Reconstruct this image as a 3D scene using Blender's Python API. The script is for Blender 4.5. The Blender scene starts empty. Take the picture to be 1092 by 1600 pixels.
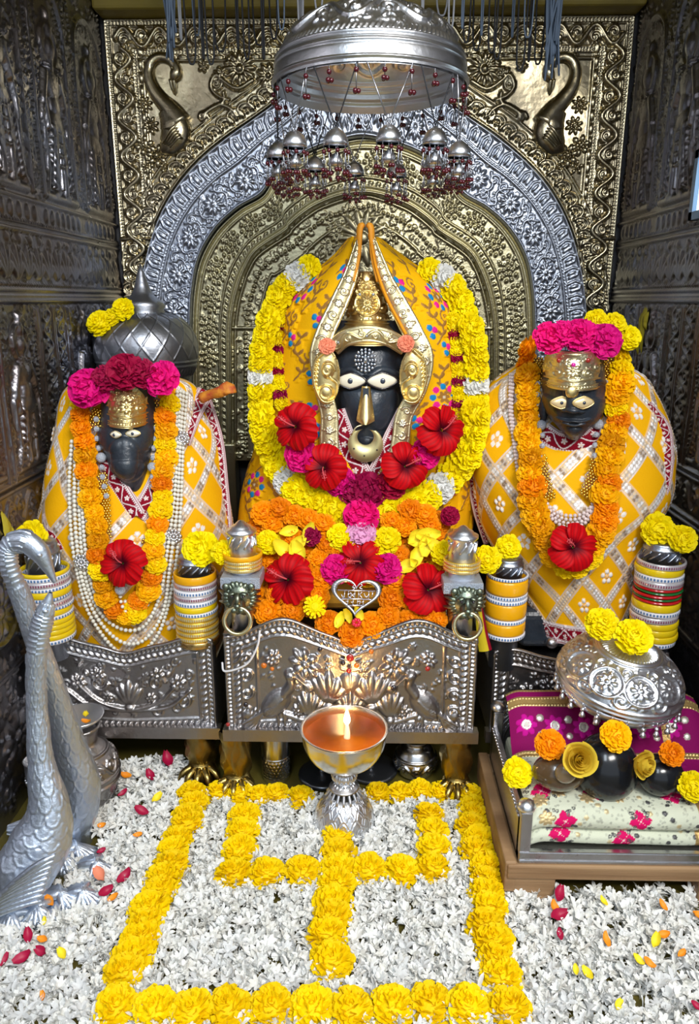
import bpy, math, random
import numpy as np
from mathutils import Vector, Matrix, Quaternion
random.seed(7); RNG = np.random.default_rng(7)
PI = math.pi
S = bpy.context.scene
COL = S.collection
# ------------------------------------------------------------------ camera
F_PX = 1155.6
cd = bpy.data.cameras.new('camera'); cam = bpy.data.objects.new('camera', cd); COL.objects.link(cam)
cam.location = (0, 0, 1.0)
cam.rotation_euler = (math.radians(74), 0, math.radians(1.2))
cd.sensor_fit = 'VERTICAL'; cd.sensor_height = 36; cd.sensor_width = 36; cd.lens = 26.0; cd.clip_start = .02
S.camera = cam
# ------------------------------------------------------------------ world, lights, exposure
w = bpy.data.worlds.new('hall'); S.world = w; w.use_nodes = True
w.node_tree.nodes['Background'].inputs[0].default_value = (.80, .90, 1.0, 1)
w.node_tree.nodes['Background'].inputs[1].default_value = .58
def area(name, loc, target, sx, sy, power, col):
    l = bpy.data.lights.new(name, 'AREA'); l.shape = 'RECTANGLE'; l.size = sx; l.size_y = sy; l.energy = power; l.color = col
    o = bpy.data.objects.new(name, l); COL.objects.link(o); o.location = loc
    o.rotation_euler = (Vector(target) - Vector(loc)).to_track_quat('-Z', 'Y').to_euler()
area('hall_lamp_right', (.75, -.55, 2.15), (0, 1.5, .6), .9, .5, 36, (1.0, .97, .93))
area('hall_lamp_left', (-.30, -.45, 2.15), (.0, 1.5, .5), .35, .9, 11, (.80, .90, 1.0))
S.view_settings.view_transform = 'Standard'; S.view_settings.look = 'None'
S.view_settings.gamma = 1.0; S.view_settings.use_curve_mapping = False
S.view_settings.exposure = 0.62
# ------------------------------------------------------------------ where a sight line meets a depth
_R = np.array(cam.rotation_euler.to_matrix())
_C = np.array([0, 0, 1.0])
def ray(px, py): return _R @ np.array([(px-546)/F_PX, -(py-800)/F_PX, -1.0])
def W(px, py, Y): d = ray(px, py); return _C + d*(Y/d[1])
def WZ(px, py, z=0.0): d = ray(px, py); return _C + d*((z-1.0)/d[2])
def WX(px, py, x): d = ray(px, py); return _C + d*(x/d[0])
def MPP(px, py, Y): d = ray(px, py); return Y/d[1]/F_PX
def proj(P):
    q = (np.asarray(P)-_C) @ _R
    return 546+F_PX*q[..., 0]/-q[..., 2], 800-F_PX*q[..., 1]/-q[..., 2]
def cat(P, n=60):
    """smooth curve through the points"""
    P = np.asarray(P, float); m = len(P)
    if m < 3: 
        t = np.linspace(0, 1, n)[:, None]; return P[0]*(1-t)+P[-1]*t
    Q = np.vstack([2*P[0]-P[1], P, 2*P[-1]-P[-2]])
    t = np.linspace(0, m-1-1e-9, n); i = t.astype(int); f = (t-i)[:, None]
    a, b, c, d = Q[i], Q[i+1], Q[i+2], Q[i+3]
    return .5*(2*b+(c-a)*f+(2*a-5*b+4*c-d)*f*f+(3*b-a-3*c+d)*f**3)
# ------------------------------------------------------------------ materials
MATS = {}
def mat(name, col, rough=.5, metal=0., bump=0., bscale=60., var=0., vscale=8., col2=None, orand=0., coat=0., spec=.5, ani=None, trans=0., attr=False, emit=0., sub=0., thin=0.):
    if name in MATS: return MATS[name]
    m = bpy.data.materials.new(name); m.use_nodes = True; MATS[name] = m
    N = m.node_tree.nodes; L = m.node_tree.links; b = N['Principled BSDF']
    b.inputs['Base Color'].default_value = (*col, 1); b.inputs['Roughness'].default_value = rough; b.inputs['Metallic'].default_value = metal
    b.inputs['Specular IOR Level'].default_value = spec
    b.inputs['Coat Weight'].default_value = coat
    if trans: b.inputs['Transmission Weight'].default_value = trans
    if emit:
        b.inputs['Emission Color'].default_value = (*col, 1); b.inputs['Emission Strength'].default_value = emit
    if sub:
        b.inputs['Subsurface Weight'].default_value = sub; b.inputs['Subsurface Radius'].default_value = (.01, .006, .003); b.inputs['Subsurface Scale'].default_value = .5
    if thin:
        tb = N.new('ShaderNodeBsdfTranslucent'); mx = N.new('ShaderNodeMixShader'); mx.inputs[0].default_value = thin
        L.new(b.outputs[0], mx.inputs[1]); L.new(tb.outputs[0], mx.inputs[2]); L.new(mx.outputs[0], N['Material Output'].inputs[0]); tb.inputs[0].default_value = (*col, 1)
    src = None
    tc = N.new('ShaderNodeTexCoord')
    if attr:
        a = N.new('ShaderNodeAttribute'); a.attribute_name = 'Col'; src = a.outputs['Color']; L.new(src, b.inputs['Base Color'])
        L.new(a.outputs['Alpha'], b.inputs['Metallic'])
        r = N.new('ShaderNodeMapRange'); L.new(a.outputs['Alpha'], r.inputs[0]); r.inputs[3].default_value = rough; r.inputs[4].default_value = .28
        L.new(r.outputs[0], b.inputs['Roughness'])
    if var:
        n = N.new('ShaderNodeTexNoise'); n.inputs['Scale'].default_value = vscale; n.inputs['Detail'].default_value = 6; L.new(tc.outputs['Object'], n.inputs['Vector'])
        x = N.new('ShaderNodeMix'); x.data_type = 'RGBA'
        mr = N.new('ShaderNodeMapRange'); mr.inputs[1].default_value = .35; mr.inputs[2].default_value = .7; L.new(n.outputs[0], mr.inputs[0])
        mu = N.new('ShaderNodeMath'); mu.operation = 'MULTIPLY'; mu.inputs[1].default_value = var; L.new(mr.outputs[0], mu.inputs[0]); L.new(mu.outputs[0], x.inputs[0])
        if src: L.new(src, x.inputs[6])
        else: x.inputs[6].default_value = (*col, 1)
        c2 = col2 or tuple(c*.45 for c in col); x.inputs[7].default_value = (*c2, 1)
        src = x.outputs[2]; L.new(src, b.inputs['Base Color'])
        if metal and not attr:
            rr = N.new('ShaderNodeMapRange'); L.new(n.outputs[0], rr.inputs[0]); rr.inputs[3].default_value = max(.05, rough-.1); rr.inputs[4].default_value = rough+.15; L.new(rr.outputs[0], b.inputs['Roughness'])
    if orand:
        oi = N.new('ShaderNodeObjectInfo'); hs = N.new('ShaderNodeHueSaturation')
        r1 = N.new('ShaderNodeMapRange'); L.new(oi.outputs['Random'], r1.inputs[0]); r1.inputs[3].default_value = 1-orand; r1.inputs[4].default_value = 1+orand*.5; L.new(r1.outputs[0], hs.inputs['Value'])
        r2 = N.new('ShaderNodeMapRange'); L.new(oi.outputs['Random'], r2.inputs[0]); r2.inputs[3].default_value = .5-orand*.05; r2.inputs[4].default_value = .5+orand*.05; L.new(r2.outputs[0], hs.inputs['Hue'])
        if src: L.new(src, hs.inputs['Color'])
        else: hs.inputs['Color'].default_value = (*col, 1)
        L.new(hs.outputs[0], b.inputs['Base Color'])
        if thin: L.new(hs.outputs[0], tb.inputs[0])
    if bump:
        n2 = N.new('ShaderNodeTexNoise'); n2.inputs['Scale'].default_value = bscale; n2.inputs['Detail'].default_value = 4; L.new(tc.outputs['Object'], n2.inputs['Vector'])
        bp = N.new('ShaderNodeBump'); bp.inputs['Strength'].default_value = bump; bp.inputs['Distance'].default_value = .004; L.new(n2.outputs[0], bp.inputs['Height']); L.new(bp.outputs[0], b.inputs['Normal'])
    return m
# ------------------------------------------------------------------ scene graph
def tag(o, label=None, cat_=None, group=None, kind=None):
    if label: o['label'] = label
    if cat_: o['category'] = cat_
    if group: o['group'] = group
    if kind: o['kind'] = kind
    return o
def thing(name, label, cat_, loc, group=None):
    o = bpy.data.objects.new(name, None); COL.objects.link(o); o.location = loc; o.empty_display_size = .02
    return tag(o, label, cat_, group)
def link(name, me, parent=None, loc=None, rot=None, scale=None):
    o = bpy.data.objects.new(name, me); COL.objects.link(o)
    if loc is not None: o.location = loc
    if rot is not None: o.rotation_mode = 'QUATERNION'; o.rotation_quaternion = rot
    if scale is not None: o.scale = scale if hasattr(scale, '__len__') else (scale,)*3
    if parent is not None:
        o.parent = parent
        # inverse of the parent's world matrix so that coordinates stay world coordinates
        ch = [parent]
        while ch[-1].parent is not None: ch.append(ch[-1].parent)
        M = Matrix.Identity(4)
        for p in reversed(ch):
            B = Matrix.LocRotScale(p.location, p.rotation_quaternion if p.rotation_mode == 'QUATERNION' else p.rotation_euler, p.scale)
            M = M @ p.matrix_parent_inverse @ B
        o.matrix_parent_inverse = M.inverted()
    return o
def npmesh(name, V, Q, m=None, smooth=True, C=None, uv=None):
    """V (n,3), Q (k,4) or (k,3)"""
    me = bpy.data.meshes.new(name); V = np.ascontiguousarray(V, np.float32); Q = np.ascontiguousarray(Q, np.int32)
    k = Q.shape[1]
    me.vertices.add(len(V)); me.vertices.foreach_set('co', V.ravel())
    me.loops.add(Q.size); me.loops.foreach_set('vertex_index', Q.ravel())
    me.polygons.add(len(Q)); me.polygons.foreach_set('loop_start', np.arange(0, Q.size, k, dtype=np.int32)); me.polygons.foreach_set('loop_total', np.full(len(Q), k, np.int32))
    if smooth: me.polygons.foreach_set('use_smooth', np.ones(len(Q), bool))
    me.update(calc_edges=True)
    if C is not None:
        a = me.color_attributes.new('Col', 'FLOAT_COLOR', 'POINT'); a.data.foreach_set('color', np.ascontiguousarray(C, np.float32).ravel())
    if m: me.materials.append(m)
    return me
class MB:
    def __init__(s): s.V = []; s.F = []; s.n = 0
    def add(s, V, F):
        V = np.asarray(V, float); s.V.append(V); s.F += [tuple(i+s.n for i in f) for f in F]; s.n += len(V); return s
    def grid(s, P, wrap=False):
        ny, nx = P.shape[:2]; F = []
        for j in range(ny-1):
            for i in range(nx if wrap else nx-1):
                a = j*nx+i; b = j*nx+(i+1) % nx; F.append((a, b, b+nx, a+nx))
        return s.add(P.reshape(-1, 3), F)
    def tube(s, pts, r, n=8, cap=True, flat=1., up=None):
        P = np.asarray(pts, float); m = len(P); r = np.broadcast_to(np.asarray(r, float), (m,))
        T = np.gradient(P, axis=0); T /= np.linalg.norm(T, axis=1)[:, None]+1e-12
        u0 = np.array(up if up is not None else (0, 1, 0), float)
        if abs(T[0] @ u0) > .95: u0 = np.array((1, 0, 0), float)
        rings = []; N = u0-T[0]*(u0 @ T[0]); N /= np.linalg.norm(N)
        a = np.linspace(0, 2*PI, n, endpoint=False)
        for k in range(m):
            N = N-T[k]*(N @ T[k]); N /= np.linalg.norm(N)+1e-12; B = np.cross(T[k], N)
            rings.append(P[k]+r[k]*(np.cos(a)[:, None]*N*flat+np.sin(a)[:, None]*B))
        s.grid(np.array(rings), True)
        if cap:
            b = s.n-m*n
            s.F.append(tuple(range(b+n-1, b-1, -1))); s.F.append(tuple(range(b+(m-1)*n, b+m*n)))
        return s
    def lathe(s, prof, n=28, o=(0, 0, 0), M=None, cap=True):
        prof = np.asarray(prof, float); a = np.linspace(0, 2*PI, n, endpoint=False)
        P = np.stack([prof[:, 0, None]*np.cos(a), prof[:, 0, None]*np.sin(a), np.repeat(prof[:, 1, None], n, 1)], -1)
        if M is not None: P = P @ np.array(M).T
        s.grid(P+np.array(o), True)
        if cap:
            b = s.n-len(prof)*n; m = len(prof)
            if prof[0, 0] > 1e-5: s.F.append(tuple(range(b+n-1, b-1, -1)))
            if prof[-1, 0] > 1e-5: s.F.append(tuple(range(b+(m-1)*n, b+m*n)))
        return s
    def box(s, c, d, M=None):
        v = np.array([(x, y, z) for x in (-.5, .5) for y in (-.5, .5) for z in (-.5, .5)])*np.array(d)
        if M is not None: v = v @ np.array(M).T
        return s.add(v+np.array(c), [(0, 1, 3, 2), (4, 6, 7, 5), (0, 4, 5, 1), (2, 3, 7, 6), (0, 2, 6, 4), (1, 5, 7, 3)])
    def ball(s, c, r, n=10, m=6, M=None):
        r = np.broadcast_to(np.asarray(r, float), (3,)); t = np.linspace(-PI/2, PI/2, m); a = np.linspace(0, 2*PI, n, endpoint=False)
        P = np.stack([np.cos(t)[:, None]*np.cos(a), np.cos(t)[:, None]*np.sin(a), np.repeat(np.sin(t)[:, None], n, 1)], -1)*r
        if M is not None: P = P @ np.array(M).T
        return s.grid(P+np.array(c), True)
    def torus(s, c, R, r, n=24, k=8, M=None, arc=2*PI, a0=0):
        a = a0+np.linspace(0, arc, n+1); p = np.stack([np.cos(a)*R, np.sin(a)*R, 0*a], -1)
        if M is not None: p = p @ np.array(M).T
        return s.tube(p+np.array(c), r, k, cap=arc < 6.2)
    def mesh(s, name, m=None, smooth=True):
        me = bpy.data.meshes.new(name); me.from_pydata(np.vstack(s.V).tolist(), [], s.F)
        if smooth: me.polygons.foreach_set('use_smooth', np.ones(len(me.polygons), bool))
        if m: me.materials.append(m)
        me.update(); return me
    def build(s, name, m, parent=None, smooth=True, loc=None):
        if loc is not None:
            s.V = [v-np.array(loc) for v in s.V]
        return link(name, s.mesh(name, m, smooth), parent, loc)
def bev(o, wd, seg=2):
    b = o.modifiers.new('bevel', 'BEVEL'); b.width = wd; b.segments = seg; b.limit_method = 'ANGLE'; return o
def rotm(rx=0, ry=0, rz=0):
    return np.array((Matrix.Rotation(rz, 3, 'Z') @ Matrix.Rotation(ry, 3, 'Y') @ Matrix.Rotation(rx, 3, 'X')))
def facing(d, spin=0.): return Vector(d).to_track_quat('Z', 'Y') @ Quaternion((0, 0, 1), spin)
# ------------------------------------------------------------------ chased-metal / cloth canvas: a height and colour field that is mapped onto a surface
class Cv:
    def __init__(s, w, h, res, col=(1, 1, 1), m=0.):
        s.w = w; s.h = h; s.nx = int(round(w/res))+1; s.ny = int(round(h/res))+1
        s.X = np.linspace(0, w, s.nx); s.Y = np.linspace(0, h, s.ny); s.dx = w/(s.nx-1); s.dy = h/(s.ny-1)
        s.H = np.zeros((s.ny, s.nx)); s.C = np.empty((s.ny, s.nx, 4)); s.C[..., :3] = col; s.C[..., 3] = m; s.flipx = False
    def win(s, x0, x1, y0, y1):
        i0 = max(0, int(x0/s.dx)); i1 = min(s.nx, int(x1/s.dx)+2); j0 = max(0, int(y0/s.dy)); j1 = min(s.ny, int(y1/s.dy)+2)
        if i0 >= i1 or j0 >= j1: return None
        return (slice(j0, j1), slice(i0, i1)), s.X[None, i0:i1], s.Y[j0:j1, None]
    def put(s, sl, q, hgt, col, m, add, sharp=False):
        """q = squared normalised distance"""
        ins = q < 1
        hh = hgt*(np.clip(1-np.sqrt(q), 0, 1) if sharp else np.sqrt(np.clip(1-q, 0, 1)))
        if add: s.H[sl] += hh
        elif hgt >= 0: s.H[sl] = np.maximum(s.H[sl], hh)
        else: s.H[sl] = np.where(ins, np.minimum(s.H[sl], hh), s.H[sl])
        if col is not None: s.C[sl][ins, :3] = col
        if m is not None: s.C[sl][ins, 3] = m
    def stroke(s, pts, r, hgt, col=None, m=None, r1=None, add=False):
        P = np.asarray(pts, float); n = len(P); rr = np.linspace(r, r if r1 is None else r1, n)
        for k in range(n-1):
            (ax, ay), (bx, by) = P[k], P[k+1]; R = max(rr[k], rr[k+1])
            wn = s.win(min(ax, bx)-R, max(ax, bx)+R, min(ay, by)-R, max(ay, by)+R)
            if wn is None: continue
            sl, X, Y = wn; dx, dy = bx-ax, by-ay; L = dx*dx+dy*dy+1e-12
            t = np.clip(((X-ax)*dx+(Y-ay)*dy)/L, 0, 1); q = ((X-ax-t*dx)**2+(Y-ay-t*dy)**2)/(rr[k]+(rr[k+1]-rr[k])*t)**2
            s.put(sl, q, hgt, col, m, add)
    def dome(s, x, y, rx, ry=None, hgt=.003, ang=0., col=None, m=None, add=False, sharp=False):
        ry = rx if ry is None else ry; R = max(rx, ry); wn = s.win(x-R, x+R, y-R, y+R)
        if wn is None: return
        sl, X, Y = wn; c, n = math.cos(ang), math.sin(ang); u = (X-x)*c+(Y-y)*n; v = -(X-x)*n+(Y-y)*c
        s.put(sl, (u/rx)**2+(v/ry)**2, hgt, col, m, add, sharp)
    def ring(s, x, y, R, r, hgt, col=None, m=None):
        a = np.linspace(0, 2*PI, max(10, int(R/r*3))); s.stroke(np.stack([x+R*np.cos(a), y+R*np.sin(a)], -1), r, hgt, col, m)
    def flower(s, x, y, R, n=8, hgt=.004, col=None, ccol=None, a0=0., m=None):
        for k in range(n):
            a = a0+2*PI*k/n; s.dome(x+.6*R*math.cos(a), y+.6*R*math.sin(a), .4*R, R*min(.3, 1.9/n), hgt, a, col, m)
        s.dome(x, y, .25*R, None, hgt*1.25, 0, ccol if ccol is not None else col, m)
    def spiral(s, x, y, R, a0=0., d=1, r=.003, hgt=.003, turns=1.3, col=None, m=None):
        t = np.linspace(0, 1, 16); a = a0+d*t*turns*2*PI; q = R*(1-.8*t)
        s.stroke(np.stack([x+q*np.cos(a), y+q*np.sin(a)], -1), r, hgt, col, m, r1=r*.55); s.dome(x, y, r*1.3, None, hgt, 0, col, m)
    def leaf(s, x, y, L, wd, ang, hgt=.003, col=None, m=None):
        s.dome(x+L/2*math.cos(ang), y+L/2*math.sin(ang), L/2, wd/2, hgt, ang, col, m)
    def beads(s, p0, p1, sp, r, hgt, col=None, m=None):
        p0 = np.array(p0, float); p1 = np.array(p1, float); n = max(1, int(np.linalg.norm(p1-p0)/sp))
        for k in range(n+1):
            q = p0+(p1-p0)*k/n; s.dome(q[0], q[1], r, None, hgt, 0, col, m)
    def pathbeads(s, pts, sp, r, hgt, **k):
        P = np.asarray(pts, float); d = np.r_[0, np.cumsum(np.linalg.norm(np.diff(P, axis=0), axis=1))]; n = max(1, int(d[-1]/sp))
        for t in np.linspace(0, d[-1], n+1): s.dome(np.interp(t, d, P[:, 0]), np.interp(t, d, P[:, 1]), r, None, hgt, **k)
    def vine(s, p0, p1, amp, per, r, hgt, col=None, m=None, rich=True):
        p0 = np.array(p0, float); p1 = np.array(p1, float); L = np.linalg.norm(p1-p0); e = (p1-p0)/L; nrm = np.array([-e[1], e[0]]); n = max(1, round(L/per)); per = L/n
        t = np.linspace(0, 1, n*14+1); P = p0+np.outer(t*L, e)+np.outer(np.sin(t*n*2*PI)*amp*.75, nrm); s.stroke(P, r, hgt, col, m)
        for k in range(2*n):
            sg = 1 if k % 2 == 0 else -1; c = p0+e*(k+.5)*per/2-nrm*sg*amp*.18
            s.spiral(c[0], c[1], amp*.55, math.atan2(e[1], e[0])+(0 if sg > 0 else PI), sg, r*.8, hgt*.9, 1.25, col, m)
            if rich:
                for da in (-.7, .7):
                    a = math.atan2(nrm[1], nrm[0])*1.+da+(PI if sg > 0 else 0); q = p0+e*(k+.5)*per/2-nrm*sg*amp*.45
                    s.leaf(q[0], q[1], amp*.55, amp*.28, a, hgt*.7, col, m)
    def fill(s, x0, x1, y0, y1, sz, hgt=.003, dens=1., free=None):
        n = int((x1-x0)*(y1-y0)/(sz*sz)*1.1*dens)
        for _ in range(n):
            x, y = RNG.uniform(x0, x1), RNG.uniform(y0, y1)
            if free is not None and not free(x, y): continue
            j, i = min(s.ny-1, int(y/s.dy)), min(s.nx-1, int(x/s.dx))
            if s.H[j, i] > hgt*.35: continue
            k = RNG.integers(0, 4); z = sz*RNG.uniform(.35, .6); a = RNG.uniform(0, 6.28)
            if k == 0: s.flower(x, y, z, 6, hgt*.8, a0=a)
            elif k == 1: s.spiral(x, y, z, a, RNG.choice([-1, 1]), z*.22, hgt*.8)
            else:
                for q in (-.6, 0, .6): s.leaf(x, y, z*1.2, z*.4, a+q, hgt*.7)
    def clear(s, x0, x1, y0, y1, v=0.):
        wn = s.win(x0, x1, y0, y1)
        if wn: s.H[wn[0]] = v
    def figure(s, x, y, h, hgt=.010, flip=1):
        """a standing draped relief figure, feet at (x, y)"""
        u = h/8
        s.dome(x, y+6.9*u, .95*u, 1.05*u, hgt*.45)                                       # halo
        s.ring(x, y+6.9*u, .95*u, .12*u, hgt*.6)
        s.dome(x, y+6.8*u, .46*u, .6*u, hgt*1.2)
        s.dome(x, y+7.6*u, .34*u, .6*u, hgt); s.dome(x, y+8.2*u, .16*u, .45*u, hgt*.9)   # crown
        s.stroke([(x, y+6.3*u), (x, y+5.9*u)], .22*u, hgt*.8)
        s.dome(x, y+5.2*u, .85*u, .85*u, hgt); s.dome(x+.05*u*flip, y+4.2*u, .6*u, .8*u, hgt)
        s.dome(x, y+3.5*u, .8*u, .6*u, hgt)
        for sg, b in ((1, .35), (-1, -.25)):
            s.stroke([(x+sg*.4*u, y+3.4*u), (x+sg*.45*u+b*.3*u, y+1.7*u), (x+sg*.4*u+b*.2*u, y+.2*u)], .42*u, hgt*.85, r1=.24*u)
            s.stroke([(x+sg*.38*u+b*.2*u, y+.12*u), (x+sg*.85*u, y+.05*u)], .2*u, hgt*.7)
        for sg, el, ha in ((1, (1.25, 4.4), (.7, 5.4)), (-1, (1.3, 4.3), (1.1, 3.1))):
            s.stroke([(x+sg*.75*u, y+5.6*u), (x+sg*el[0]*u, y+el[1]*u), (x+sg*ha[0]*u, y+ha[1]*u)], .25*u, hgt*.9, r1=.18*u)
        for k in range(7):                                                               # drapery
            t = (k-3)/3; s.stroke([(x+t*.75*u, y+3.3*u), (x+t*1.0*u, y+2*u), (x+t*1.45*u, y+.35*u)], .09*u, hgt*.95)
        for k in range(4): 
            a = np.linspace(-.9, .9, 7); s.stroke(np.stack([x+a*.75*u, y+(3.3-.5*k)*u-.35*u*np.cos(a*1.5)], -1), .08*u, hgt*1.0)
        for sg in (-1, 1):
            s.stroke([(x+sg*.85*u, y+5.7*u), (x+sg*1.55*u, y+3.6*u), (x+sg*1.4*u, y+1.2*u), (x+sg*1.8*u, y+.2*u)], .14*u, hgt*.7)
        s.pathbeads([(x-.5*u, y+6*u), (x, y+5*u), (x+.5*u, y+6*u)], .16*u, .1*u, hgt*1.15)
        s.stroke([(x-1.9*u, y-.1*u), (x+1.9*u, y-.1*u)], .22*u, hgt*.6)
def cvmesh(cv, fn, name, m, parent=None, keep=None, colour=False, loc=None):
    U, V = np.meshgrid(cv.X, cv.Y); P = fn(U, V, cv.H)
    ny, nx = cv.ny, cv.nx; idx = np.arange(ny*nx).reshape(ny, nx)
    Q = np.stack([idx[:-1, :-1], idx[:-1, 1:], idx[1:, 1:], idx[1:, :-1]], -1)
    Pf = P.reshape(-1, 3); Cf = cv.C.reshape(-1, 4)
    if keep is not None:
        K = keep(U, V, P); K = K[:-1, :-1] & K[1:, 1:] & K[:-1, 1:] & K[1:, :-1]; Q = Q[K]
        used = np.zeros(ny*nx, bool); used[Q.ravel()] = True; new = np.cumsum(used)-1; Q = new[Q]; Pf = Pf[used]; Cf = Cf[used]
    else: Q = Q.reshape(-1, 4)
    if loc is not None: Pf = Pf-np.array(loc)
    return link(name, npmesh(name, Pf, Q.reshape(-1, 4), m, True, Cf if colour else None), parent, loc)
class Shell:
    """a draped half-round surface: rows of (pixel row, left, right, bulge) read at depth Y, turned by an angle about its upright axis"""
    def __init__(s, rows, Y, span=1.15, n=160, turn=0.):
        R = []
        for py, xl, xr, d in rows:
            a, b = W(xl, py, Y), W(xr, py, Y); R.append((.5*(a[2]+b[2]), a[0], b[0], d))
        R = cat(np.array(R)[::-1], n); o = np.argsort(R[:, 0]); R = R[o]
        s.z, s.xl, s.xr, s.d = R.T; s.Y = Y; s.span = span; s.c, s.sn = math.cos(turn), math.sin(turn)
    def rowz(s, v): return s.z[0]+v*(s.z[-1]-s.z[0])
    def row(s, z): return np.interp(z, s.z, s.xl), np.interp(z, s.z, s.xr), np.interp(z, s.z, s.d)
    def turned(s, xl, xr, d, th, h):
        a = ((xr-xl)/2+h)*np.sin(th); b = (d+h)*np.cos(th)
        return (xl+xr)/2+a*s.c-b*s.sn, s.Y-a*s.sn-b*s.c
    def pos(s, u, v, h=0.):
        z = s.rowz(v); x, y = s.turned(*s.row(z), (u-.5)*PI*s.span, h)
        return np.stack([x, y, z+0*x], -1)
    def theta(s, x, z):
        t = np.linspace(-1.42, 1.42, 61); X, Y = s.turned(*s.row(z), t, 0.); return np.interp(x, X, t), np.interp(x, X, Y)
    def front(s, x, z): return s.theta(x, z)[1]
    def onto(s, px, py, off=0.):
        y = s.Y-.1
        for _ in range(10): p = W(px, py, y); y = .5*y+.5*(s.front(p[0], p[2])-off)
        return W(px, py, y)
    def uv(s, px, py):
        p = s.onto(px, py); return .5+s.theta(p[0], p[2])[0]/(PI*s.span), (p[2]-s.z[0])/(s.z[-1]-s.z[0])
    def normal(s, p):
        t = s.theta(p[0], p[2])[0]; a, b = math.sin(t)*.9, math.cos(t)
        n = np.array([a*s.c-b*s.sn, -a*s.sn-b*s.c-.15, .25]); return n/np.linalg.norm(n)
    def mapper(s, cv): return lambda U, V, H: s.pos(U/cv.w, V/cv.h, H)
def ribbon_map(pts, width, cv):
    """strip along 3-D points facing the camera side; canvas u along, v across"""
    P = cat(pts, 80); d = np.r_[0, np.cumsum(np.linalg.norm(np.diff(P, axis=0), axis=1))]; T = np.gradient(P, axis=0); T /= np.linalg.norm(T, axis=1)[:, None]
    B = np.cross(T, np.array([0, -1., 0])); B /= np.linalg.norm(B, axis=1)[:, None]; N = np.cross(B, T)
    def fn(U, V, H):
        t = U/cv.w*d[-1]; I = lambda A: np.stack([np.interp(t, d, A[:, k]) for k in range(3)], -1)
        wd = np.interp(U/cv.w, np.linspace(0, 1, len(width)), width) if hasattr(width, '__len__') else width
        q = (V/cv.h-.5)
        return I(P)+I(B)*(q*wd)[..., None]+I(N)*(H-.006*(2*q)**2)[..., None]*np.sign((I(N)[..., 1:2] < 0)-.5)
    return fn
def lathe_map(prof, cv, o=(0, 0, 0), M=None, a0=0., arc=2*PI):
    P = np.asarray(prof, float); d = np.r_[0, np.cumsum(np.linalg.norm(np.diff(P, axis=0), axis=1))]; T = np.gradient(P, axis=0); T /= np.linalg.norm(T, axis=1)[:, None]+1e-12
    def fn(U, V, H):
        t = V/cv.h*d[-1]; r = np.interp(t, d, P[:, 0]); z = np.interp(t, d, P[:, 1]); tr = np.interp(t, d, T[:, 0]); tz = np.interp(t, d, T[:, 1])
        a = a0+U/cv.w*arc; r = r+H*tz; z = z-H*tr
        Q = np.stack([r*np.cos(a), r*np.sin(a), z], -1)
        if M is not None: Q = Q @ np.array(M).T
        return Q+np.array(o)
    return fn
# ================================================================== the chamber
M_WALL = mat('tarnished_silver_sheet', (.34, .35, .40), .30, 1., .35, 70, .8, 4, (.20, .15, .12))
M_BRASS = mat('antique_brass_sheet', (.50, .43, .27), .24, 1., .3, 40, .6, 6, (.30, .27, .22))
M_ARCH = mat('silver_sheet', (.44, .48, .56), .36, 1., .2, 120, .4, 7, (.32, .34, .38))
M_OLDG = mat('dull_gilt_sheet', (.56, .51, .32), .36, 1., .2, 120, .6, 8, (.30, .28, .20))
M_PED = mat('pedestal_silver', (.46, .45, .46), .31, 1., .25, 100, .6, 7, (.30, .26, .23))
M_SILV = mat('polished_silver', (.86, .88, .92), .30, 1., .15, 90, .35, 9, (.62, .63, .66))
M_STEEL = mat('steel', (.72, .73, .75), .24, 1.)
M_SWAN = mat('oxidised_white_metal', (.72, .80, .92), .42, 1., .3, 130, .4, 10, (.54, .62, .74))
M_GOLD = mat('gilt', (.88, .70, .32), .36, 1., .1, 150, .3, 14, (.78, .62, .26))
M_PGOLD = mat('pale_gilt', (.86, .77, .48), .38, 1., .1, 150, .3, 14, (.72, .62, .34))
M_FLOOR = mat('olive_polished_floor', (.13, .105, .02), .3, .0, .2, 30, .6, 5, (.07, .055, .015))
M_BEAM = mat('yellow_ochre_paint', (.30, .23, .03), .5, 0., .4, 40, .6, 10, (.15, .11, .03))
M_DARK = mat('dark_plaster', (.05, .05, .055), .8)
M_LEG = mat('yellowed_brass', (.42, .31, .10), .3, 1., .3, 60, .6, 12, (.22, .15, .05))
WX0, WY1, WZ1 = .70, 2.2, 1.95
def slab(name, c, d, m):
    o = MB().box(c, d).build(name, m, smooth=False); o['kind'] = 'structure'; return o
floor = slab('floor', (0, .2, -.03), (3.4, 4.4, .06), M_FLOOR)
wall_left = slab('wall_left', (-WX0-.045, .82, .96), (.07, 2.86, 1.92), M_DARK)  # unseen front stretch added to block light and darken the right wall
wall_right = slab('wall_right', (WX0+.045, 1.42, .96), (.07, 1.66, 1.92), M_DARK)
wall_back = slab('wall_back', (0, WY1+.045, .96), (1.54, .07, 1.92), M_DARK)
ceiling = slab('ceiling', (0, 1.42, WZ1+.0), (1.54, 1.72, .06), M_BEAM)
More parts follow.
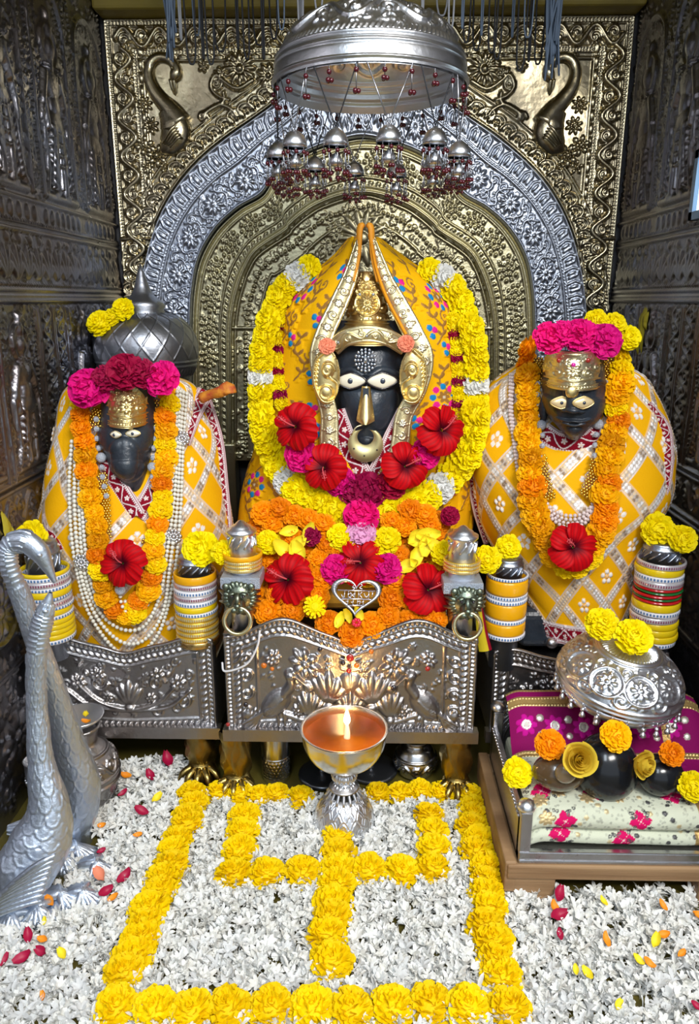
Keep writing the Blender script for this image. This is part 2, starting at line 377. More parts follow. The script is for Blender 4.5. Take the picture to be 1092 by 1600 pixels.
# ---- chased silver side walls (one relief, cut into its sheets)
Y0 = .72
wc = Cv(WY1-Y0, 1.80, .0031)
def wy(y): return y-Y0
niches = [(.74, .92), (.94, 1.14), (1.16, 1.40), (1.42, 1.68), (1.70, 1.93), (1.95, 2.18)]
for a, b in niches:
    c = wy((a+b)/2); hw = (b-a)/2
    t = np.linspace(0, PI, 14)
    wc.stroke([(c-hw+.02, 1.22), (c-hw+.02, 1.56)], .006, .007); wc.stroke([(c+hw-.02, 1.22), (c+hw-.02, 1.56)], .006, .007)
    wc.stroke(np.stack([c+(hw-.02)*np.cos(t), 1.56+.10*np.sin(t)], -1), .007, .008)
    wc.pathbeads(np.stack([c+(hw-.035)*np.cos(t), 1.56+.085*np.sin(t)], -1), .010, .004, .005)
    wc.figure(c, 1.225, .355, .014, 1 if int(a*10) % 2 else -1)
    wc.flower(c-hw*.55, 1.70, .028, 8, .006); wc.flower(c+hw*.55, 1.70, .028, 8, .006)
    for s_ in (-1, 1):
        wc.beads((c+s_*(hw-.008), 1.22), (c+s_*(hw-.008), 1.74), .011, .0045, .006)
    for k in range(7):
        wc.dome(c-hw+.02+k*(2*hw-.04)/6, 1.175, .010, .018, .006)
wc.fill(0, wc.w, 1.62, 1.79, .03, .005)
for z in (1.148, 1.200, 1.137): wc.stroke([(0, z), (wc.w, z)], .0045, .007)
for z, h in ((1.020, .006), (.998, .010), (1.008, .006)): wc.stroke([(0, z), (wc.w, z)], .005, h)
wc.beads((0, 1.155), (wc.w, 1.155), .0115, .004, .005); wc.beads((0, 1.03), (wc.w, 1.03), .0115, .004, .005)
for k in range(int(wc.w/.05)):
    x = .025+k*.05
    for q in (-.8, -.4, 0, .4, .8): wc.leaf(x, 1.042, .068*(1-.25*abs(q)), .016, PI/2+q, .006)
    wc.dome(x+.025, 1.118, .010, .010, .005)
for a, b in [(.78, .96), (1.0, 1.20), (1.23, 1.40), (1.425, 1.60), (1.78, 1.95)]:
    c = wy((a+b)/2); hw = (b-a)/2
    for x in (c-hw, c+hw): wc.stroke([(x, .655), (x, .98)], .005, .007); wc.beads((x-.012 if x > c else x+.012, .66), (x-.012 if x > c else x+.012, .97), .010, .004, .005)
    wc.figure(c, .672, .285, .014, 1)
    wc.fill(c-hw+.02, c+hw-.02, .90, .985, .024, .004)
for a, b in [(1.62, 1.69), (1.70, 1.76), (1.97, 2.05), (2.07, 2.17)]:
    c = wy((a+b)/2); wc.vine((c, .66), (c, .985), (b-a)*.42, .07, .005, .006)
    for x in (a, b): wc.stroke([(wy(x), .655), (wy(x), .985)], .004, .006)
for z in (.648, .635, .548, .535, .30, .29): wc.stroke([(0, z), (wc.w, z)], .0045, .007)
wc.vine((0, .592), (wc.w, .592), .034, .09, .005, .006)
for y in np.arange(.80, 2.2, .2):
    wc.stroke([(wy(y), .31), (wy(y), .53)], .004, .006); wc.beads((wy(y)+.01, .31), (wy(y)+.01, .53), .011, .004, .005)
    wc.flower(wy(y)+.1, .42, .055, 10, .007); wc.ring(wy(y)+.1, .42, .065, .004, .005)
    wc.flower(wy(y)+.1, .15, .06, 8, .007)
wc.fill(0, wc.w, .02, .53, .026, .005, 1.5); wc.fill(0, wc.w, 1.21, 1.6, .022, .005, 1.5); wc.fill(0, wc.w, .65, .99, .020, .004, 1.5); wc.fill(0, wc.w, 1.03, 1.14, .018, .004)
wc.H += .0012*np.sin(wc.X[None, :]*37)*np.sin(wc.Y[:, None]*29)
bands = [('upper_panel', 1.148, 1.80), ('frieze', 1.0, 1.148), ('figure_panel', .64, 1.0), ('lower_frieze', .54, .64), ('dado_panel', .0, .54)]
splits = {'upper_panel': [Y0, .93, 1.15, 1.41, 1.69, 1.94, 2.21], 'frieze': [Y0, 1.41, 2.21], 'figure_panel': [Y0, 1.21, 1.41, 1.61, 1.77, 2.21], 'lower_frieze': [Y0, 1.41, 2.21], 'dado_panel': [Y0, 1.0, 1.4, 1.8, 2.21]}
for sx, par in ((-1, wall_left), (1, wall_right)):
    for nm, z0, z1 in bands:
        sp = splits[nm]
        for a, b in zip(sp[:-1], sp[1:]):
            cvmesh(wc, lambda U, V, H: np.stack([sx*(WX0-H), Y0+U, V], -1), nm, M_WALL, par,
                   keep=lambda U, V, P: (U+Y0 >= a-.002) & (U+Y0 <= b+.0025) & (V >= z0-.002) & (V <= z1+.0025))
# ---- brass back wall
BX0, BX1, BZ0, BZ1 = -.690, .690, .50, 1.705
bc = Cv(BX1-BX0, BZ1-BZ0, .0024)
def B(px, py): p = W(px, py, WY1); return p[0]-BX0, p[2]-BZ0
ACX = 566
arch_out = [(216, 700), (214, 640), (213, 560), (215, 490), (224, 420), (243, 352), (272, 297), (310, 252), (352, 216), (395, 186), (430, 160), (466, 122), (505, 85), (566, 40)]
arch_in = [(300, 700), (299, 640), (298, 560), (298, 500), (301, 450), (311, 402), (336, 358), (371, 325), (408, 303), (428, 272), (452, 252), (490, 232), (530, 220), (566, 214)]
def mir(L): return [(2*ACX-x, y) for x, y in L]
bw, bh = bc.w, bc.h
for d, r, h in ((.004, .0035, .006), (.018, .003, .005), (.072, .003, .005), (.082, .0025, .004), (.098, .003, .006)):
    bc.stroke([(d, 0), (d, bh-d), (bw-d, bh-d), (bw-d, 0)], r, h)
for x in (.011, bw-.011): bc.beads((x, 0), (x, bh-.01), .009, .0038, .005)
bc.beads((.01, bh-.011), (bw-.01, bh-.011), .009, .0038, .005)
for x in (.077, bw-.077): bc.beads((x, 0), (x, bh-.08), .008, .0034, .005)
bc.beads((.08, bh-.077), (bw-.08, bh-.077), .008, .0034, .005)
for x in (.045, bw-.045): bc.vine((x, 0), (x, bh-.07), .029, .095, .0085, .013)
bc.vine((.03, bh-.045), (bw-.03, bh-.045), .029, .095, .0085, .013)
for k in range(int(bh/.032)):
    for x in (.090, bw-.090): bc.dome(x, .012+k*.032, .0055, .014, .006)
for k in range(int((bw-.2)/.032)): bc.dome(.108+k*.032, bh-.090, .014, .0055, .006)
zl = B(172, 374)[1]
for x0, x1 in ((0, .10), (bw-.10, bw)): bc.stroke([(x0, zl), (x1, zl)], .005, .009)
# petal scales running along the arch
for L in (arch_out, mir(arch_out)):
    C = cat([B(*p) for p in L], 400); d = np.r_[0, np.cumsum(np.linalg.norm(np.diff(C, axis=0), axis=1))]
    T = np.gradient(C, axis=0); T /= np.linalg.norm(T, axis=1)[:, None]; sg = -1 if L is not arch_out else 1
    N = np.stack([-T[:, 1], T[:, 0]], -1)*sg
    for t in np.arange(.05, d[-1], .034):
        k = np.searchsorted(d, t); p = C[k]+N[k]*.026; a = math.atan2(N[k][1], N[k][0])
        th = np.linspace(-PI*.62, PI*.62, 10)
        for R_, r_, h_ in ((.022, .0045, .009), (.012, .004, .007)):
            bc.stroke(np.stack([p[0]+R_*np.cos(th+a), p[1]+R_*.75*np.sin(th+a)], -1), r_, h_)
        bc.dome(p[0]+N[k][0]*-.004, p[1]+N[k][1]*-.004, .006, .004, .008, a)
    for off in (.004, .060): bc.stroke((C+N*off)[::6], .0035, .006)
for f in (lambda x: x, lambda x: 2*ACX-x):
    for x, y, Rr, n in ((375, 108, 27, 12), (362, 100, 12, 6), (345, 118, 12, 7), (420, 120, 20, 9), (318, 105, 9, 5)):
        bc.flower(*B(f(x), y), Rr*.00168, n, .009)
    for pts in ([(395, 128), (372, 140), (350, 128), (338, 118), (330, 135), (340, 150), (358, 158)], [(320, 185), (325, 175), (345, 165), (362, 172), (370, 182)], [(318, 180), (330, 172), (350, 160), (350, 145)]):
        bc.stroke(cat([B(f(x), y) for x, y in pts], 20), .008, .010, r1=.005)
    bc.spiral(*B(f(318), 184), .014, 0, 1, .005, .008); bc.spiral(*B(f(368), 176), .014, 0, -1, .005, .008); bc.spiral(*B(f(338), 132), .016, 0, -1, .005, .008)
bc.H += .004*np.sin(bc.X[None, :]*17+1)*np.sin(bc.Y[:, None]*19+np.sin(bc.X[None, :]*9))*((bc.X[None, :] > .1) & (bc.X[None, :] < bw-.1))
ao = np.array(arch_out+mir(arch_out)[::-1][1:]); AO = cat(ao, 300)
def inside_poly(px, py, poly):
    r = np.zeros(px.shape, bool); n = len(poly)
    for i in range(n):
        (x0, y0), (x1, y1) = poly[i], poly[(i+1) % n]
        if y0 == y1: continue
        c = ((y0 > py) != (y1 > py)) & (px < (x1-x0)*(py-y0)/(y1-y0)+x0); r ^= c
    return r
poly_cut = cat([(x+(14 if x < ACX else -14), y+16) for x, y in ao], 80)
poly_cut = np.vstack([[(240, 1100)], poly_cut, [(892, 1100)]])
def keep_back(U, V, P):
    px, py = proj(P); return ~inside_poly(px, py, poly_cut)
bmap = lambda U, V, H: np.stack([BX0+U, WY1-.004-H, BZ0+V], -1)
for a, b in ((0, bw/2), (bw/2, bw)):
    for z0, z1 in ((0, zl), (zl, bh)):
        cvmesh(bc, bmap, 'brass_panel', M_BRASS, wall_back, keep=lambda U, V, P: keep_back(U, V, P) & (U >= a-.001) & (U <= b+.0025) & (V >= z0-.001) & (V <= z1+.0025))
def relief_at(px, py, Y, lift): p = W(px, py, Y); p[1] -= lift; return p
for f, nm in ((lambda x: x, 'l'), (lambda x: 2*ACX-x, 'r')):
    w3 = lambda x, y, lift=.004: relief_at(f(x), y, WY1, lift)
    mb = MB()
    neck = cat([w3(x, y, .012) for x, y in [(271, 128), (277, 112), (268, 96), (251, 91), (238, 99), (234, 116), (240, 138), (254, 158), (270, 175), (284, 196)]], 40)
    mb.tube(neck, np.interp(np.linspace(0, 1, 40), [0, .06, .2, .5, .8, 1], [.008, .016, .013, .014, .022, .034]), 12, flat=.8)
    body = cat([w3(x, y, .012) for x, y in [(262, 172), (272, 190), (277, 208), (268, 226), (252, 240)]], 24)
    mb.tube(body, np.interp(np.linspace(0, 1, 24), [0, .3, .6, .85, 1], [.026, .040, .042, .028, .004]), 14, flat=.62)
    sw = mb.build('swan_relief', M_BRASS, wall_back)
    bk = MB()
    for dx in (-2.4, 2.4): bk.tube(cat([w3(271+dx, 126, .016), w3(273+dx, 140, .013), w3(274, 149, .006)], 8), np.linspace(.0055, .002, 8), 6)
    bk.build('beak', M_BRASS, sw)
    e = MB(); e.ball(w3(272, 110, .026), (.004, .003, .004)); e.build('eye', M_BRASS, sw)
    wing = MB()
    for k in range(5):
        wing.tube(cat([w3(258+k*3, 228+k*1.5, .030), w3(272+k*3, 208+k*3, .040), w3(284+k*1.2, 196+k*6, .028)], 8), np.linspace(.002, .0045, 8), 6)
    wing.build('wing_feathers', M_BRASS, sw)
    for x, y, Rr, n in ((227, 165, 14, 8), (236, 197, 15, 8), (226, 228, 17, 6), (246, 244, 19, 7), (260, 262, 11, 5), (232, 262, 12, 5)):
        c = w3(x, y, .006); Rm = Rr*.00168; fl = MB()
        for k in range(n):
            a = 2*PI*k/n+.3; fl.ball(c+np.array([math.cos(a)*Rm*.62, 0, math.sin(a)*Rm*.62]), (Rm*.4, .008, Rm*min(.3, 1.9/n)), 8, 5, rotm(0, -a, 0))
        fl.ball(c, (Rm*.26, .012, Rm*.26), 8, 5); fl.build('rosette', M_BRASS, wall_back)
# ---- lintel beam over the panel and side fillets
p = W(566, 27, WY1)
beam = MB().box((0, WY1-.03, 1.80), (1.39, .09, .19)).build('trim_1', M_BEAM, smooth=False); beam['kind'] = 'structure'; bev(beam, .008)
# ---- silver arch and the gilt arches within it
def band(name, outer, inner, Y, res, deco, m, parent):
    o = cat([W(x, y, Y) for x, y in outer], 240); i = cat([W(x, y, Y) for x, y in inner], 240)
    mid = (o+i)/2; L = np.linalg.norm(np.diff(mid, axis=0), axis=1); d = np.r_[0, np.cumsum(L)]; wd = np.linalg.norm(o-i, axis=1).mean()
    cv = Cv(d[-1], wd, res); deco(cv)
    def fn(U, V, H):
        g = lambda A: np.stack([np.interp(U, d, A[:, k]) for k in range(3)], -1); v = (V/cv.h)[..., None]
        P = g(i)*(1-v)+g(o)*v; P[..., 1] -= H; return P
    ob = cvmesh(cv, fn, name, m, parent)
    # the returned edge that gives the sheet its thickness
    for E, nm in ((o, 'arch_edge'), (i, 'arch_edge')):
        back = E+np.array([0, .07, 0]); MB().grid(np.stack([E, back])).build(nm, m, ob)
    return ob
back_arch = thing('shrine_arch', 'tall silver and gilt chased arch standing behind the three idols', 'arch', (0, 2.1, 0))
def deco_silver(cv):
    w_, h_ = cv.w, cv.h
    for y, r, g in ((.004, .004, .008), (h_-.004, .004, .008), (h_*.60, .003, .006), (h_*.66, .0025, .005)): cv.stroke([(0, y), (w_, y)], r, g)
    n = int(w_/.032)
    for k in range(n):
        x = (k+.5)*w_/n; y0 = h_*.69
        cv.stroke([(x-.010, y0), (x-.012, h_*.84), (x-.004, h_*.94), (x+.008, h_*.90), (x+.009, y0+.008)], .0032, .006)
        cv.leaf(x, y0+.004, h_*.2, .011, PI/2, .006)
    cv.beads((0, h_*.63), (w_, h_*.63), .008, .0032, .004)
    m_ = int(w_/.105)
    for k in range(m_):
        x = (k+.5)*w_/m_; cv.flower(x, h_*.31, .030, 9, .007); cv.ring(x, h_*.31, .008, .003, .006)
        for s_ in (-1, 1):
            cv.spiral(x+.052*s_*.75, h_*.44, .016, 0, s_, .0032, .005); cv.spiral(x+.052*s_*.75, h_*.16, .016, PI, -s_, .0032, .005)
            cv.stroke(cat([(x+.02*s_, h_*.52), (x+.045*s_, h_*.31), (x+.02*s_, h_*.08)], 10), .003, .005)
    cv.fill(0, w_, .01, h_*.58, .018, .004)
band('silver_arch_band', arch_out+mir(arch_out)[::-1][1:], arch_in+mir(arch_in)[::-1][1:], 2.10, .0024, deco_silver, M_ARCH, back_arch)
gilt_in = [(362, 700), (362, 640), (362, 560), (362, 515), (366, 480), (373, 450), (384, 420), (402, 392), (446, 362), (452, 354), (470, 338), (494, 322), (530, 308), (566, 302)]
def deco_gilt(cv):
    w_, h_ = cv.w, cv.h
    for y, r, g in ((.004, .004, .008), (.016, .003, .006), (h_-.004, .005, .010), (h_-.02, .003, .006), (h_*.30, .003, .006)): cv.stroke([(0, y), (w_, y)], r, g)
    m_ = int(w_/.075)
    for k in range(m_):
        x = (k+.5)*w_/m_; y = h_*.58
        for R_, n in ((.030, 10), (.016, 7)):
            for j in range(n): a = 2*PI*j/n; cv.dome(x+R_*math.cos(a), y+R_*math.sin(a)*.8, .0058, .0055, .006)
        cv.dome(x, y, .006, .006, .008)
    for k in range(int(w_/.02)): cv.dome(.01+k*.02, h_*.2, .008, .005, .005, .6)
    cv.fill(0, w_, h_*.32, h_-.02, .016, .004)
band('gilt_arch_band', [(x+(3 if x < ACX else 0), y+3) for x, y in arch_in]+mir(arch_in)[::-1][1:], gilt_in+mir(gilt_in)[::-1][1:], 2.125, .0022, deco_gilt, M_OLDG, back_arch)
# the tympanum inside the arches
TX0, TZ0 = W(350, 720, 2.14)[0], W(566, 720, 2.14)[2]
TX1, TZ1 = W(782, 720, 2.14)[0], W(566, 296, 2.14)[2]
tc_ = Cv(TX1-TX0, TZ1-TZ0, .0024)
def T_(px, py): p = W(px, py, 2.14); return p[0]-TX0, p[2]-TZ0
for off, fnc in ((6, 0), (22, 1), (40, 0)):
    L = [(x+off*(1 if y > 400 else .75), y+(off*.9 if y < 400 else off*.25)) for x, y in gilt_in]; full = cat(L+mir(L)[::-1][1:], 160); pts = [T_(*q) for q in full]
    if fnc: tc_.pathbeads(pts, .013, .0052, .007)
    else: tc_.stroke(pts, .004, .007)
tc_.flower(*T_(ACX, 372), .075, 14, .009)
for s_ in (-1, 1):
    for x, y, R_ in ((108, 440, .03), (70, 410, .032), (128, 490, .03), (40, 368, .022), (150, 540, .03), (150, 585, .03), (150, 640, .03)):
        cx, cy = T_(ACX+s_*x, y); tc_.flower(cx, cy, R_, 8, .008)
        for k in range(10): a = k*.628; tc_.dome(cx+1.3*R_*math.cos(a), cy+1.3*R_*math.sin(a), .005, .005, .006)
    x0, _ = T_(ACX+s_*190, 510); tc_.stroke([(T_(ACX+s_*205, 512)[0], T_(0, 512)[1]), (T_(ACX+s_*120, 512)[0], T_(0, 512)[1])], .005, .008)
tc_.fill(0, tc_.w, 0, tc_.h, .022, .005, 1.4)
pt = cat([(x-8, y-6) for x, y in gilt_in]+[(x+8, y-6) for x, y in mir(gilt_in)[::-1][1:]], 60)
pt = np.vstack([[(354, 1200)], pt, [(778, 1200)]])
cvmesh(tc_, lambda U, V, H: np.stack([TX0+U, 2.14-H, TZ0+V], -1), 'tympanum', M_OLDG, back_arch, keep=lambda U, V, P: inside_poly(*proj(P), pt))
# plain lower jambs carry the arch down to the floor
za, zb = 0, W(566, 695, 2.11)[2]
for s_ in (-1, 1):
    xa, xb = abs(W(216, 690, 2.11)[0]), abs(W(366, 690, 2.11)[0])
    bev(MB().box((s_*(xa+xb)/2, 2.14, (za+zb)/2), (xa-xb, .06, zb-za)).build('jamb', M_OLDG, back_arch, False), .004)
MB().box((0, 2.17, .45), (.62, .04, .9)).build('back_plate', M_OLDG, back_arch, False)
# the small lit window let into the right wall
wp = WX(1084, 345, WX0-.012); wt = WX(1090, 238, WX0-.012)
win = thing('window_1', None, None, (WX0-.01, wp[1]-.12, (wp[2]+wt[2])/2)); win['kind'] = 'structure'
yc, zc, hy, hz = wp[1]-.13, (wp[2]+wt[2])/2, .13, (wt[2]-wp[2])/2
fr = MB()
for dy, dz, sy, sz in ((-hy, 0, .016, 2*hz), (hy-.008, 0, .016, 2*hz), (0, hz-.008, 2*hy, .016), (0, -hz+.008, 2*hy, .016)): fr.box((WX0-.014, yc+dy, zc+dz), (.022, sy, sz))
fr.build('window_frame', mat('pale_blue_frame', (.20, .30, .45), .4, .3), win, False)
MB().box((WX0-.010, yc, zc), (.012, 2*hy-.02, 2*hz-.02)).build('pane', mat('lit_pane', (.75, .92, 1.0), .3, 0, emit=1.2), win, False)
# ================================================================== throne and pedestals
def pedestal(name, label, x0, x1, zb, ztop, Yf, depth, m, deco, wave, legs, cat_='pedestal', seat=None):
    """box seat with a chased, wavy-topped front sheet; x0..x1 world"""
    root = thing(name, label, cat_, ((x0+x1)/2, Yf+depth/2, 0))
    w_ = x1-x0; h_ = ztop-zb; cv = Cv(w_, h_, .0019); deco(cv)
    def fn(U, V, H):
        t = V/h_; return np.stack([x0+U, Yf-H, zb+t*(h_+wave(U/w_))], -1)
    cvmesh(cv, fn, 'front_panel', m, root)
    bd = MB().box(((x0+x1)/2, Yf+depth/2+.004, zb+h_*.40), (w_-.002, depth, h_*.8)).build('body', m, root, False); bev(bd, .004)
    MB().box(((x0+x1)/2, Yf-.004, zb+.010), (w_+.016, .022, .026)).build('base_moulding', m, root, False)
    for sx in (x0+.01, x1-.01):
        MB().box((sx, Yf+.012, zb+h_/2), (.02, .022, h_+wave(0)-.004)).build('corner_post', m, root, False)
    for lx in legs:
        lg = MB(); t = np.linspace(0, 1, 16); n = 16; a = np.linspace(0, 2*PI, n, endpoint=False)
        r = .026+.006*np.sin(t*PI)+.004*(t > .85)
        P = np.stack([np.stack([lx+rr*(1+.13*np.sin(5*(a+tt*1.8)))*np.cos(a), Yf+.02+rr*(1+.13*np.sin(5*(a+tt*1.8)))*np.sin(a), np.full(n, .035+tt*(zb-.03))], -1) for rr, tt in zip(r, t)])
        lg.grid(P, True); leg = lg.build('leg', M_LEG, root)
        ft = MB(); ft.lathe([(.0, 0), (.034, .001), (.038, .012), (.030, .030), (.024, .045)], 16, (lx, Yf+.012, 0))
        for k in range(5):
            aa = -PI/2+(k-2)*.5; q = np.array([math.cos(aa), math.sin(aa), 0]); o = np.array([lx, Yf+.012, 0])
            ft.tube(cat([o+q*.02+[0, 0, .035], o+q*.042+[0, 0, .026], o+q*.05+[0, 0, .006]], 7), np.linspace(.009, .006, 7), 7)
        ft.build('paw_foot', M_LEG, leg)
    for bx in (x0+.05, x1-.05):
        MB().box((bx, Yf+depth-.05, zb/2), (.04, .04, zb)).build('leg', M_LEG, root, False)
    return root
def frame_deco(cv, rope=True):
    w_, h_ = cv.w, cv.h
    for d, r, g in ((.003, .003, .006), (.014, .0022, .004), (.034, .0022, .005)):
        cv.stroke([(d, d), (d, h_-d), (w_-d, h_-d), (w_-d, d), (d, d)], r, g)
    for a, b in (((.0085, .008), (.0085, h_)), ((w_-.0085, .008), (w_-.0085, h_)), ((0, .0085), (w_, .0085)), ((0, h_-.0085), (w_, h_-.0085))): cv.beads(a, b, .009, .0036, .005)
    for s_ in range(int(w_/.013)):
        x = .02+s_*.013
        if x < w_-.02:
            for y, q in ((.024, .6), (h_-.024, -.6)): cv.dome(x, y, .0075, .0035, .005, q)
    for s_ in range(int(h_/.013)):
        y = .02+s_*.013
        if y < h_-.02:
            for x in (.024, w_-.024): cv.dome(x, y, .0075, .0035, .005, .6)
def lotus(cv, x, y, s, g=.012):
    for q in (-.62, -.32, .32, .62, 0): cv.leaf(x, y, s*(1-.35*abs(q)), s*.30, PI/2+q, g*(1-.2*abs(q)))
    cv.dome(x, y-s*.12, s*.2, s*.15, g)
def bird(cv, x, y, s, f, g=.013):
    c = lambda a, b: (x+f*a*s, y+b*s)
    cv.dome(*c(0, 0), .34*s, .22*s, g, f*.7); cv.stroke(cat([c(.18, .18), c(.30, .36), c(.28, .50)], 10), .10*s, g, r1=.075*s)
    cv.dome(*c(.29, .54), .12*s, .105*s, g*1.1); cv.stroke([c(.36, .56), c(.62, .38)], .045*s, g*.8, r1=.018*s)
    for k in range(5): cv.stroke(cat([c(-.15-.03*k, -.06-.02*k), c(-.4, -.22-.05*k), c(-.66+.04*k, -.36-.06*k)], 8), .035*s, g*.7)
    for k in range(4): cv.stroke(cat([c(.14-.05*k, .10-.05*k), c(.0-.05*k, -.02-.05*k), c(-.22, -.10-.03*k)], 8), .022*s, g*1.12)
    for q in (.02, .14): cv.stroke([c(q, -.18), c(q+.03, -.45)], .022*s, g*.6)
    cv.ring(*c(.31, .55), .03*s, .014*s, g*1.25)
def deco_throne(cv):
    w_, h_ = cv.w, cv.h; frame_deco(cv); c = w_/2
    for s_ in (-1, 1):
        bird(cv, c+s_*.150, h_*.30, .105, -s_)
        cv.flower(c+s_*.090, h_*.66, .032, 8, .011); cv.flower(c+s_*.155, h_*.68, .017, 7, .008); cv.flower(c+s_*.105, h_*.24, .014, 8, .008)
        lotus(cv, c+s_*.042, h_*.34, .075); lotus(cv, c+s_*.080, h_*.20, .058); cv.dome(c+s_*.083, h_*.46, .012, .012, .010); cv.dome(c+s_*.036, h_*.22, .014, .011, .010)
        cv.stroke(cat([(c+s_*.03, h_*.14), (c+s_*.085, h_*.15), (c+s_*.13, h_*.20)], 10), .006, .008)
        for k in range(4): cv.spiral(c+s_*.208, h_*(.26+.16*k), .015, k, s_, .0032, .006)
        cv.stroke([(c+s_*.186, h_*.2), (c+s_*.186, h_*.85)], .0025, .004); cv.dome(c+s_*.21, h_*.22, .012, .012, .008)
        for q in (-.02, .02): cv.leaf(c+s_*.115+q, h_*.12, .02, .01, 1.2, .006)
    lotus(cv, c, h_*.24, .065); cv.dome(c, h_*.56, .022, .030, .008)
    for k in range(6): cv.stroke([(c-.02, h_*(.80-.02*k)), (c+.02, h_*(.80-.02*k))], .001, .003)
    cv.fill(.04, w_-.04, .04, h_-.05, .014, .004, .35)
    cv.H += .0009*np.sin(cv.X[None, :]*60)*np.sin(cv.Y[:, None]*71)
def deco_side(cv):
    w_, h_ = cv.w, cv.h; frame_deco(cv); c = w_/2
    lotus(cv, c, h_*.36, .06, .010)
    for s_ in (-1, 1):
        for q, L in ((.35, .10), (.15, .13)): cv.stroke(cat([(c, h_*.3), (c+s_*L*.6, h_*(.26+q*.3)), (c+s_*L, h_*(.42+q*.3))], 12), .006, .009, r1=.003)
        cv.spiral(c+s_*.06, h_*.58, .018, 0, s_, .004, .007); cv.spiral(c+s_*.115, h_*.35, .016, 2, -s_, .004, .007)
        cv.flower(c+s_*.062, h_*.66, .018, 7, .008); cv.flower(c+s_*.104, h_*.55, .018, 7, .008); cv.flower(c+s_*.045, h_*.42, .012, 6, .006); cv.dome(c+s_*.085, h_*.66, .007, .007, .008)
    cv.fill(.04, w_-.04, .04, h_-.04, .022, .0045, .8)
xa, xb = W(352, 1060, 1.33)[0], W(744, 1060, 1.33)[0]
zb_t, zt_t = W(546, 1152, 1.33)[2], W(546, 986, 1.33)[2]
def wave_t(t):
    q = np.abs(np.asarray(t)-.5)*2; return .012*np.cos(q*PI*2.0+PI)*(q > 0)-.010*np.exp(-(q/.10)**2)+.016*np.exp(-((q-.55)/.22)**2)
throne = pedestal('throne', 'large central silver throne with birds and lotuses embossed on its front', xa, xb, zb_t, zt_t, 1.33, .50, M_PED, deco_throne, wave_t, (W(370, 1200, 1.35)[0], W(712, 1200, 1.35)[0]), 'throne')
tx = (xa+xb)/2
# glass stones set in the front sheet
stones = [(547, 1028, 9), (536, 1036, 6), (557, 1040, 6), (545, 1048, 6), (500, 1015, 6), (580, 1018, 6), (668, 1045, 6), (384, 1101, 6), (412, 1040, 7), (356, 1132, 5), (615, 1075, 7), (425, 1045, 5)]
M_RUBY = mat('red_glass', (.35, .02, .015), .12, 0, coat=.6); M_AMBER = mat('amber_glass', (.6, .16, .01), .12, 0, coat=.6); M_JET = mat('black_glass', (.02, .015, .02), .12, 0, coat=.6)
for k, (x, y, r) in enumerate(stones):
    c = W(x, y, 1.318); MB().ball(c, (r*.0009, .004, r*.0009), 10, 6).build('glass_stone', (M_RUBY, M_AMBER, M_JET)[(k*2) % 3], throne)
# cushion on the seat under the offerings
cs = MB(); cs.box((tx, 1.60, .42), (.40, .36, .10)); bev(cs.build('seat_cushion', mat('yellow_cotton', (.62, .30, .02), .8, 0, .3, 40), throne, False), .04, 4)
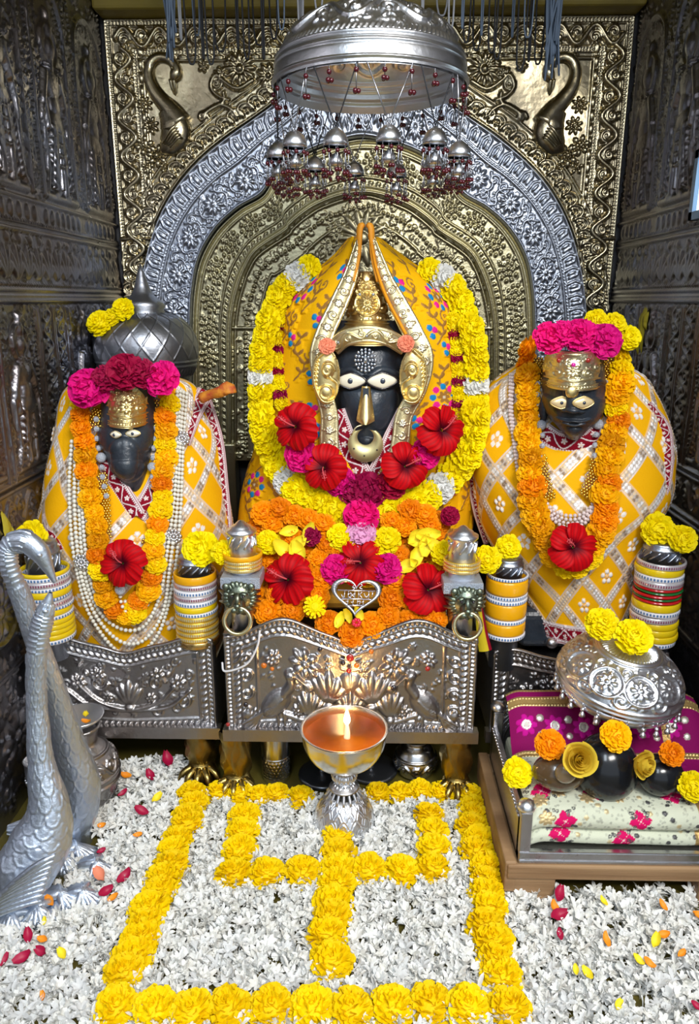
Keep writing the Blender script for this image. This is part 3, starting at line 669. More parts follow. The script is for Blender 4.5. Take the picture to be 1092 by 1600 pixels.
# lion-head corner posts
M_LION = mat('green_patina_brass', (.26, .27, .19), .38, 1., .3, 120, .7, 25, (.14, .22, .20))
M_GLIT = mat('silver_glitter', (.55, .62, .74), .4, .6, 1.0, 500)
for px, side in ((378, 'left'), (722, 'right')):
    dy = 0 if side == 'left' else 8
    base = W(px, 940+dy, 1.335); ct = W(px, 818+dy, 1.36); x = W(px, 880+dy, 1.355)[0]; y = 1.362
    zt, zb = W(px, 816+dy, y)[2], W(px, 958+dy, y)[2]; k = MPP(px, 860, y)
    po = MB(); po.lathe([(21*k, zb-.12), (21*k, zt-38*k), (20*k, zt-20*k), (24*k, zt-16*k), (24*k, zt-12*k), (17*k, zt-9*k), (16*k, zt-6*k), (10*k, zt-3*k), (5*k, zt+2*k), (0, zt+4*k)], 24, (x, y, 0)); po.build('finial_post', M_SILV, throne)
    twist = MB()
    for j in range(10):
        a = 2*PI*j/10; tt = np.linspace(0, 1, 5); twist.tube(np.stack([x+21.5*k*np.cos(a+tt*.5), y+21.5*k*np.sin(a+tt*.5), zt-38*k+tt*16*k], -1), 2.2*k, 5)
    twist.build('twisted_collar', M_SILV, throne)
    gb = MB().box((x, y-.004, W(px, 901+dy, y)[2]), (62*k, .07, 19*k)).build('glitter_block', M_GLIT, throne, False); bev(gb, .003)
    # lion head
    hz = W(px, 935+dy, 1.318)[2]; lx = x-.002 if side == 'left' else x+.006; ly = 1.318; L = MB()
    L.ball((lx, ly+.016, hz), (.030, .026, .033), 16, 10); L.ball((lx, ly-.008, hz-.010), (.014, .018, .016), 12, 8)
    L.ball((lx, ly-.024, hz-.006), (.007, .006, .005), 8, 5); L.tube([(lx, ly-.012, hz+.016), (lx, ly-.022, hz-.004)], [.005, .0065], 8)
    for s_ in (-1, 1):
        L.ball((lx+s_*.012, ly-.010, hz+.013), (.008, .006, .004), 8, 5, rotm(0, s_*.3, 0)); L.ball((lx+s_*.007, ly-.021, hz-.016), (.007, .006, .006), 8, 5)
    lion = L.build('lion_head', M_LION, throne)
    mn = MB()
    for j in range(22):
        a = 2*PI*j/22; q = np.array([math.cos(a), 0, math.sin(a)]); o = np.array([lx, ly+.008, hz])
        mn.tube(cat([o+q*.020+[0, -.006, 0], o+q*.030+[0, -.002, .002*math.sin(j)], o+q*.039+[.004*math.sin(j*3), .012, -.003]], 7), np.interp(np.linspace(0, 1, 7), [0, .4, 1], [.004, .006, .002]), 6)
    mn.build('mane', M_LION, lion)
    for s_ in (-1, 1): MB().ball((lx+s_*.024, ly-.002, hz+.024), (.008, .005, .008), 8, 5).build('ear', M_LION, lion)
    for s_ in (-1, 1): MB().ball((lx+s_*.011, ly-.0145, hz+.009), (.0032, .003, .003), 8, 5).build('eye', M_JET, lion)
    rg = MB().torus((lx, ly-.026, hz-.035), .0255, .0042, 28, 8, rotm(PI/2-.25, 0, 0)); rg.build('ring_handle', mat('worn_brass', (.70, .62, .36), .3, 1.), throne)
# white cord and its loop on the throne corner
crd = MB(); crd.tube(cat([W(406, 985, 1.315), W(402, 1010, 1.308), W(385, 1038, 1.306), W(352, 1049, 1.312), W(347, 1035, 1.325)], 30), .0022, 6)
tag(crd.build('cord', mat('white_cotton_cord', (.7, .7, .72), .8)), 'thin white cord looped down the throne front under the left lion head', 'cord')
# ---- side pedestals
def wave_s(t):
    q = np.abs(np.asarray(t)-.5)*2; return .004+.022*np.exp(-((q-.80)/.30)**2)-.016*np.exp(-(q/.22)**2)
la, lb = W(64, 1060, 1.37)[0], W(336, 1060, 1.37)[0]
zs0, zs1 = W(240, 1146, 1.37)[2], W(240, 1010, 1.37)[2]
ped_l = pedestal('idol_pedestal', 'silver pedestal with wavy top under the idol with the pearl strands', la, lb, zs0, zs1, 1.37, .5, M_PED, deco_side, wave_s, (W(318, 1200, 1.40)[0], la+.05))
ra, rb = W(768, 1060, 1.40)[0], min(.665, W(1040, 1060, 1.40)[0])
rz1 = W(860, 1030, 1.40)[2]
ped_r = pedestal('idol_pedestal', 'silver pedestal behind the wooden bed, under the smiling idol', ra, rb, zs0-.02, rz1, 1.40, .5, M_PED, deco_side, wave_s, (ra+.05, rb-.05))
# ================================================================== flower shapes (local +Z is the way the bloom faces)
def petal_field(rings, frill, seed, wid, cols=3, rows=3, base=.35, drop=0.):
    g = np.random.default_rng(seed); mb = MB()
    for n, el, rad, L in rings:
        off = g.uniform(0, 6.28)
        for k in range(n):
            a = off+2*PI*k/n+g.normal(0, .10); e = math.radians(el+g.normal(0, 6)); R = rad*g.uniform(.92, 1.06)
            d = np.array([math.cos(e)*math.cos(a), math.cos(e)*math.sin(a), math.sin(e)]); t = np.array([-math.sin(a), math.cos(a), 0]); t = t*math.cos(.3*g.normal())+np.cross(d, t)*math.sin(.3*g.normal()); up = np.cross(d, t)
            w_ = wid*L*g.uniform(.85, 1.15); P = np.zeros((rows, cols, 3))
            for j in range(rows):
                s_ = j/(rows-1)
                for i in range(cols):
                    q = (i/(cols-1)-.5)*2
                    ww = w_*(.35+.65*s_)
                    fr = frill*L*g.normal()*s_
                    P[j, i] = d*(R*base+(R-R*base)*s_*(1-.10*q*q))+t*q*ww*.5+up*(fr+.10*L*q*q*s_)
            P[..., 2] *= .78; P[..., 2] -= drop
            mb.grid(P)
    mb.ball((0, 0, .02), (.64, .64, .50), 14, 8)
    return mb
def bake(mb, name): 
    me = mb.mesh(name, None, False); return me
def sized(me, m, name):
    c = me.copy(); c.name = name; c.materials.clear(); c.materials.append(m); return c
_mar = [bake(petal_field([(15, -14, 1.0, .52), (17, 0, 1.02, .48), (17, 14, 1., .46), (16, 28, .97, .44), (14, 42, .94, .40), (11, 56, .9, .36), (8, 70, .86, .33), (4, 84, .84, .3)], .13, 10+k, .88), 'marigold') for k in range(4)]
_car = [bake(petal_field([(9, -5, 1.05, .8), (10, 14, 1.0, .8), (9, 34, .95, .75), (7, 54, .9, .7), (5, 76, .85, .6)], .15, 40+k, 1.1, 5, 4, .2), 'carnation') for k in range(3)]
_spk = [bake(petal_field([(16, 5, 1.05, .42), (15, 20, 1.0, .4), (13, 38, .9, .36), (9, 58, .8, .3), (4, 80, .7, .25)], .05, 60, .62), 'chrysanthemum')]
def fmat(nm, c, v=.14, t=.12): return mat(nm, c, .65, 0., 0, orand=v, spec=.2, thin=t)
M_MY = fmat('marigold_yellow', (1.0, .72, .0), .06); M_ML = fmat('marigold_lemon', (.97, .80, .0), .06); M_MO = fmat('marigold_orange', (.95, .31, .0)); M_MA = fmat('marigold_amber', (.97, .48, .0), .22)
M_CP = fmat('carnation_magenta', (.80, .006, .22)); M_CC = fmat('carnation_crimson', (.36, .003, .05)); M_CL = fmat('carnation_pale', (.86, .42, .66)); M_HB = fmat('hibiscus_red', (.62, .004, .008), .1)
M_WH = mat('jasmine_white', (.88, .89, .88), .55, 0, orand=.10, spec=.3, thin=.25); M_RY = fmat('rose_yellow', (.88, .66, .06), .1, .2); M_SAL = fmat('salmon_petal', (.90, .30, .18)); M_WB = fmat('white_bloom', (.85, .85, .82))
FL = {}
def fl(kind, m):
    if (kind, m.name) not in FL:
        src = {'marigold': _mar, 'carnation': _car, 'chrysanthemum': _spk}[kind]; FL[kind, m.name] = [sized(x, m, kind) for x in src]
    return random.choice(FL[kind, m.name])
def bloom(name, me, loc, r, d=(0, -.5, 1), parent=None, label=None, cat_='flower', group=None, flat=1.):
    o = link(name, me, parent, loc, facing(d, random.uniform(0, 6.28)), (r, r, r*flat))
    if label: tag(o, label, cat_, group)
    return o
# hibiscus: five broad ruffled petals and a long stamen column
def hib_mesh(seed):
    g = np.random.default_rng(seed); Vs, Qs, Cs = [], [], []; n0 = 0
    for k in range(5):
        a = 2*PI*k/5+g.normal(0, .08); ph = g.uniform(0, 6); nj, ni = 12, 15; P = np.zeros((nj, ni, 3)); C = np.ones((nj, ni, 4)); C[..., 3] = 0
        for j in range(nj):
            s_ = j/(nj-1)
            for i in range(ni):
                q = (i/(ni-1)-.5)*2; wd = .56*math.sin(min(1, .10+s_*.95)*PI*.60)
                rr = .05+s_*1.0*(1-.20*q*q); x = q*wd
                z = .52*s_-.62*s_**2.4+.075*math.sin(q*10+ph)*s_**2+.16*q*(.35+s_)+.02*math.cos(q*28)*s_
                P[j, i] = (rr*math.cos(a)-x*math.sin(a), rr*math.sin(a)+x*math.cos(a), z-.1)
                f = min(1, max(0, (s_-.12)/.3)); v = .82+.18*math.cos(q*22); C[j, i, :3] = np.array([.07, .0, .006])*(1-f)+np.array([.60*v, .002, .006])*f
        idx = np.arange(nj*ni).reshape(nj, ni)+n0; Vs.append(P.reshape(-1, 3)); Cs.append(C.reshape(-1, 4)); Qs.append(np.stack([idx[:-1, :-1], idx[:-1, 1:], idx[1:, 1:], idx[1:, :-1]], -1).reshape(-1, 4)); n0 += nj*ni
    return npmesh('petals', np.vstack(Vs), np.vstack(Qs), M_HIBA, True, np.vstack(Cs))
M_HIBA = mat('hibiscus_petal', (1, 1, 1), .55, 0, 0, attr=True, spec=.12)
_hib = [hib_mesh(k) for k in range(3)]
st = MB(); ax = cat([(0, 0, 0), (.12, .02, .3), (.34, .05, .52), (.58, .06, .6)], 14); st.tube(ax, np.linspace(.035, .02, 14), 6)
for k in range(26):
    p = ax[7+k % 7]; d = RNG.normal(size=3); d /= np.linalg.norm(d); st.tube([p, p+d*.10], .008, 4); st.ball(p+d*.11, .022, 5, 4)
_sta = st.mesh('stamen', mat('stamen_pink', (.75, .10, .12), .5))
_gre = MB().lathe([(.0, -.62), (.05, -.6), (.10, -.4), (.12, -.25)], 8).mesh('calyx', mat('green_calyx', (.12, .30, .04), .6))
def hibiscus(loc, r, d, label, group='red hibiscus blooms'):
    root = thing('hibiscus', label, 'flower', loc, group); q = facing(d, random.uniform(0, 6.28))
    for nm, me in (('petals', random.choice(_hib)), ('stamen', _sta), ('calyx', _gre)): link(nm, me, root, loc, q, r)
    return root
# rose bud: overlapping cupped petals
def rose_mesh(seed):
    g = np.random.default_rng(seed); mb = MB()
    for ring, (n, R, top, lip) in enumerate([(2, .07, .74, .01), (3, .15, .72, .03), (3, .25, .68, .06), (4, .37, .62, .12), (4, .52, .52, .24), (5, .70, .36, .42)]):
        for k in range(n):
            a0 = 2*PI*k/n+ring*.9+g.normal(0, .15); sp = PI/n*1.35; P = np.zeros((9, 11, 3)); tl = g.normal(0, .06)
            for j in range(9):
                s_ = j/8
                for i in range(11):
                    q = (i/10-.5)*2; a = a0+q*sp; rr = R*(.30+.70*math.sin(min(1, s_*1.15)*PI/2))+.05*(q > 0)*abs(q)+lip*max(0, s_-.72)**1.2*1.3
                    z = -.40+(top+.40)*s_*(1-.22*q*q)-lip*max(0, s_-.80)*1.1+tl*q*s_
                    P[j, i] = (rr*math.cos(a), rr*math.sin(a), z)
            mb.grid(P)
    return mb.mesh('petals', M_RY)
_rose = rose_mesh(1)
def petal_mesh(name, m, seed, L=1., wd=.6, curl=.3):
    g = np.random.default_rng(seed); P = np.zeros((5, 4, 3))
    for j in range(5):
        s_ = j/4
        for i in range(4):
            q = (i/3-.5)*2; P[j, i] = (L*(s_-.5), q*wd*.5*math.sin(PI*(.12+.8*s_)), curl*(s_-.5)**2*2+curl*.6*q*q+.05*g.normal())
    return MB().grid(P).mesh(name, m)
# jasmine / tuberose: slim tube with five or six narrow waxy petals
def jas_mesh(seed, n=6):
    g = np.random.default_rng(seed); mb = MB(); op = (.95, .85, .7, .9, .35, .5)[seed % 6]; z = np.array([0, 0, 1.])
    mb.tube([(0, 0, -.95), (.05, .03, -.45), (0, 0, 0)], [.045, .06, .10], 5)
    for lay, m_ in ((0, n), (1, 3 if seed % 2 else 0)):
        for k in range(m_):
            a = 2*PI*k/m_+lay*.5+g.normal(0, .12); c = np.array([math.cos(a), math.sin(a), 0]); t = np.array([-math.sin(a), math.cos(a), 0])
            o = op*(1-.55*lay)*g.uniform(.85, 1.12); L = g.uniform(.95, 1.2)*(1-.3*lay); up = 1.05-o
            p1 = c*(.10+.35*L*o)+z*(.42*L*up+.06); p2 = c*(.10+.72*L*o)+z*(.74*L*up+.06); tip = c*(.10+L*o)+z*(.92*L*up-.10*o); b = c*.07; w_ = .20
            mb.add([b-t*.08, b+t*.08, p1-t*w_, p1-z*.05, p1+t*w_, p2-t*w_*.8, p2-z*.04, p2+t*w_*.8, tip], [(0, 1, 3), (0, 3, 2), (1, 4, 3), (2, 3, 6, 5), (3, 4, 7, 6), (5, 6, 8), (6, 7, 8)])
    return mb
# ================================================================== rangoli of marigolds and the jasmine carpet
RMY = .0
def mg(p, r, label, m=M_MY, group=None, d=None):
    return bloom('marigold', fl('marigold', m), (p[0], p[1], p[2]+r*.16), r, d or (random.uniform(-.15, .15), random.uniform(-.3, .05), 1), label=label, cat_='marigold', group=group)
ORD = ['first', 'second', 'third', 'fourth', 'fifth', 'sixth', 'seventh', 'eighth', 'ninth', 'tenth', 'eleventh', 'twelfth', 'thirteenth', 'fourteenth', 'fifteenth', 'sixteenth', 'seventeenth', 'eighteenth', 'nineteenth', 'twentieth']
def px_row(pts, where, group, z=.012, r=None, m=M_MY):
    for k, (x, y) in enumerate(pts):
        p = WZ(x, y, z); mg(p, r or .0275*random.uniform(.92, 1.08), where % ORD[k], m, group)
px_row([(182, 1580), (241, 1585), (298, 1588), (356, 1582), (423, 1580), (488, 1582), (549, 1584), (612, 1580), (671, 1576), (731, 1580), (795, 1582)], 'yellow marigold in the front border of the flower pattern, %s from the left', 'rangoli front border', r=.035)
def linepts(a, b, n): 
    A, Bq = WZ(*a, .012), WZ(*b, .012)
    return [A+(Bq-A)*k/(n-1) for k in range(n)]
def w_row(P, where, group, r=.034, jit=.004):
    for k, p in enumerate(P):
        q = p+np.array([random.gauss(0, jit), random.gauss(0, jit), 0]); mg(q, r*random.uniform(.93, 1.07), where % ORD[k], M_MY, group)
w_row(linepts((193, 1530), (308, 1245), 14), 'yellow marigold in the left border column of the flower pattern, %s from the front', 'rangoli left border')
w_row(linepts((784, 1535), (731, 1250), 14), 'yellow marigold in the right border column of the flower pattern, %s from the front', 'rangoli right border')
px_row([(342, 1242), (376, 1244), (405, 1248), (432, 1245), (470, 1250)], 'yellow marigold in the back border left of the oil lamp, %s from the left corner', 'rangoli back border', r=.030)
px_row([(590, 1244), (624, 1244), (657, 1240), (690, 1243)], 'yellow marigold in the back border right of the oil lamp, %s from the lamp', 'rangoli back border', r=.030)
w_row(linepts((518, 1500), (531, 1318), 8), 'yellow marigold in the middle stem of the flower pattern, %s from the front', 'rangoli stem', .036)
px_row([(474, 1368), (417, 1370)], 'yellow marigold in the left arm of the stem pattern, %s from the stem', 'rangoli left arm', r=.035)
px_row([(365, 1370), (374, 1334), (379, 1306), (383, 1282)], 'yellow marigold in the left upturned arm of the pattern, %s from its corner', 'rangoli left arm', r=.035)
px_row([(575, 1364), (627, 1368)], 'yellow marigold in the right arm of the stem pattern, %s from the stem', 'rangoli right arm', r=.035)
px_row([(676, 1362), (677, 1332), (675, 1306), (671, 1280)], 'yellow marigold in the right upturned arm of the pattern, %s from its corner', 'rangoli right arm', r=.035)
RANG = [o.location.copy() for o in COL.objects if o.name.startswith('marigold')]
RP = np.array([(v.x, v.y) for v in RANG])
_jas = [jas_mesh(s, 5+s % 3) for s in range(6)]
for j in _jas: pass
JM = [j.mesh('blossom', M_WH, False) for j in _jas]
JV = [(np.vstack(j.V), j.F) for j in _jas]
# where the blossoms lie (floor coordinates)
xL0, xR0 = WZ(190, 1560)[0], WZ(790, 1560)[0]; yF, yB = WZ(546, 1590)[1], WZ(546, 1250)[1]
lamp_xy = WZ(537, 1290)[:2]
def zone(x, y):
    px, py = proj(np.array([x, y, .01]))
    if len(RP) and np.min((RP[:, 0]-x)**2+(RP[:, 1]-y)**2) < .021**2: return None
    if px < -40 or px > 1130 or py > 1660: return None
    if math.hypot(x-lamp_xy[0], y-lamp_xy[1]) < .045: return None
    if xL0-.0 < x < xR0 and y < yB: return 'in'
    if x <= xL0:
        if py < 1185+max(0, (250-px))*.15: return None
        if px < 165-(py-1250)*.1 and py < 1430 and px < 150 and py > 1180 and not (px > 95 and py > 1350): return None
        return 'left' if y < WZ(240, 1195)[1] else None
    if x >= xR0:
        if py < 1395 and px > 780: return None
        if py < 1330: return None
        return 'right'
    return None
LABS = {'in': ('white jasmine blossom strewn inside the marigold frame', 'jasmine inside the frame'), 'left': ('white jasmine blossom strewn on the floor near the silver swans', 'jasmine by the swans'), 'right': ('white jasmine blossom strewn on the floor in front of the wooden bed', 'jasmine by the bed')}
cand = []
xs = np.arange(-.72, .75, .0145); ys = np.arange(.70, 1.60, .0145)
for y in ys:
    for x in xs:
        xx, yy = x+random.gauss(0, .006), y+random.gauss(0, .006); z_ = zone(xx, yy)
        if z_: 
            for lay in range(2): cand.append((xx+random.gauss(0, .005)*lay, yy+random.gauss(0, .005)*lay, z_, lay))
def jpose():
    th = random.choice([random.uniform(.1, .7), random.uniform(.9, 1.5), random.uniform(.3, 1.2)]); a = random.uniform(0, 6.28)
    return (math.sin(th)*math.cos(a), math.sin(th)*math.sin(a)-.15, math.cos(th)+.12)
near = sorted(range(len(cand)), key=lambda i: (cand[i][3] == 0, cand[i][1]+random.uniform(0, .35)))[:300]
near_s = set(near)
acc = {'in': ([], [], 0), 'left': ([], [], 0), 'right': ([], [], 0)}
ACC = {k: dict(V=[], F=[], n=0) for k in acc}
for i, (x, y, zn, lay) in enumerate(cand):
    sc = random.uniform(.0150, .0190); d = jpose(); z = .004+lay*.008+random.uniform(0, .005); k = random.randrange(6)
    q = facing(d, random.uniform(0, 6.28))
    if i in near_s:
        o = link('jasmine_blossom', JM[k], None, (x, y, z+.003), q, sc); tag(o, LABS[zn][0], 'jasmine', LABS[zn][1])
    else:
        V, Fq = JV[k]; A = ACC[zn]; A['V'].append((V @ np.array(q.to_matrix()).T)*sc+np.array([x, y, z])); A['F'].append(np.array(Fq, dtype=object)); A['F'][-1] = [tuple(v+A['n'] for v in f) for f in Fq]; A['n'] += len(V)
for zn, A in ACC.items():
    if not A['V']: continue
    me = bpy.data.meshes.new('jasmine_carpet'); me.from_pydata(np.vstack(A['V']).tolist(), [], [f for L in A['F'] for f in L]); me.materials.append(mat('jasmine_carpet_white', (.88, .89, .87), .55, 0, 0, var=.4, vscale=55, col2=(.66, .60, .46), spec=.3))
    o = link('jasmine_carpet', me); tag(o, {'in': 'deep layer of white jasmine filling the marigold frame', 'left': 'drift of white jasmine on the floor by the silver swans', 'right': 'drift of white jasmine on the floor before the wooden bed'}[zn], 'jasmine', kind='stuff')
# stray petals on the white
PCOL = {'crimson': mat('petal_crimson', (.42, .004, .05), .5), 'orange': mat('petal_orange', (.92, .32, .01), .6), 'yellow': mat('petal_yellow', (.93, .75, .02), .6), 'salmon': M_SAL}
PM = {k: [petal_mesh('petal', m, s) for s in range(2)] for k, m in PCOL.items()}
stray = [('crimson', 220, 1268, 12), ('salmon', 157, 1367, 14), ('crimson', 195, 1370, 13), ('crimson', 165, 1393, 12), ('orange', 178, 1403, 9), ('crimson', 44, 1462, 12), ('crimson', 36, 1497, 14), ('crimson', 66, 1487, 12), ('crimson', 10, 1500, 10), ('orange', 67, 1468, 9), ('orange', 77, 1408, 10), ('yellow', 98, 1490, 11), ('yellow', 70, 1440, 7), ('orange', 215, 1305, 7), ('crimson', 235, 1212, 11), ('crimson', 262, 1188, 14), ('orange', 196, 1212, 9), ('yellow', 245, 1247, 10), ('crimson', 193, 1240, 8), ('orange', 160, 1290, 7), ('orange', 68, 1556, 8), ('crimson', 158, 1330, 7),
         ('crimson', 872, 1397, 14), ('crimson', 872, 1430, 15), ('crimson', 875, 1460, 9), ('orange', 866, 1418, 11), ('orange', 1034, 1415, 9), ('yellow', 1025, 1470, 12), ('orange', 1037, 1461, 10), ('orange', 945, 1468, 11), ('yellow', 996, 1500, 10), ('orange', 1013, 1505, 10), ('yellow', 918, 1520, 11), ('orange', 1065, 1490, 8), ('yellow', 965, 1570, 10), ('yellow', 900, 1515, 8), ('yellow', 942, 1408, 8), ('orange', 1090, 1430, 10), ('crimson', 1087, 1572, 9), ('salmon', 688, 1552, 9)]
stray.sort(key=lambda q: -q[2]); pc_ = {}
for c, x, y, r in stray:
    p = WZ(x, y, .026); side = 'the wooden bed' if x > 800 else 'the flower pattern' if x > 400 else 'the silver swans'; pc_[c, side] = pc_.get((c, side), -1)+1
    tag(link('petal', random.choice(PM[c]), None, p, facing((random.uniform(-.4, .4), -.5, 1), random.uniform(0, 6.28)), r*2*MPP(x, y, p[1])), 'loose %s petal by %s, %s of its colour from the front' % (c, side, ORD[pc_[c, side]]), 'petal', 'stray petals on the floor')
# ================================================================== the three idols
M_CLOTH = mat('embroidered_cloth', (1, 1, 1), .75, 0, .15, 300, attr=True, spec=.12)
M_STONE = mat('oiled_black_stone', (.018, .023, .032), .34, 0., .6, 55, .6, 16, (.045, .06, .08), spec=.5)
M_PEARL = mat('pearl', (.82, .80, .70), .22, 0, coat=.5); M_PINKP = mat('pink_pearl', (.72, .60, .58), .25, 0, coat=.5)
M_ENAM = mat('eye_enamel', (.90, .84, .66), .2, 0, coat=.5); M_IRIS = mat('iris', (.03, .04, .07), .15, coat=1.)
M_GBEAD = mat('gold_bead', (.85, .58, .10), .25, 1.); M_DIAM = mat('glass_diamond', (.70, .78, .88), .12, .9)
M_GREY = mat('grey_lattice_bead', (.62, .66, .74), .4, .2, 1.0, 600)
YEL = (.90, .45, .002); SILV = (.58, .50, .44); RED = (.24, .003, .016); WHT = (.88, .84, .80); GOLDC = (.72, .55, .25)
def lattice_cloth(w_, h_, res=.0016):
    cv = Cv(w_, h_, res, YEL); X, Y = cv.X[None, :], cv.Y[:, None]
    cv.H += np.sin(X*52+4*np.sin(Y*11))*.0030*(.5+.5*np.sin(X*9+Y*5))+np.sin(X*24+Y*16)*.0045+np.sin(X*15-Y*30+2)*.003
    s = .098; L = h_*1.414
    for k in range(-14, 20):
        for sg in (1, -1):
            P = np.array([(k*s, 0), (k*s+h_, h_)]) if sg > 0 else np.array([(k*s+h_, 0), (k*s, h_)])
            nrm = np.array([-sg, 1])/1.414
            cv.stroke(P, .0085, .0012, (.86, .48, .12), 0); cv.stroke(P, .0058, .0016, SILV, .35)
            for e in (-1, 1): cv.stroke(P+nrm*e*.0078, .0010, .0022, (.80, .70, .62), .4)
            for tt in np.arange(0, L, .0062):
                q = P[0]+(P[1]-P[0])*tt/L
                if 0 < q[0] < w_:
                    u = RNG.random(); c = (.95, .93, .92) if u < .45 else (.80, .62, .40) if u < .75 else (.34, .24, .16)
                    for e in (-.0032, .0032): cv.dome(q[0]+nrm[0]*e, q[1]+nrm[1]*e, .0026, None, .0034, 0, c, .35)
    for i in range(-1, int(w_/s)+2):
        for x0 in (0, .5):
            for j in range(0, int(h_/s)+2):
                x, y = (i+x0)*s, (j+x0)*s+(s/2 if False else 0)
                x += s/2 if (2*h_/s) % 1 > 9 else 0
                cv_cell(cv, x, y, s, h_)
    return cv
def cv_cell(cv, x, y, s, h_):
    """white petal cluster in the middle of a lattice cell"""
    # the two ribbon families cross where x-y and x+y-h are multiples of s; cell centres lie half way between
    a = (round((x-y)/s-.5)+.5)*s; b = (round((x+y-h_)/s-.5)+.5)*s+h_; cx, cy = (a+b)/2, (b-a)/2
    if not (0 < cx < cv.w and 0 < cy < cv.h): return
    for k in range(5): t = 2*PI*k/5+.3; cv.dome(cx+.0085*math.cos(t), cy+.0085*math.sin(t), .0042, None, .0040, 0, WHT, .05)
    cv.dome(cx, cy, .0034, None, .0045, 0, (.85, .5, .2), .2)
def red_border(cv, y0, y1, vert=False):
    """a maroon band with white stitched net, across the canvas"""
    cv.C[(cv.Y >= y0) & (cv.Y <= y1), :, :] = (*RED, 0); L = cv.w; hh = y1-y0; n = max(1, int(L/(hh*.62))); ST = (.80, .70, .70)
    for e in (.04, .12, .88, .96): cv.stroke([(0, y0+hh*e), (L, y0+hh*e)], hh*.028, .0016, ST, .1)
    cv.beads((0, y0+hh*.19), (L, y0+hh*.19), hh*.11, hh*.042, .0016, ST, .1); cv.beads((0, y0+hh*.81), (L, y0+hh*.81), hh*.11, hh*.042, .0016, ST, .1)
    for k in range(n):
        x = (k+.5)*L/n; q = L/n/2; yy = y0+hh*(.40 if k % 2 else .60)
        cv.stroke(cat([(x-q, y0+hh*.5), (x, y0+hh*(.74 if k % 2 else .26)), (x+q, y0+hh*.5)], 8), hh*.03, .0014, ST, .1)
        cv.flower(x, yy, hh*.15, 5, .0022, (.86, .74, .72), (.8, .6, .4))
def strip(name, pts3, width, parent, painter, L=None, res=.0011, m=None):
    P = cat(pts3, 60); L = np.linalg.norm(np.diff(P, axis=0), axis=1).sum(); wd = np.mean(width) if hasattr(width, '__len__') else width
    cv = Cv(L, wd, res, YEL); painter(cv); return cvmesh(cv, ribbon_map(pts3, width, cv), name, m or M_CLOTH, parent, colour=True)
def paint_red(cv): red_border(cv, 0, cv.h)
def paint_gold(cv):
    cv.C[...] = (.60, .50, .27, .8); h_ = cv.h
    for e in (.06, .94): cv.stroke([(0, h_*e), (cv.w, h_*e)], h_*.05, .0015, (.72, .62, .38), .9)
    for k in range(int(cv.w/(h_*.8))):
        x = (k+.5)*h_*.8
        if k % 2: cv.flower(x, h_*.5, h_*.26, 7, .0018, (.74, .66, .46), a0=k, m=.9)
        else: cv.spiral(x, h_*.5, h_*.26, k, 1, h_*.06, .0018, 1.2, (.74, .66, .46), .9)
        for s_ in (.2, .8): cv.dome(x, h_*s_, h_*.08, None, .0015, 0, (.6, .45, .25), .8)
def beads_on(name, pts3, r, sp, m, parent, n=8, k=5):
    P = np.asarray(pts3, float); d = np.r_[0, np.cumsum(np.linalg.norm(np.diff(P, axis=0), axis=1))]; mb = MB(); c = max(2, int(d[-1]/sp))
    for t in np.linspace(0, d[-1], c): mb.ball([np.interp(t, d, P[:, i]) for i in range(3)], r, n, k)
    o = mb.build(name, m, parent); o['kind'] = 'stuff'; return o
def chain(sh, path, off, n=60): return np.array([sh.onto(x, y, off) for x, y in cat(path, n)])
def along(path, n): 
    C = cat(path, 200); d = np.r_[0, np.cumsum(np.linalg.norm(np.diff(C, axis=0), axis=1))]; t = np.linspace(0, d[-1], n)
    return np.stack([np.interp(t, d, C[:, 0]), np.interp(t, d, C[:, 1])], -1)
def gold_scale(name, pts3, wd, parent):
    """flat chain of staggered gold beads"""
    P = cat(pts3, 80); d = np.r_[0, np.cumsum(np.linalg.norm(np.diff(P, axis=0), axis=1))]; mb = MB(); T = np.gradient(P, axis=0); T /= np.linalg.norm(T, axis=1)[:, None]; Bn = np.cross(T, (0, -1., 0))
    r = wd/7.2
    for j, t in enumerate(np.arange(0, d[-1], r*1.7)):
        c = np.array([np.interp(t, d, P[:, i]) for i in range(3)]); b = np.array([np.interp(t, d, Bn[:, i]) for i in range(3)])
        for q in ((-3, -1, 1, 3) if j % 2 else (-2, 0, 2)): mb.ball(c+b*q*r*1.05, r, 6, 4)
    o = mb.build(name, M_GBEAD, parent); o['kind'] = 'stuff'; return o
def lozenge_chain(sh, path, off, n, parent, big=()):
    for k, (x, y) in enumerate(along(path, n)):
        p = sh.onto(x, y, off); mb = MB(); r = .0105 if k in big else .0062
        mb.ball(p, r, 6 if k not in big else 14, 5 if k not in big else 9); mb.build('grey_bead', M_GREY, parent, smooth=k in big)
def eye(c, rx, rz, parent, iris, yaw=0., mrim=None, tilt=0., m=None):
    """almond enamel eye with rim and iris"""
    t = np.linspace(0, 2*PI, 28, endpoint=False); sx = np.sign(np.cos(t))*np.abs(np.cos(t))**1.0; z = np.sin(t)*(1-.35*np.abs(np.cos(t)))*rz
    def ringp(s, y): 
        q = np.stack([sx*rx*s, np.full_like(t, y), z*s], -1); return q @ rotm(0, tilt, yaw).T+np.array(c)
    mb = MB(); mb.grid(np.stack([ringp(1, .002), ringp(.96, -.002), ringp(.8, -.004), ringp(.5, -.0055), ringp(.02, -.0062)]), True); e = mb.build('eye', m or M_ENAM, parent)
    rm_ = MB(); rm_.tube(np.vstack([ringp(1.02, -.0012), ringp(1.02, -.0012)[:1]]), rx*.06, 6); rm_.build('eye_rim', mrim or M_GOLD, e)
    MB().ball(np.array([0, -.0058, 0]) @ rotm(0, 0, yaw).T+np.array(c), (iris, .0018, iris), 12, 6).build('iris', M_IRIS, e)
    return e
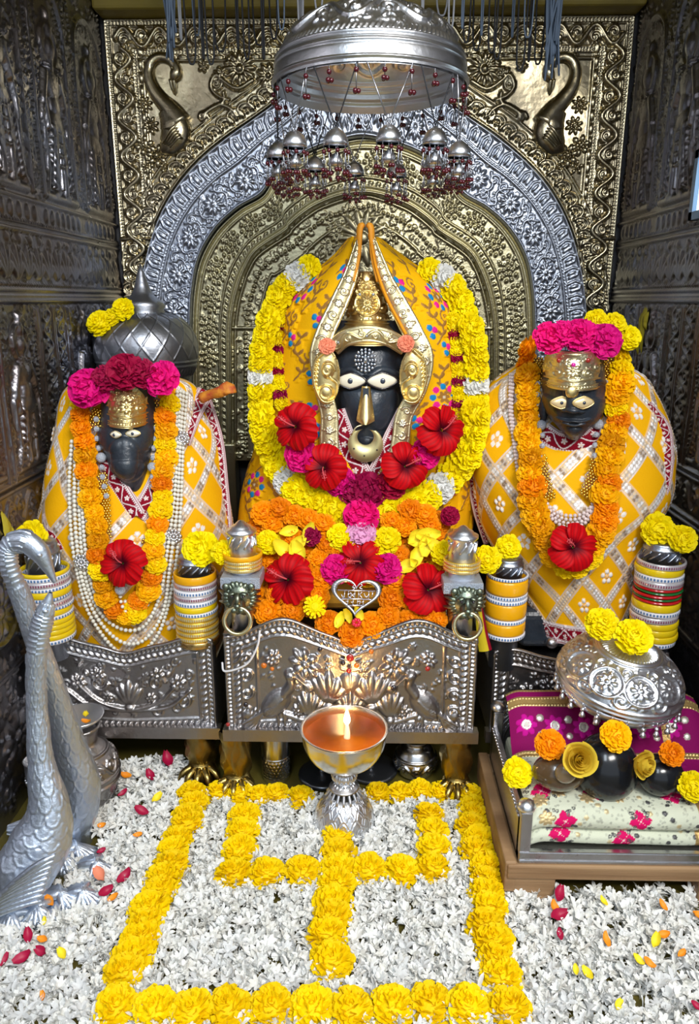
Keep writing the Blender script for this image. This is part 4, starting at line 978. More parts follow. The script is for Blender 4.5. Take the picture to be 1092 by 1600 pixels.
def garland(name, label, flowers, cat_='garland', group=None):
    """flowers: list of (kind, material, point, radius, facing)"""
    c = np.mean([f[2] for f in flowers], axis=0); root = thing(name, label, cat_, c, group)
    for kind, m, p, r, d in flowers: bloom(kind, fl(kind, m), p, r, d, root)
    pts = np.array([f[2] for f in flowers])+np.array([0, .006, 0]); brk = np.where(np.linalg.norm(np.diff(pts, axis=0), axis=1) > .09)[0]+1
    for seg in np.split(pts, brk):
        if len(seg) > 2: MB().tube(seg, .0018, 5).build('thread', mat('garland_thread', (.12, .25, .06), .8), root)
    return root
def outward(sh, p, up=.25): n = sh.normal(p); return (n[0], n[1], n[2]+up+random.uniform(-.2, .2))
# ---------------------------------------------------------------- left idol
SL = Shell([(588, 150, 262, .04), (605, 112, 300, .05), (650, 97, 322, .07), (700, 88, 343, .09), (760, 77, 350, .135), (820, 70, 360, .17), (870, 76, 362, .17), (930, 98, 350, .165), (1008, 122, 338, .16)], 1.58, turn=-.26)
idol_l = thing('idol', 'black stone idol with small eyes, a gold brow plate and pearl strands', 'idol', (np.mean(SL.xl+SL.xr)/2, 1.58, SL.z[0]))
cl = lattice_cloth(.56, .47); red_border(cl, 0, .036); cvmesh(cl, SL.mapper(cl), 'robe', M_CLOTH, idol_l, colour=True)
strip('robe_border', [SL.onto(x, y, .004) for x, y in [(318, 612), (338, 690), (346, 760), (352, 830), (356, 880)]]+[], [.022, .03, .03, .03, .02], idol_l, paint_red)
strip('robe_border', [SL.onto(x, y, .006) for x, y in [(322, 610), (306, 640), (298, 668), (292, 695)]], [.04, .035, .024, .012], idol_l, paint_red)
strip('robe_border', [SL.onto(x, y, .006) for x, y in [(74, 800), (80, 830), (92, 860)]], .03, idol_l, paint_red)
kn = MB(); kn.tube(cat([W(315, 622, 1.54), W(330, 616, 1.53), W(345, 612, 1.52), W(356, 606, 1.52), W(358, 614, 1.52)], 16), np.interp(np.linspace(0, 1, 16), [0, .3, .6, 1], [.012, .010, .013, .016]), 10); kn.build('knot', mat('saffron_red_cloth', (.80, .36, .02), .7, 0, .4, 90, .9, 50, (.40, .01, .02)), idol_l)
FLs = Shell([(592, 172, 232, .05), (640, 158, 244, .085), (690, 160, 240, .10), (725, 172, 236, .10), (750, 190, 230, .08), (770, 200, 226, .06)], 1.53, turn=-.26)
fc = Cv(.13, .19, .0016); fc.dome(.062, .075, .020, .034, .012, add=True); fc.dome(.062, .055, .032, .020, .006, add=True); fc.dome(.035, .10, .024, .02, .006, add=True); fc.dome(.092, .10, .024, .02, .006, add=True)
fc.H += .0015*np.sin(fc.X[None, :]*90)*np.sin(fc.Y[:, None]*83); cvmesh(fc, FLs.mapper(fc), 'stone_face', M_STONE, idol_l)
for x, y, yw in ((181, 679, -.35), (208, 677, .05)): eye(FLs.onto(x, y, .006), .0125 if x < 200 else .0145, .0075, idol_l, .0032, yw)
def crown_plate(name, rows, Y, parent, cvw, cvh, m=M_GOLD, big=False, seed=0, turn=0.):
    sh = Shell(rows, Y, 1.0, turn=turn); cv = Cv(cvw, cvh, .0010); g = np.random.default_rng(seed)
    for y in (.004, .012, cvh-.004): cv.stroke([(0, y), (cvw, y)], .0016, .0025)
    cv.beads((0, .008), (cvw, .008), .005, .0018, .0025)
    c = cvw/2; cv.flower(c, cvh*.52, .016, 8, .004)
    for s_ in (-1, 1):
        for k in range(3): cv.spiral(c+s_*(.026+.022*k), cvh*(.45+.12*(k % 2)), .011, k, s_, .0022, .0032)
        cv.stroke(cat([(c, cvh*.25), (c+s_*.03, cvh*.3), (c+s_*.07, cvh*.25)], 10), .0022, .003)
    cv.fill(.004, cvw-.004, .014, cvh-.006, .010, .0022, 1.3); o = cvmesh(cv, sh.mapper(cv), name, m, parent); return sh, o
shc, cr = crown_plate('brow_plate', [(597, 186, 214, .06), (606, 172, 226, .085), (622, 168, 234, .10), (656, 166, 236, .112)], 1.532, idol_l, .13, .085, turn=-.26)
MB().ball(FLs.onto(202, 664, .010), (.010, .003, .010), 14, 6).build('pendant', M_GOLD, cr)
strip('collar', [SL.onto(x, y, .008) for x, y in [(160, 722), (180, 755), (202, 790), (212, 806)]], .040, idol_l, paint_red)
strip('collar', [SL.onto(x, y, .010) for x, y in [(252, 735), (240, 762), (226, 788), (214, 806)]], .038, idol_l, paint_red)
# gold chains and grey beads
gl = thing('necklace', 'necklace of grey beads and flat gold bead chain on the pearl-draped idol', 'necklace', SL.onto(200, 800, .02))
for pth in ([(152, 640), (148, 655), (150, 668)], [(160, 740), (164, 780), (166, 820), (166, 842)], [(240, 626), (241, 645), (242, 668)], [(228, 842), (232, 855), (238, 870)]): gold_scale('gold_chain', chain(SL, pth, .018, 12), .022, gl)
lozenge_chain(SL, [(150, 655), (152, 690), (158, 715), (160, 745), (166, 775)], .022, 9, gl, (4,)); lozenge_chain(SL, [(240, 670), (240, 700), (238, 730), (238, 760)], .022, 7, gl, (4,))
MB().ball(SL.onto(188, 921, .034), (.011, .011, .012), 14, 9).build('grey_bead', M_GREY, gl)
beads_on('pearl_tassel', chain(SL, [(188, 932), (190, 945), (196, 955)], .03, 10), .004, .007, M_PEARL, gl)
# pearl strands
pl = thing('pearl_necklace', 'long rows of cream pearls hanging round the left idol to its pedestal', 'necklace', SL.onto(220, 900, .02))
outs = [[(112, 690), (108, 760), (112, 840), (122, 900), (140, 960), (180, 1015), (215, 1022), (250, 985), (272, 900), (282, 800), (286, 700), (292, 615)],
        [(118, 700), (116, 780), (121, 860), (132, 920), (155, 970), (190, 1003), (225, 1000), (255, 955), (266, 880), (277, 790), (282, 690), (287, 613)],
        [(124, 715), (124, 800), (130, 880), (144, 935), (168, 970), (200, 985), (228, 975), (250, 930), (260, 870), (272, 780), (278, 690), (282, 611)],
        [(128, 740), (130, 820), (138, 890), (152, 935), (178, 955), (206, 962), (230, 945), (246, 905), (256, 850), (267, 770), (274, 690), (277, 612)],
        [(120, 690), (134, 800), (160, 920), (200, 940), (232, 920), (250, 850), (270, 700)]]
for k, pth in enumerate(outs): beads_on('pearl_strand', chain(SL, pth, .016+.004*(k % 2), 120), .0046, .0090, M_PEARL, pl)
for (x, y) in ((128, 878), (272, 838), (285, 685)):
    br = MB(); c = SL.onto(x, y, .024)
    for k in range(10): a = k*.628; br.ball(c+np.array([math.cos(a)*.013, 0, math.sin(a)*.013]), .0042, 6, 5); br.ball(c+np.array([math.cos(a)*.007, -.003, math.sin(a)*.007]), .003, 6, 5)
    br.ball(c+np.array([0, -.004, 0]), .004, 6, 5); br.build('silver_brooch', M_SILV, pl)
# marigold garland
fls = []
for path, n in (([(125, 625), (128, 660), (134, 700), (138, 745), (146, 800), (152, 850), (158, 900), (172, 945), (198, 958)], 17), ([(262, 610), (258, 650), (258, 700), (254, 750), (250, 800), (244, 850), (240, 890), (228, 925), (205, 955)], 18)):
    for k, (x, y) in enumerate(along(path, n)):
        p = SL.onto(x+random.gauss(0, 2.5), y, .022); fls.append(('marigold', random.choice([M_MA, M_MA, M_MO, M_MY]), p, .0245*random.uniform(.85, 1.12), outward(SL, p)))
garland('marigold_garland', 'loose amber marigold garland hanging on the idol with the pearl strands', fls)
hibiscus(SL.onto(190, 880, .05), .046, (-.15, -1, .35), 'red hibiscus pinned at the foot of the left idol\'s garland')
def crest(sh, L, where, Y):
    for nm, x, y, r, m, lab in L:
        p = W(x, y, Y); bloom(nm, fl(nm, m), p, r*MPP(x, y, Y), (random.uniform(-.3, .3), -1, .5), label=lab, cat_=nm)
crest(SL, [('carnation', 138, 607, 31, M_CP, 'magenta carnation at the left end of the pearl-draped idol\'s crest'), ('carnation', 196, 580, 30, M_CC, 'crimson carnation in the middle of the pearl-draped idol\'s crest'), ('carnation', 252, 592, 28, M_CP, 'magenta carnation at the right end of the pearl-draped idol\'s crest'), ('carnation', 222, 584, 24, M_CC, 'crimson carnation right of middle in the pearl-draped idol\'s crest'), ('carnation', 164, 592, 22, M_CC, 'crimson carnation left of middle in the pearl-draped idol\'s crest')], 'left', 1.46)
# ---------------------------------------------------------------- right idol
SR = Shell([(562, 830, 960, .04), (585, 790, 1000, .05), (610, 762, 1016, .06), (650, 742, 1034, .075), (700, 733, 1045, .12), (760, 740, 1040, .16), (810, 750, 1018, .17), (860, 770, 1004, .165), (910, 795, 992, .16), (965, 812, 985, .155)], 1.60, turn=.26)
idol_r = thing('idol', 'smiling black stone idol with gold eyes and a tall gold headband', 'idol', (np.mean(SR.xl+SR.xr)/2, 1.60, SR.z[0]))
crl = lattice_cloth(.58, .44); red_border(crl, 0, .036); cvmesh(crl, SR.mapper(crl), 'robe', M_CLOTH, idol_r, colour=True)
strip('robe_border', [SR.onto(x, y, .004) for x, y in [(1014, 630), (1036, 665), (1042, 700), (1038, 760), (1018, 810)]], [.014, .03, .034, .03, .012], idol_r, paint_red)
strip('robe_border', [SR.onto(x, y, .004) for x, y in [(762, 615), (742, 660), (737, 710), (740, 760), (750, 810), (760, 850)]], [.010, .022, .026, .026, .024, .012], idol_r, paint_red)
FR = Shell([(545, 856, 938, .06), (590, 848, 944, .095), (620, 850, 942, .105), (650, 860, 934, .10), (668, 874, 918, .085), (680, 884, 908, .06)], 1.525, turn=.26)
fr_ = Cv(.13, .18, .0014); fx = .064

for s_ in (-1, 1):
    fr_.dome(fx+s_*.026, .100, .024, .014, -.005); fr_.stroke(cat([(fx+s_*.006, .118), (fx+s_*.026, .124), (fx+s_*.048, .116)], 10), .004, .0035)
    fr_.dome(fx+s_*.034, .062, .026, .030, .006, add=True); fr_.dome(fx+s_*.0085, .066, .0055, .005, .010)
fr_.stroke([(fx, .112), (fx, .072)], .0055, .011, r1=.009); fr_.dome(fx, .068, .0095, .008, .016)
fr_.stroke(cat([(fx-.020, .050), (fx-.009, .0455), (fx, .0465), (fx+.009, .0455), (fx+.020, .050)], 14), .0034, .010); fr_.stroke(cat([(fx-.013, .041), (fx, .0375), (fx+.013, .041)], 10), .0036, .010)
fr_.dome(fx, .020, .020, .013, .007, add=True)
cvmesh(fr_, FR.mapper(fr_), 'stone_face', M_STONE, idol_r)
for x, y, yw in ((877, 629, -.2), (911, 629, .2)): eye(FR.onto(x, y, .010), .0205, .0118, idol_r, .0034, yw*.5, m=mat('gold_eye', (.85, .66, .36), .3, .3, coat=.3))
for x in (849, 945): MB().ball(W(x, 640, 1.525), (.010, .015, .030), 10, 8).build('ear', M_STONE, idol_r)
shr, crr = crown_plate('headband', [(545, 866, 930, .09), (556, 854, 936, .105), (575, 851, 938, .112), (601, 853, 937, .116)], 1.525, idol_r, .15, .085, M_PGOLD, seed=3, turn=.26)
MB().lathe([(0, .006), (.006, .006), (.0115, .003), (.013, 0), (.0115, -.002)], 18, FR.onto(894, 612, .014), rotm(PI/2, 0, 0)).build('forehead_disc', M_GOLD, crr)
for x, y, mm in ((873, 563, M_RUBY), (896, 570, mat('pink_stone', (.7, .02, .35), .1, 0, coat=.6)), (919, 563, M_RUBY)): MB().ball(shr.onto(x, y, .004), (.0045, .003, .0045), 10, 6).build('gem', mm, crr)
strip('collar', [SR.onto(x, y, .012) for x, y in [(848, 676), (870, 690), (895, 694), (920, 688), (938, 672)]], .046, idol_r, paint_red)
gr = thing('necklace', 'necklace of grey beads and two gold bead chains on the smiling idol', 'necklace', SR.onto(892, 760, .02))
for pth in ([(842, 560), (841, 590), (841, 600)], [(946, 560), (950, 580), (946, 595)], [(846, 712), (850, 740), (856, 765), (862, 782)], [(932, 716), (926, 742), (916, 768), (912, 775)]): gold_scale('gold_chain', chain(SR, pth, .02, 12), .024, gr)
lozenge_chain(SR, [(840, 600), (840, 625), (845, 660), (848, 690), (844, 712)], .026, 8, gr, (4,)); lozenge_chain(SR, [(946, 598), (938, 635), (935, 660), (930, 690), (929, 712)], .026, 8, gr, (4,))
pr = thing('pearl_necklace', 'rows of small pinkish pearls on the smiling idol\'s chest', 'necklace', SR.onto(890, 800, .02))
for k in range(4):
    beads_on('pearl_strand', chain(SR, [(845-k*2, 770), (862, 795+5*k), (890, 806+6*k), (920, 796+5*k), (938+k*2, 755)], .016, 60), .0042, .0082, M_PINKP, pr)
for k in range(3): beads_on('pearl_strand', chain(SR, [(803-3*k, 585), (800-2*k, 640), (806-2*k, 690), (812-2*k, 735)], .012, 60), .0040, .0078, M_PINKP, pr)
fls = []
for path, n in (([(822, 545), (822, 580), (822, 620), (826, 660), (828, 700), (832, 745), (834, 790), (846, 830), (860, 865)], 16), ([(975, 560), (970, 590), (962, 630), (960, 670), (952, 710), (948, 750), (944, 790), (938, 830), (922, 868)], 17), ([(866, 870), (880, 885), (900, 886), (918, 872)], 4)):
    for k, (x, y) in enumerate(along(path, n)):
        p = SR.onto(x+random.gauss(0, 2.5), y, .024); fls.append(('marigold', random.choice([M_MA, M_MA, M_MO, M_MY]), p, .027*random.uniform(.9, 1.15), outward(SR, p)))
garland('marigold_garland', 'loose amber marigold garland hanging on the smiling idol', fls)
hibiscus(SR.onto(897, 855, .055), .047, (.1, -1, .35), 'red hibiscus pinned at the foot of the smiling idol\'s garland')
crest(SR, [('carnation', 858, 528, 25, M_CP, 'magenta carnation at the left end of the smiling idol\'s crest'), ('carnation', 905, 524, 28, M_CP, 'magenta carnation in the middle of the smiling idol\'s crest'), ('carnation', 943, 533, 28, M_CP, 'magenta carnation at the right end of the smiling idol\'s crest'), ('carnation', 880, 522, 22, M_CP, 'magenta carnation left of middle in the smiling idol\'s crest')], 'right', 1.47)
for x, y, r, q in ((932, 502, 20, 'leftmost of the three'), (960, 508, 20, 'middle of the three'), (982, 528, 20, 'rightmost of the three')):
    bloom('marigold', fl('marigold', M_ML), W(x, y, 1.53), r*MPP(x, y, 1.53), (.2, -1, .4), label='lemon marigold behind the smiling idol\'s crest, %s' % q, cat_='marigold', group='lemon marigolds on the smiling idol')
# black plinth stone under the right idol
ps = MB(); a = W(808, 1000, 1.49); b = W(988, 1000, 1.49); zt = W(900, 958, 1.47)[2]
plinth = thing('stone_plinth', 'glossy black stone plinth carrying the smiling idol', 'plinth', ((a[0]+b[0])/2, 1.58, zs0+.12))
bev(ps.box(((a[0]+b[0])/2, 1.60, (zt+zs0+.15)/2), (b[0]-a[0], .24, zt-zs0-.15)).build('block', M_STONE, plinth, False), .02, 4)
MB().lathe([(.013, -.004), (.013, .004), (.010, .009), (.004, .012), (0, .0125)], 16, W(862, 1004, 1.465), rotm(.9, 0, 0)).build('knob', M_SILV, plinth)
# the left idol's hidden base
MB().box(((SL.xl[0]+SL.xr[0])/2, 1.58, (SL.z[0]+zs0+.15)/2), ((SL.xr[0]-SL.xl[0])*.8, .2, max(.02, SL.z[0]-zs0-.11))).build('base', M_STONE, idol_l, False)
# ---------------------------------------------------------------- central idol
SC = Shell([(372, 545, 592, .05), (400, 520, 628, .09), (430, 482, 668, .12), (470, 446, 706, .145), (520, 432, 724, .16), (580, 424, 734, .165), (640, 416, 738, .17), (700, 398, 738, .185), (760, 380, 738, .21), (835, 372, 738, .24)], 1.70)
idol_c = thing('idol', 'large central black stone idol with gold crown under a peaked embroidered veil', 'idol', (tx, 1.70, SC.z[0]))
cw, chh = .56, .62
cc = Cv(cw, chh, .0017, (.90, .47, .003))
cc.H += np.sin(cc.X[None, :]*60+4*np.sin(cc.Y[:, None]*9))*.0018+np.sin(cc.X[None, :]*23+cc.Y[:, None]*17)*.004
THR = (.42, .21, .05)
for k in range(12):
    x0 = .015+k*.047
    for j in range(5):
        y0 = .03+j*.13+(.06 if k % 2 else 0)
        pth = cat([(x0, y0), (x0+.02, y0+.03), (x0-.005, y0+.06), (x0+.015, y0+.09)], 12); cc.stroke(pth, .0018, .0018, THR, .4)
        for q in range(2, 11, 2):
            for sg in (-1, 1): cc.leaf(pth[q][0], pth[q][1], .016, .007, PI/2+sg*.9, .0016, THR, .4)
        cc.spiral(x0+.03, y0+.05, .012, k, 1, .0018, .0016, 1.2, THR, .4)
PK, BL = (.80, .02, .28), (.01, .25, .55)
def embro(cx, cy, n=8, R=.020):
    for i in range(n):
        a = 2*PI*i/n; cc.dome(cx+R*math.cos(a), cy+R*math.sin(a), .0062, None, .0028, 0, PK if i % 2 else BL, .1)
    cc.flower(cx, cy, R*.6, 6, .002, THR, (.8, .7, .5), m=.4)
def uv_c(px, py): u, v = SC.uv(px, py); return u*cw, v*chh
for x, y in ((476, 452), (683, 464), (692, 620), (455, 745), (398, 757), (700, 760), (720, 705)): embro(*uv_c(x, y))
for x, y in ((533, 425), (622, 444), (491, 502), (672, 519), (453, 530), (483, 590), (694, 545), (483, 640), (705, 500), (645, 660), (493, 672), (430, 560), (440, 700)):
    cx, cy = uv_c(x, y)
    for k, (dx, dy) in enumerate(((0, .008), (.010, .004), (.004, -.008))): cc.dome(cx+dx, cy+dy, .0060, None, .0028, 0, PK if k == 1 else BL, .1)
op_l = np.array([(340, 568), (362, 568), (430, 551), (490, 524), (530, 506), (585, 502), (620, 511), (660, 522), (700, 530), (735, 552), (760, 566)], float)
op_r = np.array([(340, 575), (362, 576), (430, 593), (490, 619), (530, 644), (575, 660), (610, 648), (650, 632), (700, 615), (735, 592), (760, 576)], float)
def keep_c(U, V, P):
    px, py = proj(P); return ~((px > np.interp(py, op_l[:, 0], op_l[:, 1])) & (px < np.interp(py, op_r[:, 0], op_r[:, 1])) & (py < 758) & (np.abs(U/cw-.5) < .42))
cvmesh(cc, SC.mapper(cc), 'veil', M_CLOTH, idol_c, keep=keep_c, colour=True)
# the veil's pinched peak
for s_, nm in ((-1, 'veil_peak'), (1, 'veil_peak')):
    pk = MB(); c = [W(571+s_*3, 352, 1.60), W(571+s_*9, 358, 1.595), W(571+s_*11, 400, 1.59), W(571+s_*19, 440, 1.575)]
    pk.tube(cat(c, 20), np.interp(np.linspace(0, 1, 20), [0, .2, 1], [.004, .007, .003]), 8, flat=1.6); pk.build(nm, mat('saffron_edge', (.90, .36, .02), .6), idol_c)
# gold veil borders that frame the face
strip('veil_border', [W(x, y, Y) for x, y, Y in [(563, 366, 1.592), (549, 425, 1.575), (530, 472, 1.555), (508, 520, 1.538), (498, 560, 1.53), (505, 610, 1.527), (514, 650, 1.522), (514, 690, 1.515), (517, 735, 1.505)]], [.010, .026, .036, .038, .040, .036, .036, .040, .038], idol_c, paint_gold)
strip('veil_border', [W(x, y, Y) for x, y, Y in [(580, 366, 1.592), (600, 430, 1.572), (622, 475, 1.553), (645, 520, 1.538), (662, 560, 1.53), (655, 605, 1.527), (632, 650, 1.522), (626, 690, 1.515), (615, 740, 1.505)]], [.010, .026, .036, .042, .042, .036, .036, .038, .034], idol_c, paint_gold)
strip('veil_edge', [W(x, y, Y) for x, y, Y in [(577, 364, 1.588), (588, 420, 1.57), (604, 465, 1.55), (622, 500, 1.54), (634, 522, 1.53)]], .007, idol_c, lambda cv: cv.C.__setitem__(Ellipsis, (.92, .36, .02, 0)))
# face
FC = Shell([(500, 526, 626, .05), (545, 516, 638, .085), (590, 517, 636, .10), (630, 522, 630, .105), (665, 532, 620, .10), (690, 545, 606, .09), (708, 556, 594, .07), (722, 564, 584, .05)], 1.635)
fcv = Cv(.19, .28, .0018); cx = .097
def fuv(px, py): u, v = FC.uv(px, py); return u*fcv.w, v*fcv.h
for s_ in (-1, 1):
    a, b_ = fuv(573+s_*27, 596); fcv.dome(a, b_, .034, .018, -.006); fcv.stroke(cat([fuv(573+s_*8, 586), fuv(573+s_*26, 577), fuv(573+s_*50, 588)], 12), .006, .007)
    fcv.dome(*fuv(573+s_*26, 640), .03, .04, .006, add=True)
fcv.dome(*fuv(573, 700), .03, .022, .008, add=True)
fcv.H += .0012*np.sin(fcv.X[None, :]*80)*np.sin(fcv.Y[:, None]*66)
cvmesh(fcv, FC.mapper(fcv), 'stone_face', M_STONE, idol_c)
for x, yw in ((548, -.15), (597, .15)): eye(FC.onto(x, 595, .009), .0315, .0165, idol_c, .0058, yw, M_JET)
# nose guard: a tapering ridged gold plate
tp, bt = FC.onto(572, 604, .012), FC.onto(571, 664, .030); ng = MB(); rows = []
for t in np.linspace(0, 1, 14):
    c = tp+(bt-tp)*t; hw = (.0085+.0115*t)*(1-.55*max(0, (t-.92)/.08)); dp = .009+.010*t
    rows.append([c+np.array([hw*q, dp*(abs(q)**2)*.8, 0]) for q in (-1, -.72, -.66, -.3, -.22, 0, .22, .3, .66, .72, 1)])
ng.grid(np.array(rows)); ng.build('nose_guard', M_GOLD, idol_c); 
MB().box((tp+bt)/2+np.array([0, .012, 0]), (.012, .012, .07)).build('nose', M_STONE, idol_c, False)
# crescent nose ring
c = W(571, 695, 1.508); t = np.linspace(-PI/2-2.55, -PI/2+2.55, 50); Ro = .0365; nr = MB()
inner_c = np.array([0, 0, .0165]); ri = .0170
P1 = np.stack([Ro*np.cos(t), 0*t, Ro*np.sin(t)], -1); ti = np.linspace(-PI/2-2.75, -PI/2+2.75, 50); P2 = np.stack([ri*np.cos(ti), 0*ti, ri*np.sin(ti)], -1)+inner_c
nr.grid(np.stack([P1+[0, .003, 0], P1+[0, -.001, 0], P1*.97+[0, -.003, 0], P2*1.02+[0, -.003, 0], P2+[0, -.001, 0], P2+[0, .003, 0]])+c); ring_ = nr.build('nose_ring', mat('matte_gilt', (.82, .72, .36), .45, .85), idol_c)
MB().tube(cat([W(566, 664, 1.51), W(556, 668, 1.506), W(549, 680, 1.506)], 8), .0016, 6).build('ring_hook', M_PGOLD, ring_)
for x, y in ((553, 701), (589, 703), (569, 712)): MB().ball(W(x, y, 1.504), .002, 6, 4).build('rivet', M_JET, ring_)
# forehead jewel
jc = FC.onto(571, 562, .010); jw = MB(); 
for n, R_, r_ in ((16, .0205, .0036), (12, .0145, .0034), (8, .0085, .003)):
    for k in range(n): a = 2*PI*k/n; jw.ball(jc+np.array([R_*math.cos(a), -.002-.012*(.02-R_), R_*1.08*math.sin(a)-.001]), r_, 6, 4)
jw.tube([jc+np.array([0, -.004, .006]), jc+np.array([0, -.005, -.006])], [.003, .004], 8); jj = jw.build('forehead_jewel', M_DIAM, idol_c); jj['kind'] = 'stuff'
# maroon bodice with stitched V borders
strip('bodice', [W(x, y, Y) for x, y, Y in [(528, 640, 1.545), (540, 690, 1.53), (556, 730, 1.515), (575, 762, 1.50)]], [.030, .046, .052, .05], idol_c, paint_red)
strip('bodice', [W(x, y, Y) for x, y, Y in [(630, 640, 1.547), (612, 690, 1.532), (596, 730, 1.517), (577, 762, 1.502)]], [.024, .040, .046, .045], idol_c, paint_red)
bdc = MB(); bdc.ball(W(573, 720, 1.60), (.085, .06, .12), 18, 10); bdc.build('neck', M_STONE, idol_c)
# crown
cs_ = Shell([(425, 560, 584, .04), (445, 552, 594, .05), (470, 545, 602, .07), (500, 540, 608, .08), (520, 524, 624, .10), (536, 520, 630, .11)], 1.635, 1.0); kc = Cv(.17, .20, .0013)
for y in (.006, .016, .058, .066): kc.stroke([(0, y), (.17, y)], .0024, .004)
kc.flower(.085, .115, .030, 14, .007); kc.flower(.085, .115, .016, 10, .009); kc.ring(.085, .115, .034, .003, .006)
for s_ in (-1, 1):
    kc.spiral(.085+s_*.045, .10, .018, 0, s_, .004, .006); kc.spiral(.085+s_*.04, .15, .014, 0, -s_, .004, .006); kc.flower(.085+s_*.025, .165, .012, 6, .005)
for k in range(7): kc.leaf(.085, .17, .035, .009, PI/2+(k-3)*.28, .005)
kc.fill(.005, .165, .07, .195, .014, .004); crown = cvmesh(kc, cs_.mapper(kc), 'crown', M_GOLD, idol_c)
bnd = [W(x, y, Y) for x, y, Y in [(520, 545, 1.548), (540, 529, 1.53), (573, 522, 1.522), (606, 528, 1.53), (634, 544, 1.548)]]
def paint_band(cv):
    h_ = cv.h
    for e in (.05, .14, .88, .96): cv.stroke([(0, h_*e), (cv.w, h_*e)], h_*.04, .003)
    cv.vine((0, h_*.5), (cv.w, h_*.5), h_*.32, .055, .0026, .004)
strip('crown_band', bnd, .034, crown, paint_band, m=M_PGOLD)
for x, y in ((573, 525), (562, 460), (583, 460), (528, 535)): MB().ball(W(x, y, 1.512 if y > 500 else 1.545), .0035, 8, 5).build('gem', M_DIAM, crown)
# big chased ear ornaments
for s_ in (-1, 1):
    f = (lambda x: x) if s_ < 0 else (lambda x: 2*574-x); ec = Cv(.060, .112, .0011); ec.dome(.03, .056, .029, .054, .007)
    ec.stroke(cat([(.03, .108), (.006, .085), (.004, .045), (.022, .008), (.05, .012), (.056, .04), (.04, .055)], 30), .004, .011)
    ec.dome(.030, .026, .020, .018, .014); ec.dome(.034, .070, .016, .022, .012); ec.spiral(.034, .070, .016, 0, 1, .003, .014); ec.ring(.030, .026, .013, .0025, .016)
    for k in range(9): ec.leaf(.010+.001*k, .03+.008*k, .014, .007, 2.6, .010)
    ec.fill(.004, .056, .01, .10, .010, .009, .8); o = W(f(488), 632, 1.512); x0 = min(W(f(488), 600, 1.512)[0], W(f(524), 600, 1.512)[0]); z0 = W(546, 632, 1.512)[2]
    fx_ = (lambda U: U) if s_ < 0 else (lambda U: .060-U)
    cvmesh(ec, lambda U, V, H: np.stack([x0+fx_(U)*.93, 1.512-H+(.5*(fx_(U)-.03)**2*8), z0+V], -1), 'ear_ornament', M_GOLD, idol_c, keep=lambda U, V, P: ((U-.03)/.031)**2+((V-.056)/.057)**2 < 1)
for x, y, q in ((511, 541, 'left'), (634, 537, 'right')):
    bloom('small_flower', fl('carnation', M_SAL), W(x, y, 1.50), .0165, (0, -1, .3), label='salmon pink flower at the crown\'s %s edge' % q, cat_='flower', flat=.7)
# ---- heavy yellow garland round the shoulders, with white and maroon bands
def gpt(x, y): 
    p = SC.onto(x, y, .03) if 405 < x < 742 else W(x, y, 1.66); return p
fls = []
for path, n in (([(482, 420), (455, 440), (437, 462), (420, 500), (410, 545), (407, 590), (408, 640), (415, 680), (430, 720), (452, 755), (482, 778), (520, 795)], 22), ([(672, 425), (698, 440), (718, 468), (735, 510), (744, 560), (744, 610), (742, 660), (730, 710), (705, 745), (676, 770), (640, 788), (605, 798)], 22)):
    for k, (x, y) in enumerate(along(path, n)):
        white = k in (1, 9, 17); mm = M_WB if white else M_ML
        p = SC.onto(np.clip(x, 426, 734), y, .02) if y > 640 else None
        q = W(x, y, 1.64 if y < 500 else 1.60 if y < 640 else min(1.56, p[1] if p is not None else 1.56))
        fls.append(('marigold', mm, q, (.036 if y > 640 else .031)*random.uniform(.95, 1.08), ((x-570)/260, -1, .25)))
garland('yellow_garland', 'thick lemon yellow flower garland with white bands round the central idol', fls)
fls = []
for path, n in (([(440, 490), (434, 520), (433, 560), (436, 600), (440, 630)], 13), ([(708, 500), (714, 540), (717, 580), (716, 620), (714, 645)], 13)):
    for k, (x, y) in enumerate(along(path, n)):
        p = SC.onto(x, y, .012); fls.append(('marigold', M_CC if k % 3 == 2 else M_ML, p, .0185, ((x-570)/300, -1, .1)))
garland('yellow_garland', 'slim lemon yellow garland banded with maroon beside the veil', fls)
def cb(nm, x, y, r, m, Y, lab, d=None): return bloom(nm, fl(nm, m), W(x, y, Y), r*MPP(x, y, Y), d or ((x-570)/300, -1, .3), label=lab, cat_=nm)
for x, y, r, m, lab in ((470, 712, 26, M_CP, 'magenta carnation under the upper left hibiscus on the central idol'), (530, 752, 24, M_CP, 'magenta carnation at the lower left of the central idol\'s chest'), (575, 768, 30, M_CC, 'crimson carnation at the bottom of the central idol\'s chest'), (548, 765, 24, M_CC, 'crimson carnation left of the chest\'s lowest bloom'), (612, 755, 24, M_CC, 'crimson carnation right of the chest\'s lowest bloom'), (664, 710, 24, M_CP, 'magenta carnation under the upper right hibiscus on the central idol')):
    cb('carnation', x, y, r, m, 1.475, lab)
for x, y, r, lab in ((460, 666, 34, 'red hibiscus highest on the central idol\'s left side'), (505, 730, 33, 'red hibiscus low on the left of the central idol\'s chest'), (634, 728, 34, 'red hibiscus low on the right of the central idol\'s chest'), (692, 672, 36, 'red hibiscus highest on the central idol\'s right side')):
    hibiscus(W(x, y, 1.455), r*MPP(x, y, 1.455)*1.08, ((x-570)/260, -1, .25), lab)
